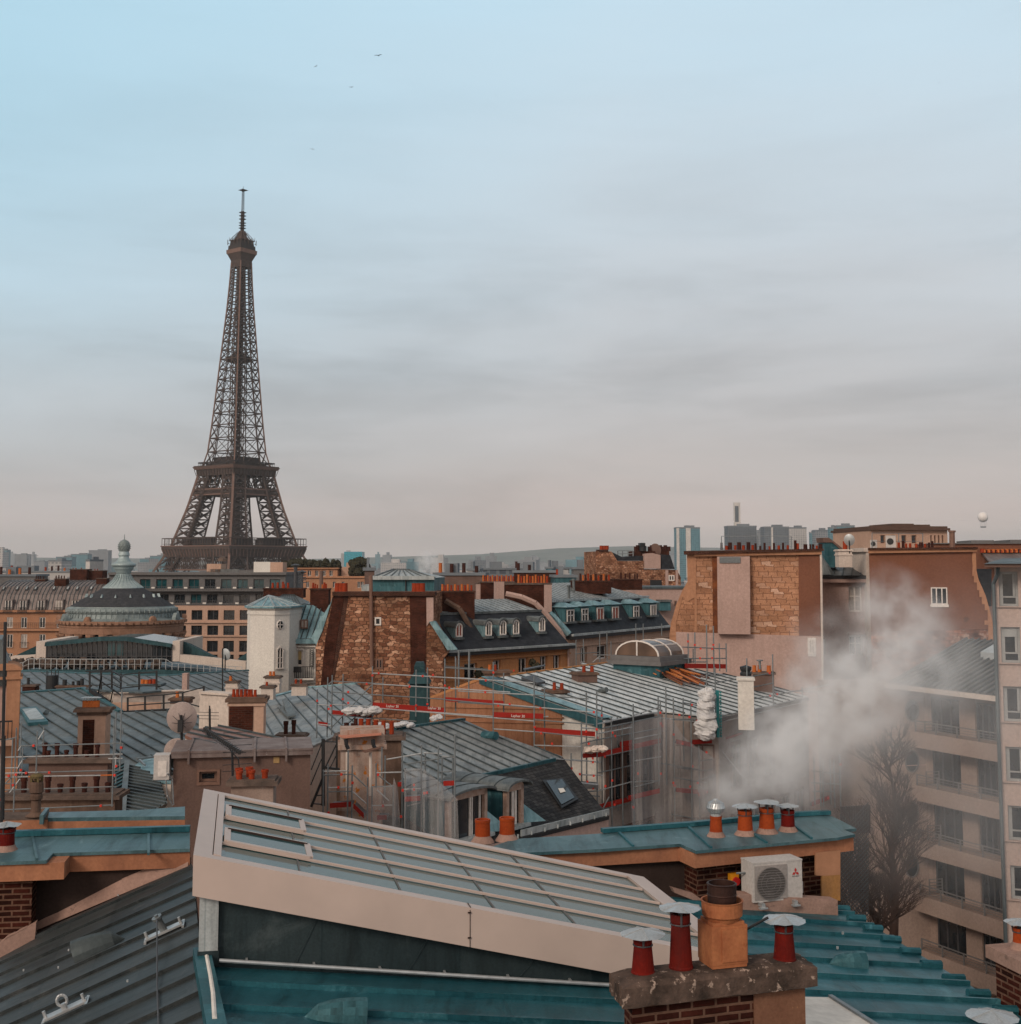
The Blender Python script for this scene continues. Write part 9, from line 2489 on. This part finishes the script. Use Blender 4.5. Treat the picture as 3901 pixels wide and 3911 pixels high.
t = thing('wrapped_hoist', P3_(715, 900, -.5), 'hoist wrapped in crumpled white plastic beside a teal ladder rail', 'hoist')
mb = MB()
for k, (x, y, rx, rz) in enumerate(hc): mb.blob(P3_(x, y, -.5), 1, 40 + k, .22, (rx * kz * 54 * 1.05, .42, rz * kz * 54 * 1.2), 22, 14)
mb.build('plastic_wrap', m_plast, t)
m_teal = flat('teal_paint', (.01, .16, .17), .45)
mb = MB(); a, b = P3_(826, 880, -.6), P3_(826, 450, -.6); b = Vector((a.x, a.y, b.z)); mb.beam(a, b, .22, .12)
for k in range(16): mb.box(a.lerp(b, k / 16) + Vector((.13, 0, 0)), .06, .1, .08)
mb.beam(b - UP * .1, b + Vector((-.7, 0, -.45)), .07); mb.build('ladder_rail', m_teal, t)
# nets
m_net = bpy.data.materials.new('scaffold_net'); m_net.use_nodes = True; nt_ = m_net.node_tree; nt_.nodes.clear()
o_ = N(nt_, 'ShaderNodeOutputMaterial'); mx = N(nt_, 'ShaderNodeMixShader'); tr_ = N(nt_, 'ShaderNodeBsdfTransparent'); df = N(nt_, 'ShaderNodeBsdfDiffuse')
df.inputs['Color'].default_value = (.40, .40, .41, 1)
ps = N(nt_, 'ShaderNodeNewGeometry').outputs['Position']
fz = ramp(nt_, noise(nt_, mapping(nt_, ps, (.6, .6, .45)), 1.1, 3, .5), [(.3, .20), (.7, .48)])
nt_.links.new(fz, mx.inputs[0]); nt_.links.new(tr_.outputs[0], mx.inputs[1]); nt_.links.new(df.outputs[0], mx.inputs[2]); nt_.links.new(mx.outputs[0], o_.inputs[0])
def net(P, top, bot, off, label, wav=.14, seed=1):
 q = random.Random(seed); mb = MB(); n = 16; rows = 9; G_ = []
 def interp(L, f):
  f *= len(L) - 1; i = min(int(f), len(L) - 2); g = f - i; return L[i][0] + (L[i + 1][0] - L[i][0]) * g, L[i][1] + (L[i + 1][1] - L[i][1]) * g
 for j in range(rows + 1):
  row = []
  for i in range(n + 1):
   a, b = interp(top, i / n), interp(bot, i / n); f = j / rows
   row.append(P(a[0] + (b[0] - a[0]) * f, a[1] + (b[1] - a[1]) * f, off + wav * (math.sin(i * .7 + seed + f * 1.5) + .2 * math.sin(i * 2.1 + f * 3)) * (.3 + .7 * f)))
  G_.append(row)
 for j in range(rows):
  for i in range(n): mb.face([G_[j][i], G_[j][i + 1], G_[j + 1][i + 1], G_[j + 1][i]])
 tag(mb.build('scaffold_net', m_net), label, 'net', 'grey dust nets on the scaffolds')
net(P4_, [(600, 1215), (720, 1212), (845, 1200), (855, 1130), (890, 1230)], [(572, 1600), (700, 1640), (800, 1660), (860, 1670), (925, 1680)], -.25, 'pointed grey dust net hanging right of the rust streaked chimney', seed=2)
net(P4_, [(950, 1050), (1120, 1045)], [(945, 1660), (1130, 1700)], -.2, 'narrow straight grey dust net left of the wide net by the dormer', seed=3)
net(P4_, [(1125, 1050), (1200, 1110), (1300, 1190), (1440, 1330)], [(1125, 1700), (1220, 1720), (1330, 1740), (1455, 1760)], -.25, 'wide slanting grey dust net beside the open dormer', .2, 4)
net(P3_, [(0, 770), (120, 720), (300, 695)], [(40, 1800), (150, 1800), (300, 1800)], -.35, 'tall grey dust net on the left face of the street corner scaffold', .12, 5)
net(P3_, [(300, 700), (410, 705)], [(300, 1800), (415, 1800)], -.3, 'narrow grey dust net at the corner post of the street corner scaffold', .1, 6)
net(P3_, [(415, 720), (500, 860), (600, 950), (805, 1080)], [(415, 1800), (540, 1800), (660, 1800), (810, 1800)], -.4, 'grey dust net cut on the slant below the wrapped hoist', .15, 7)
net(P3_, [(830, 690), (1330, 590), (1640, 520)], [(830, 1400), (1330, 1330), (1640, 1250)], -.4, 'long pale dust net running right behind the smoke', .12, 8)
# bare tree, trellis and paling in the courtyard
m_bark = surf('bare_twigs', (.060, .038, .030), (.045, .028, .024), 2, .95, bump=0, fine=6)
TYD = 47.0
def tree(base, top, label, seed, spread):
 q = random.Random(seed); t = thing('bare_tree', base, label, 'tree'); mb = MB(); tw = MB(); H = (top - base).length
 def grow(m, p, d, L, r, lvl):
  e = p + d * L; m.cyl(p, e, r, r * .7, 5 if lvl < 2 else 3, caps=False)
  if lvl >= 6 or L < .12: return
  for k in range(3):
   a = q.uniform(0, 6.28); s = q.uniform(.25, .62); nd_ = (d + Vector((math.cos(a) * s, math.sin(a) * s, q.uniform(0, .25)))).normalized()
   grow(tw if lvl >= 1 else m, p.lerp(e, q.uniform(.5, 1)), nd_, L * q.uniform(.6, .82), r * .58, lvl + 1)
 p = base; d = (top - base).normalized(); n = 9
 for k in range(n):
  e = base.lerp(top, (k + 1) / n) + Vector((q.uniform(-.32, .32), q.uniform(-.32, .32), 0)); r0 = .17 * (1 - k / n) + .02; mb.cyl(p, e, r0, r0 * .85, 8, caps=False)
  if k >= 1:
   for j in range(8):
    a = q.uniform(0, 6.28); grow(tw, p.lerp(e, q.random()), Vector((math.cos(a) * .9, math.sin(a) * .9, q.uniform(.5, 1.7))).normalized(), spread * (1 - k / n * .72) * q.uniform(.3, .95), .038, 1)
  p = e
 mb.build('trunk', m_bark, t); tw.build('twigs', m_bark, t)
tree(W(*b8(830, 1500), TYD), W(*b3(690, 930), TYD), 'bare brown winter tree standing in the courtyard beside the balcony block', 5, 1.9)
tree(W(*b8(700, 1500), 41), W(*b8(600, 640), 43), 'smaller bare thicket like tree left of the taller courtyard tree', 8, 1.2)
t = thing('trellis_fence', W(*b8(520, 1000), 40), 'dark diamond trellis fence beyond the right roof edge', 'fence'); TP = lambda x, y: W(*b8(x, y), 40)
mb = MB()
for k in range(-12, 14):
 for sg in (1, -1):
  pts = [(x, 730 + (x - 420) * sg * 1.1 + k * 34 + (0 if sg > 0 else 150)) for x in (420, 640)]
  mb.beam(TP(*pts[0]), TP(*pts[1]), .025)
mb.build('trellis', m_black, t)
t = thing('paling_fence', W(*b3(400, 1700), 58), 'row of dark spiked palings at the courtyard gate', 'fence'); mb = MB()
for k in range(12): x = 275 + k * 23; mb.beam(W(*b3(x, 1760), 58), W(*b3(x, 1520 - k * 1.5), 58), .09)
mb.beam(W(*b3(270, 1545), 58), W(*b3(530, 1525), 58), .08); mb.build('palings', m_black, t)
# smoke from the capped pots
def smoke(name, label, balls, dens, lo, hi, sc=1.9, col=(.985, .985, .985), thr=.47):
 m = bpy.data.materials.new(name + '_vapour'); m.use_nodes = True; t = m.node_tree; t.nodes.clear()
 o = N(t, 'ShaderNodeOutputMaterial'); v = N(t, 'ShaderNodeVolumePrincipled'); v.inputs['Color'].default_value = (*col, 1); v.inputs['Anisotropy'].default_value = .1
 pos = N(t, 'ShaderNodeNewGeometry').outputs['Position']
 ns = N(t, 'ShaderNodeTexNoise'); t.links.new(mapping(t, pos, (sc,) * 3), ns.inputs['Vector']); ns.inputs['Scale'].default_value = 1; ns.inputs['Detail'].default_value = 5; ns.inputs['Roughness'].default_value = .6
 warp = N(t, 'ShaderNodeVectorMath', operation='MULTIPLY_ADD'); t.links.new(ns.outputs['Color'], warp.inputs[0]); warp.inputs[1].default_value = (.9 / sc,) * 3; t.links.new(pos, warp.inputs[2])
 acc = None
 for c, r_, w_ in balls:
  c = c + Vector((.45 / sc,) * 3)
  d = N(t, 'ShaderNodeVectorMath', operation='DISTANCE'); t.links.new(warp.outputs[0], d.inputs[0]); d.inputs[1].default_value = c
  f = math_n(t, 'MULTIPLY', math_n(t, 'SUBTRACT', 1.0, math_n(t, 'DIVIDE', d.outputs['Value'], r_), True), w_)
  acc = f if acc is None else math_n(t, 'MAXIMUM', acc, f)
 g = ramp(t, ns.outputs['Fac'], [(thr - .06, .03), (thr + .15, 1.0)])
 dn = math_n(t, 'MULTIPLY', math_n(t, 'MULTIPLY', math_n(t, 'POWER', acc, 1.3), g), dens)
 t.links.new(dn, v.inputs['Density']); t.links.new(v.outputs[0], o.inputs['Volume'])
 mb = MB(); mb.para(lo, Vector((hi.x - lo.x, 0, 0)), Vector((0, hi.y - lo.y, 0)), Vector((0, 0, hi.z - lo.z)))
 ob = mb.build(name, m); tag(ob, label, 'smoke', kind='stuff')
SB = [((2800, 3030), 20.2, .55, .7), ((2900, 2950), 20.8, .75, .95), ((2990, 2890), 21.2, .9, 1.0), ((3100, 2800), 21.6, 1.0, 1.05), ((3210, 2690), 22, 1.05, 1.1), ((3330, 2600), 22.4, 1.0, 1.15), ((3430, 2500), 22.8, .95, 1.05), ((3480, 2400), 23, .85, .8), ((3400, 2330), 23, .8, .75), ((3560, 2560), 23, .95, .55), ((3180, 2480), 23, .9, .38), ((3050, 3030), 20.6, .6, .45)]
balls = [(W(*p, y), r_ * 1.15, w_) for p, y, r_, w_ in SB]
smoke('chimney_smoke', 'white chimney smoke drifting up to the right from the capped pots', balls, 3.7, Vector((2.6, 18.9, -5.2)), Vector((9.3, 25.0, 1.0)))
fog = [(W(3600, 2850, 36), 5.2, .8), (W(3780, 3150, 38), 3.6, .5), (W(3350, 2950, 36), 4.5, .6), (W(3750, 2700, 38), 5, .6)]
smoke('courtyard_vapour', 'thin grey vapour hanging in the courtyard before the balcony block', fog, .14, Vector((7.0, 29, -16)), Vector((21, 43, 1)), .45, thr=.4)
sm = [(W(*a2(1405, 235), 700), 7, .9), (W(*a2(1415, 190), 700), 8.5, .9), (W(*a2(1425, 160), 700), 7, .7)]
smoke('far_smoke', 'small distant puff of white smoke over the hazy city', sm, .5, W(*a2(1405, 200), 700) - Vector((16, 14, 18)), W(*a2(1405, 200), 700) + Vector((20, 14, 18)), .25)
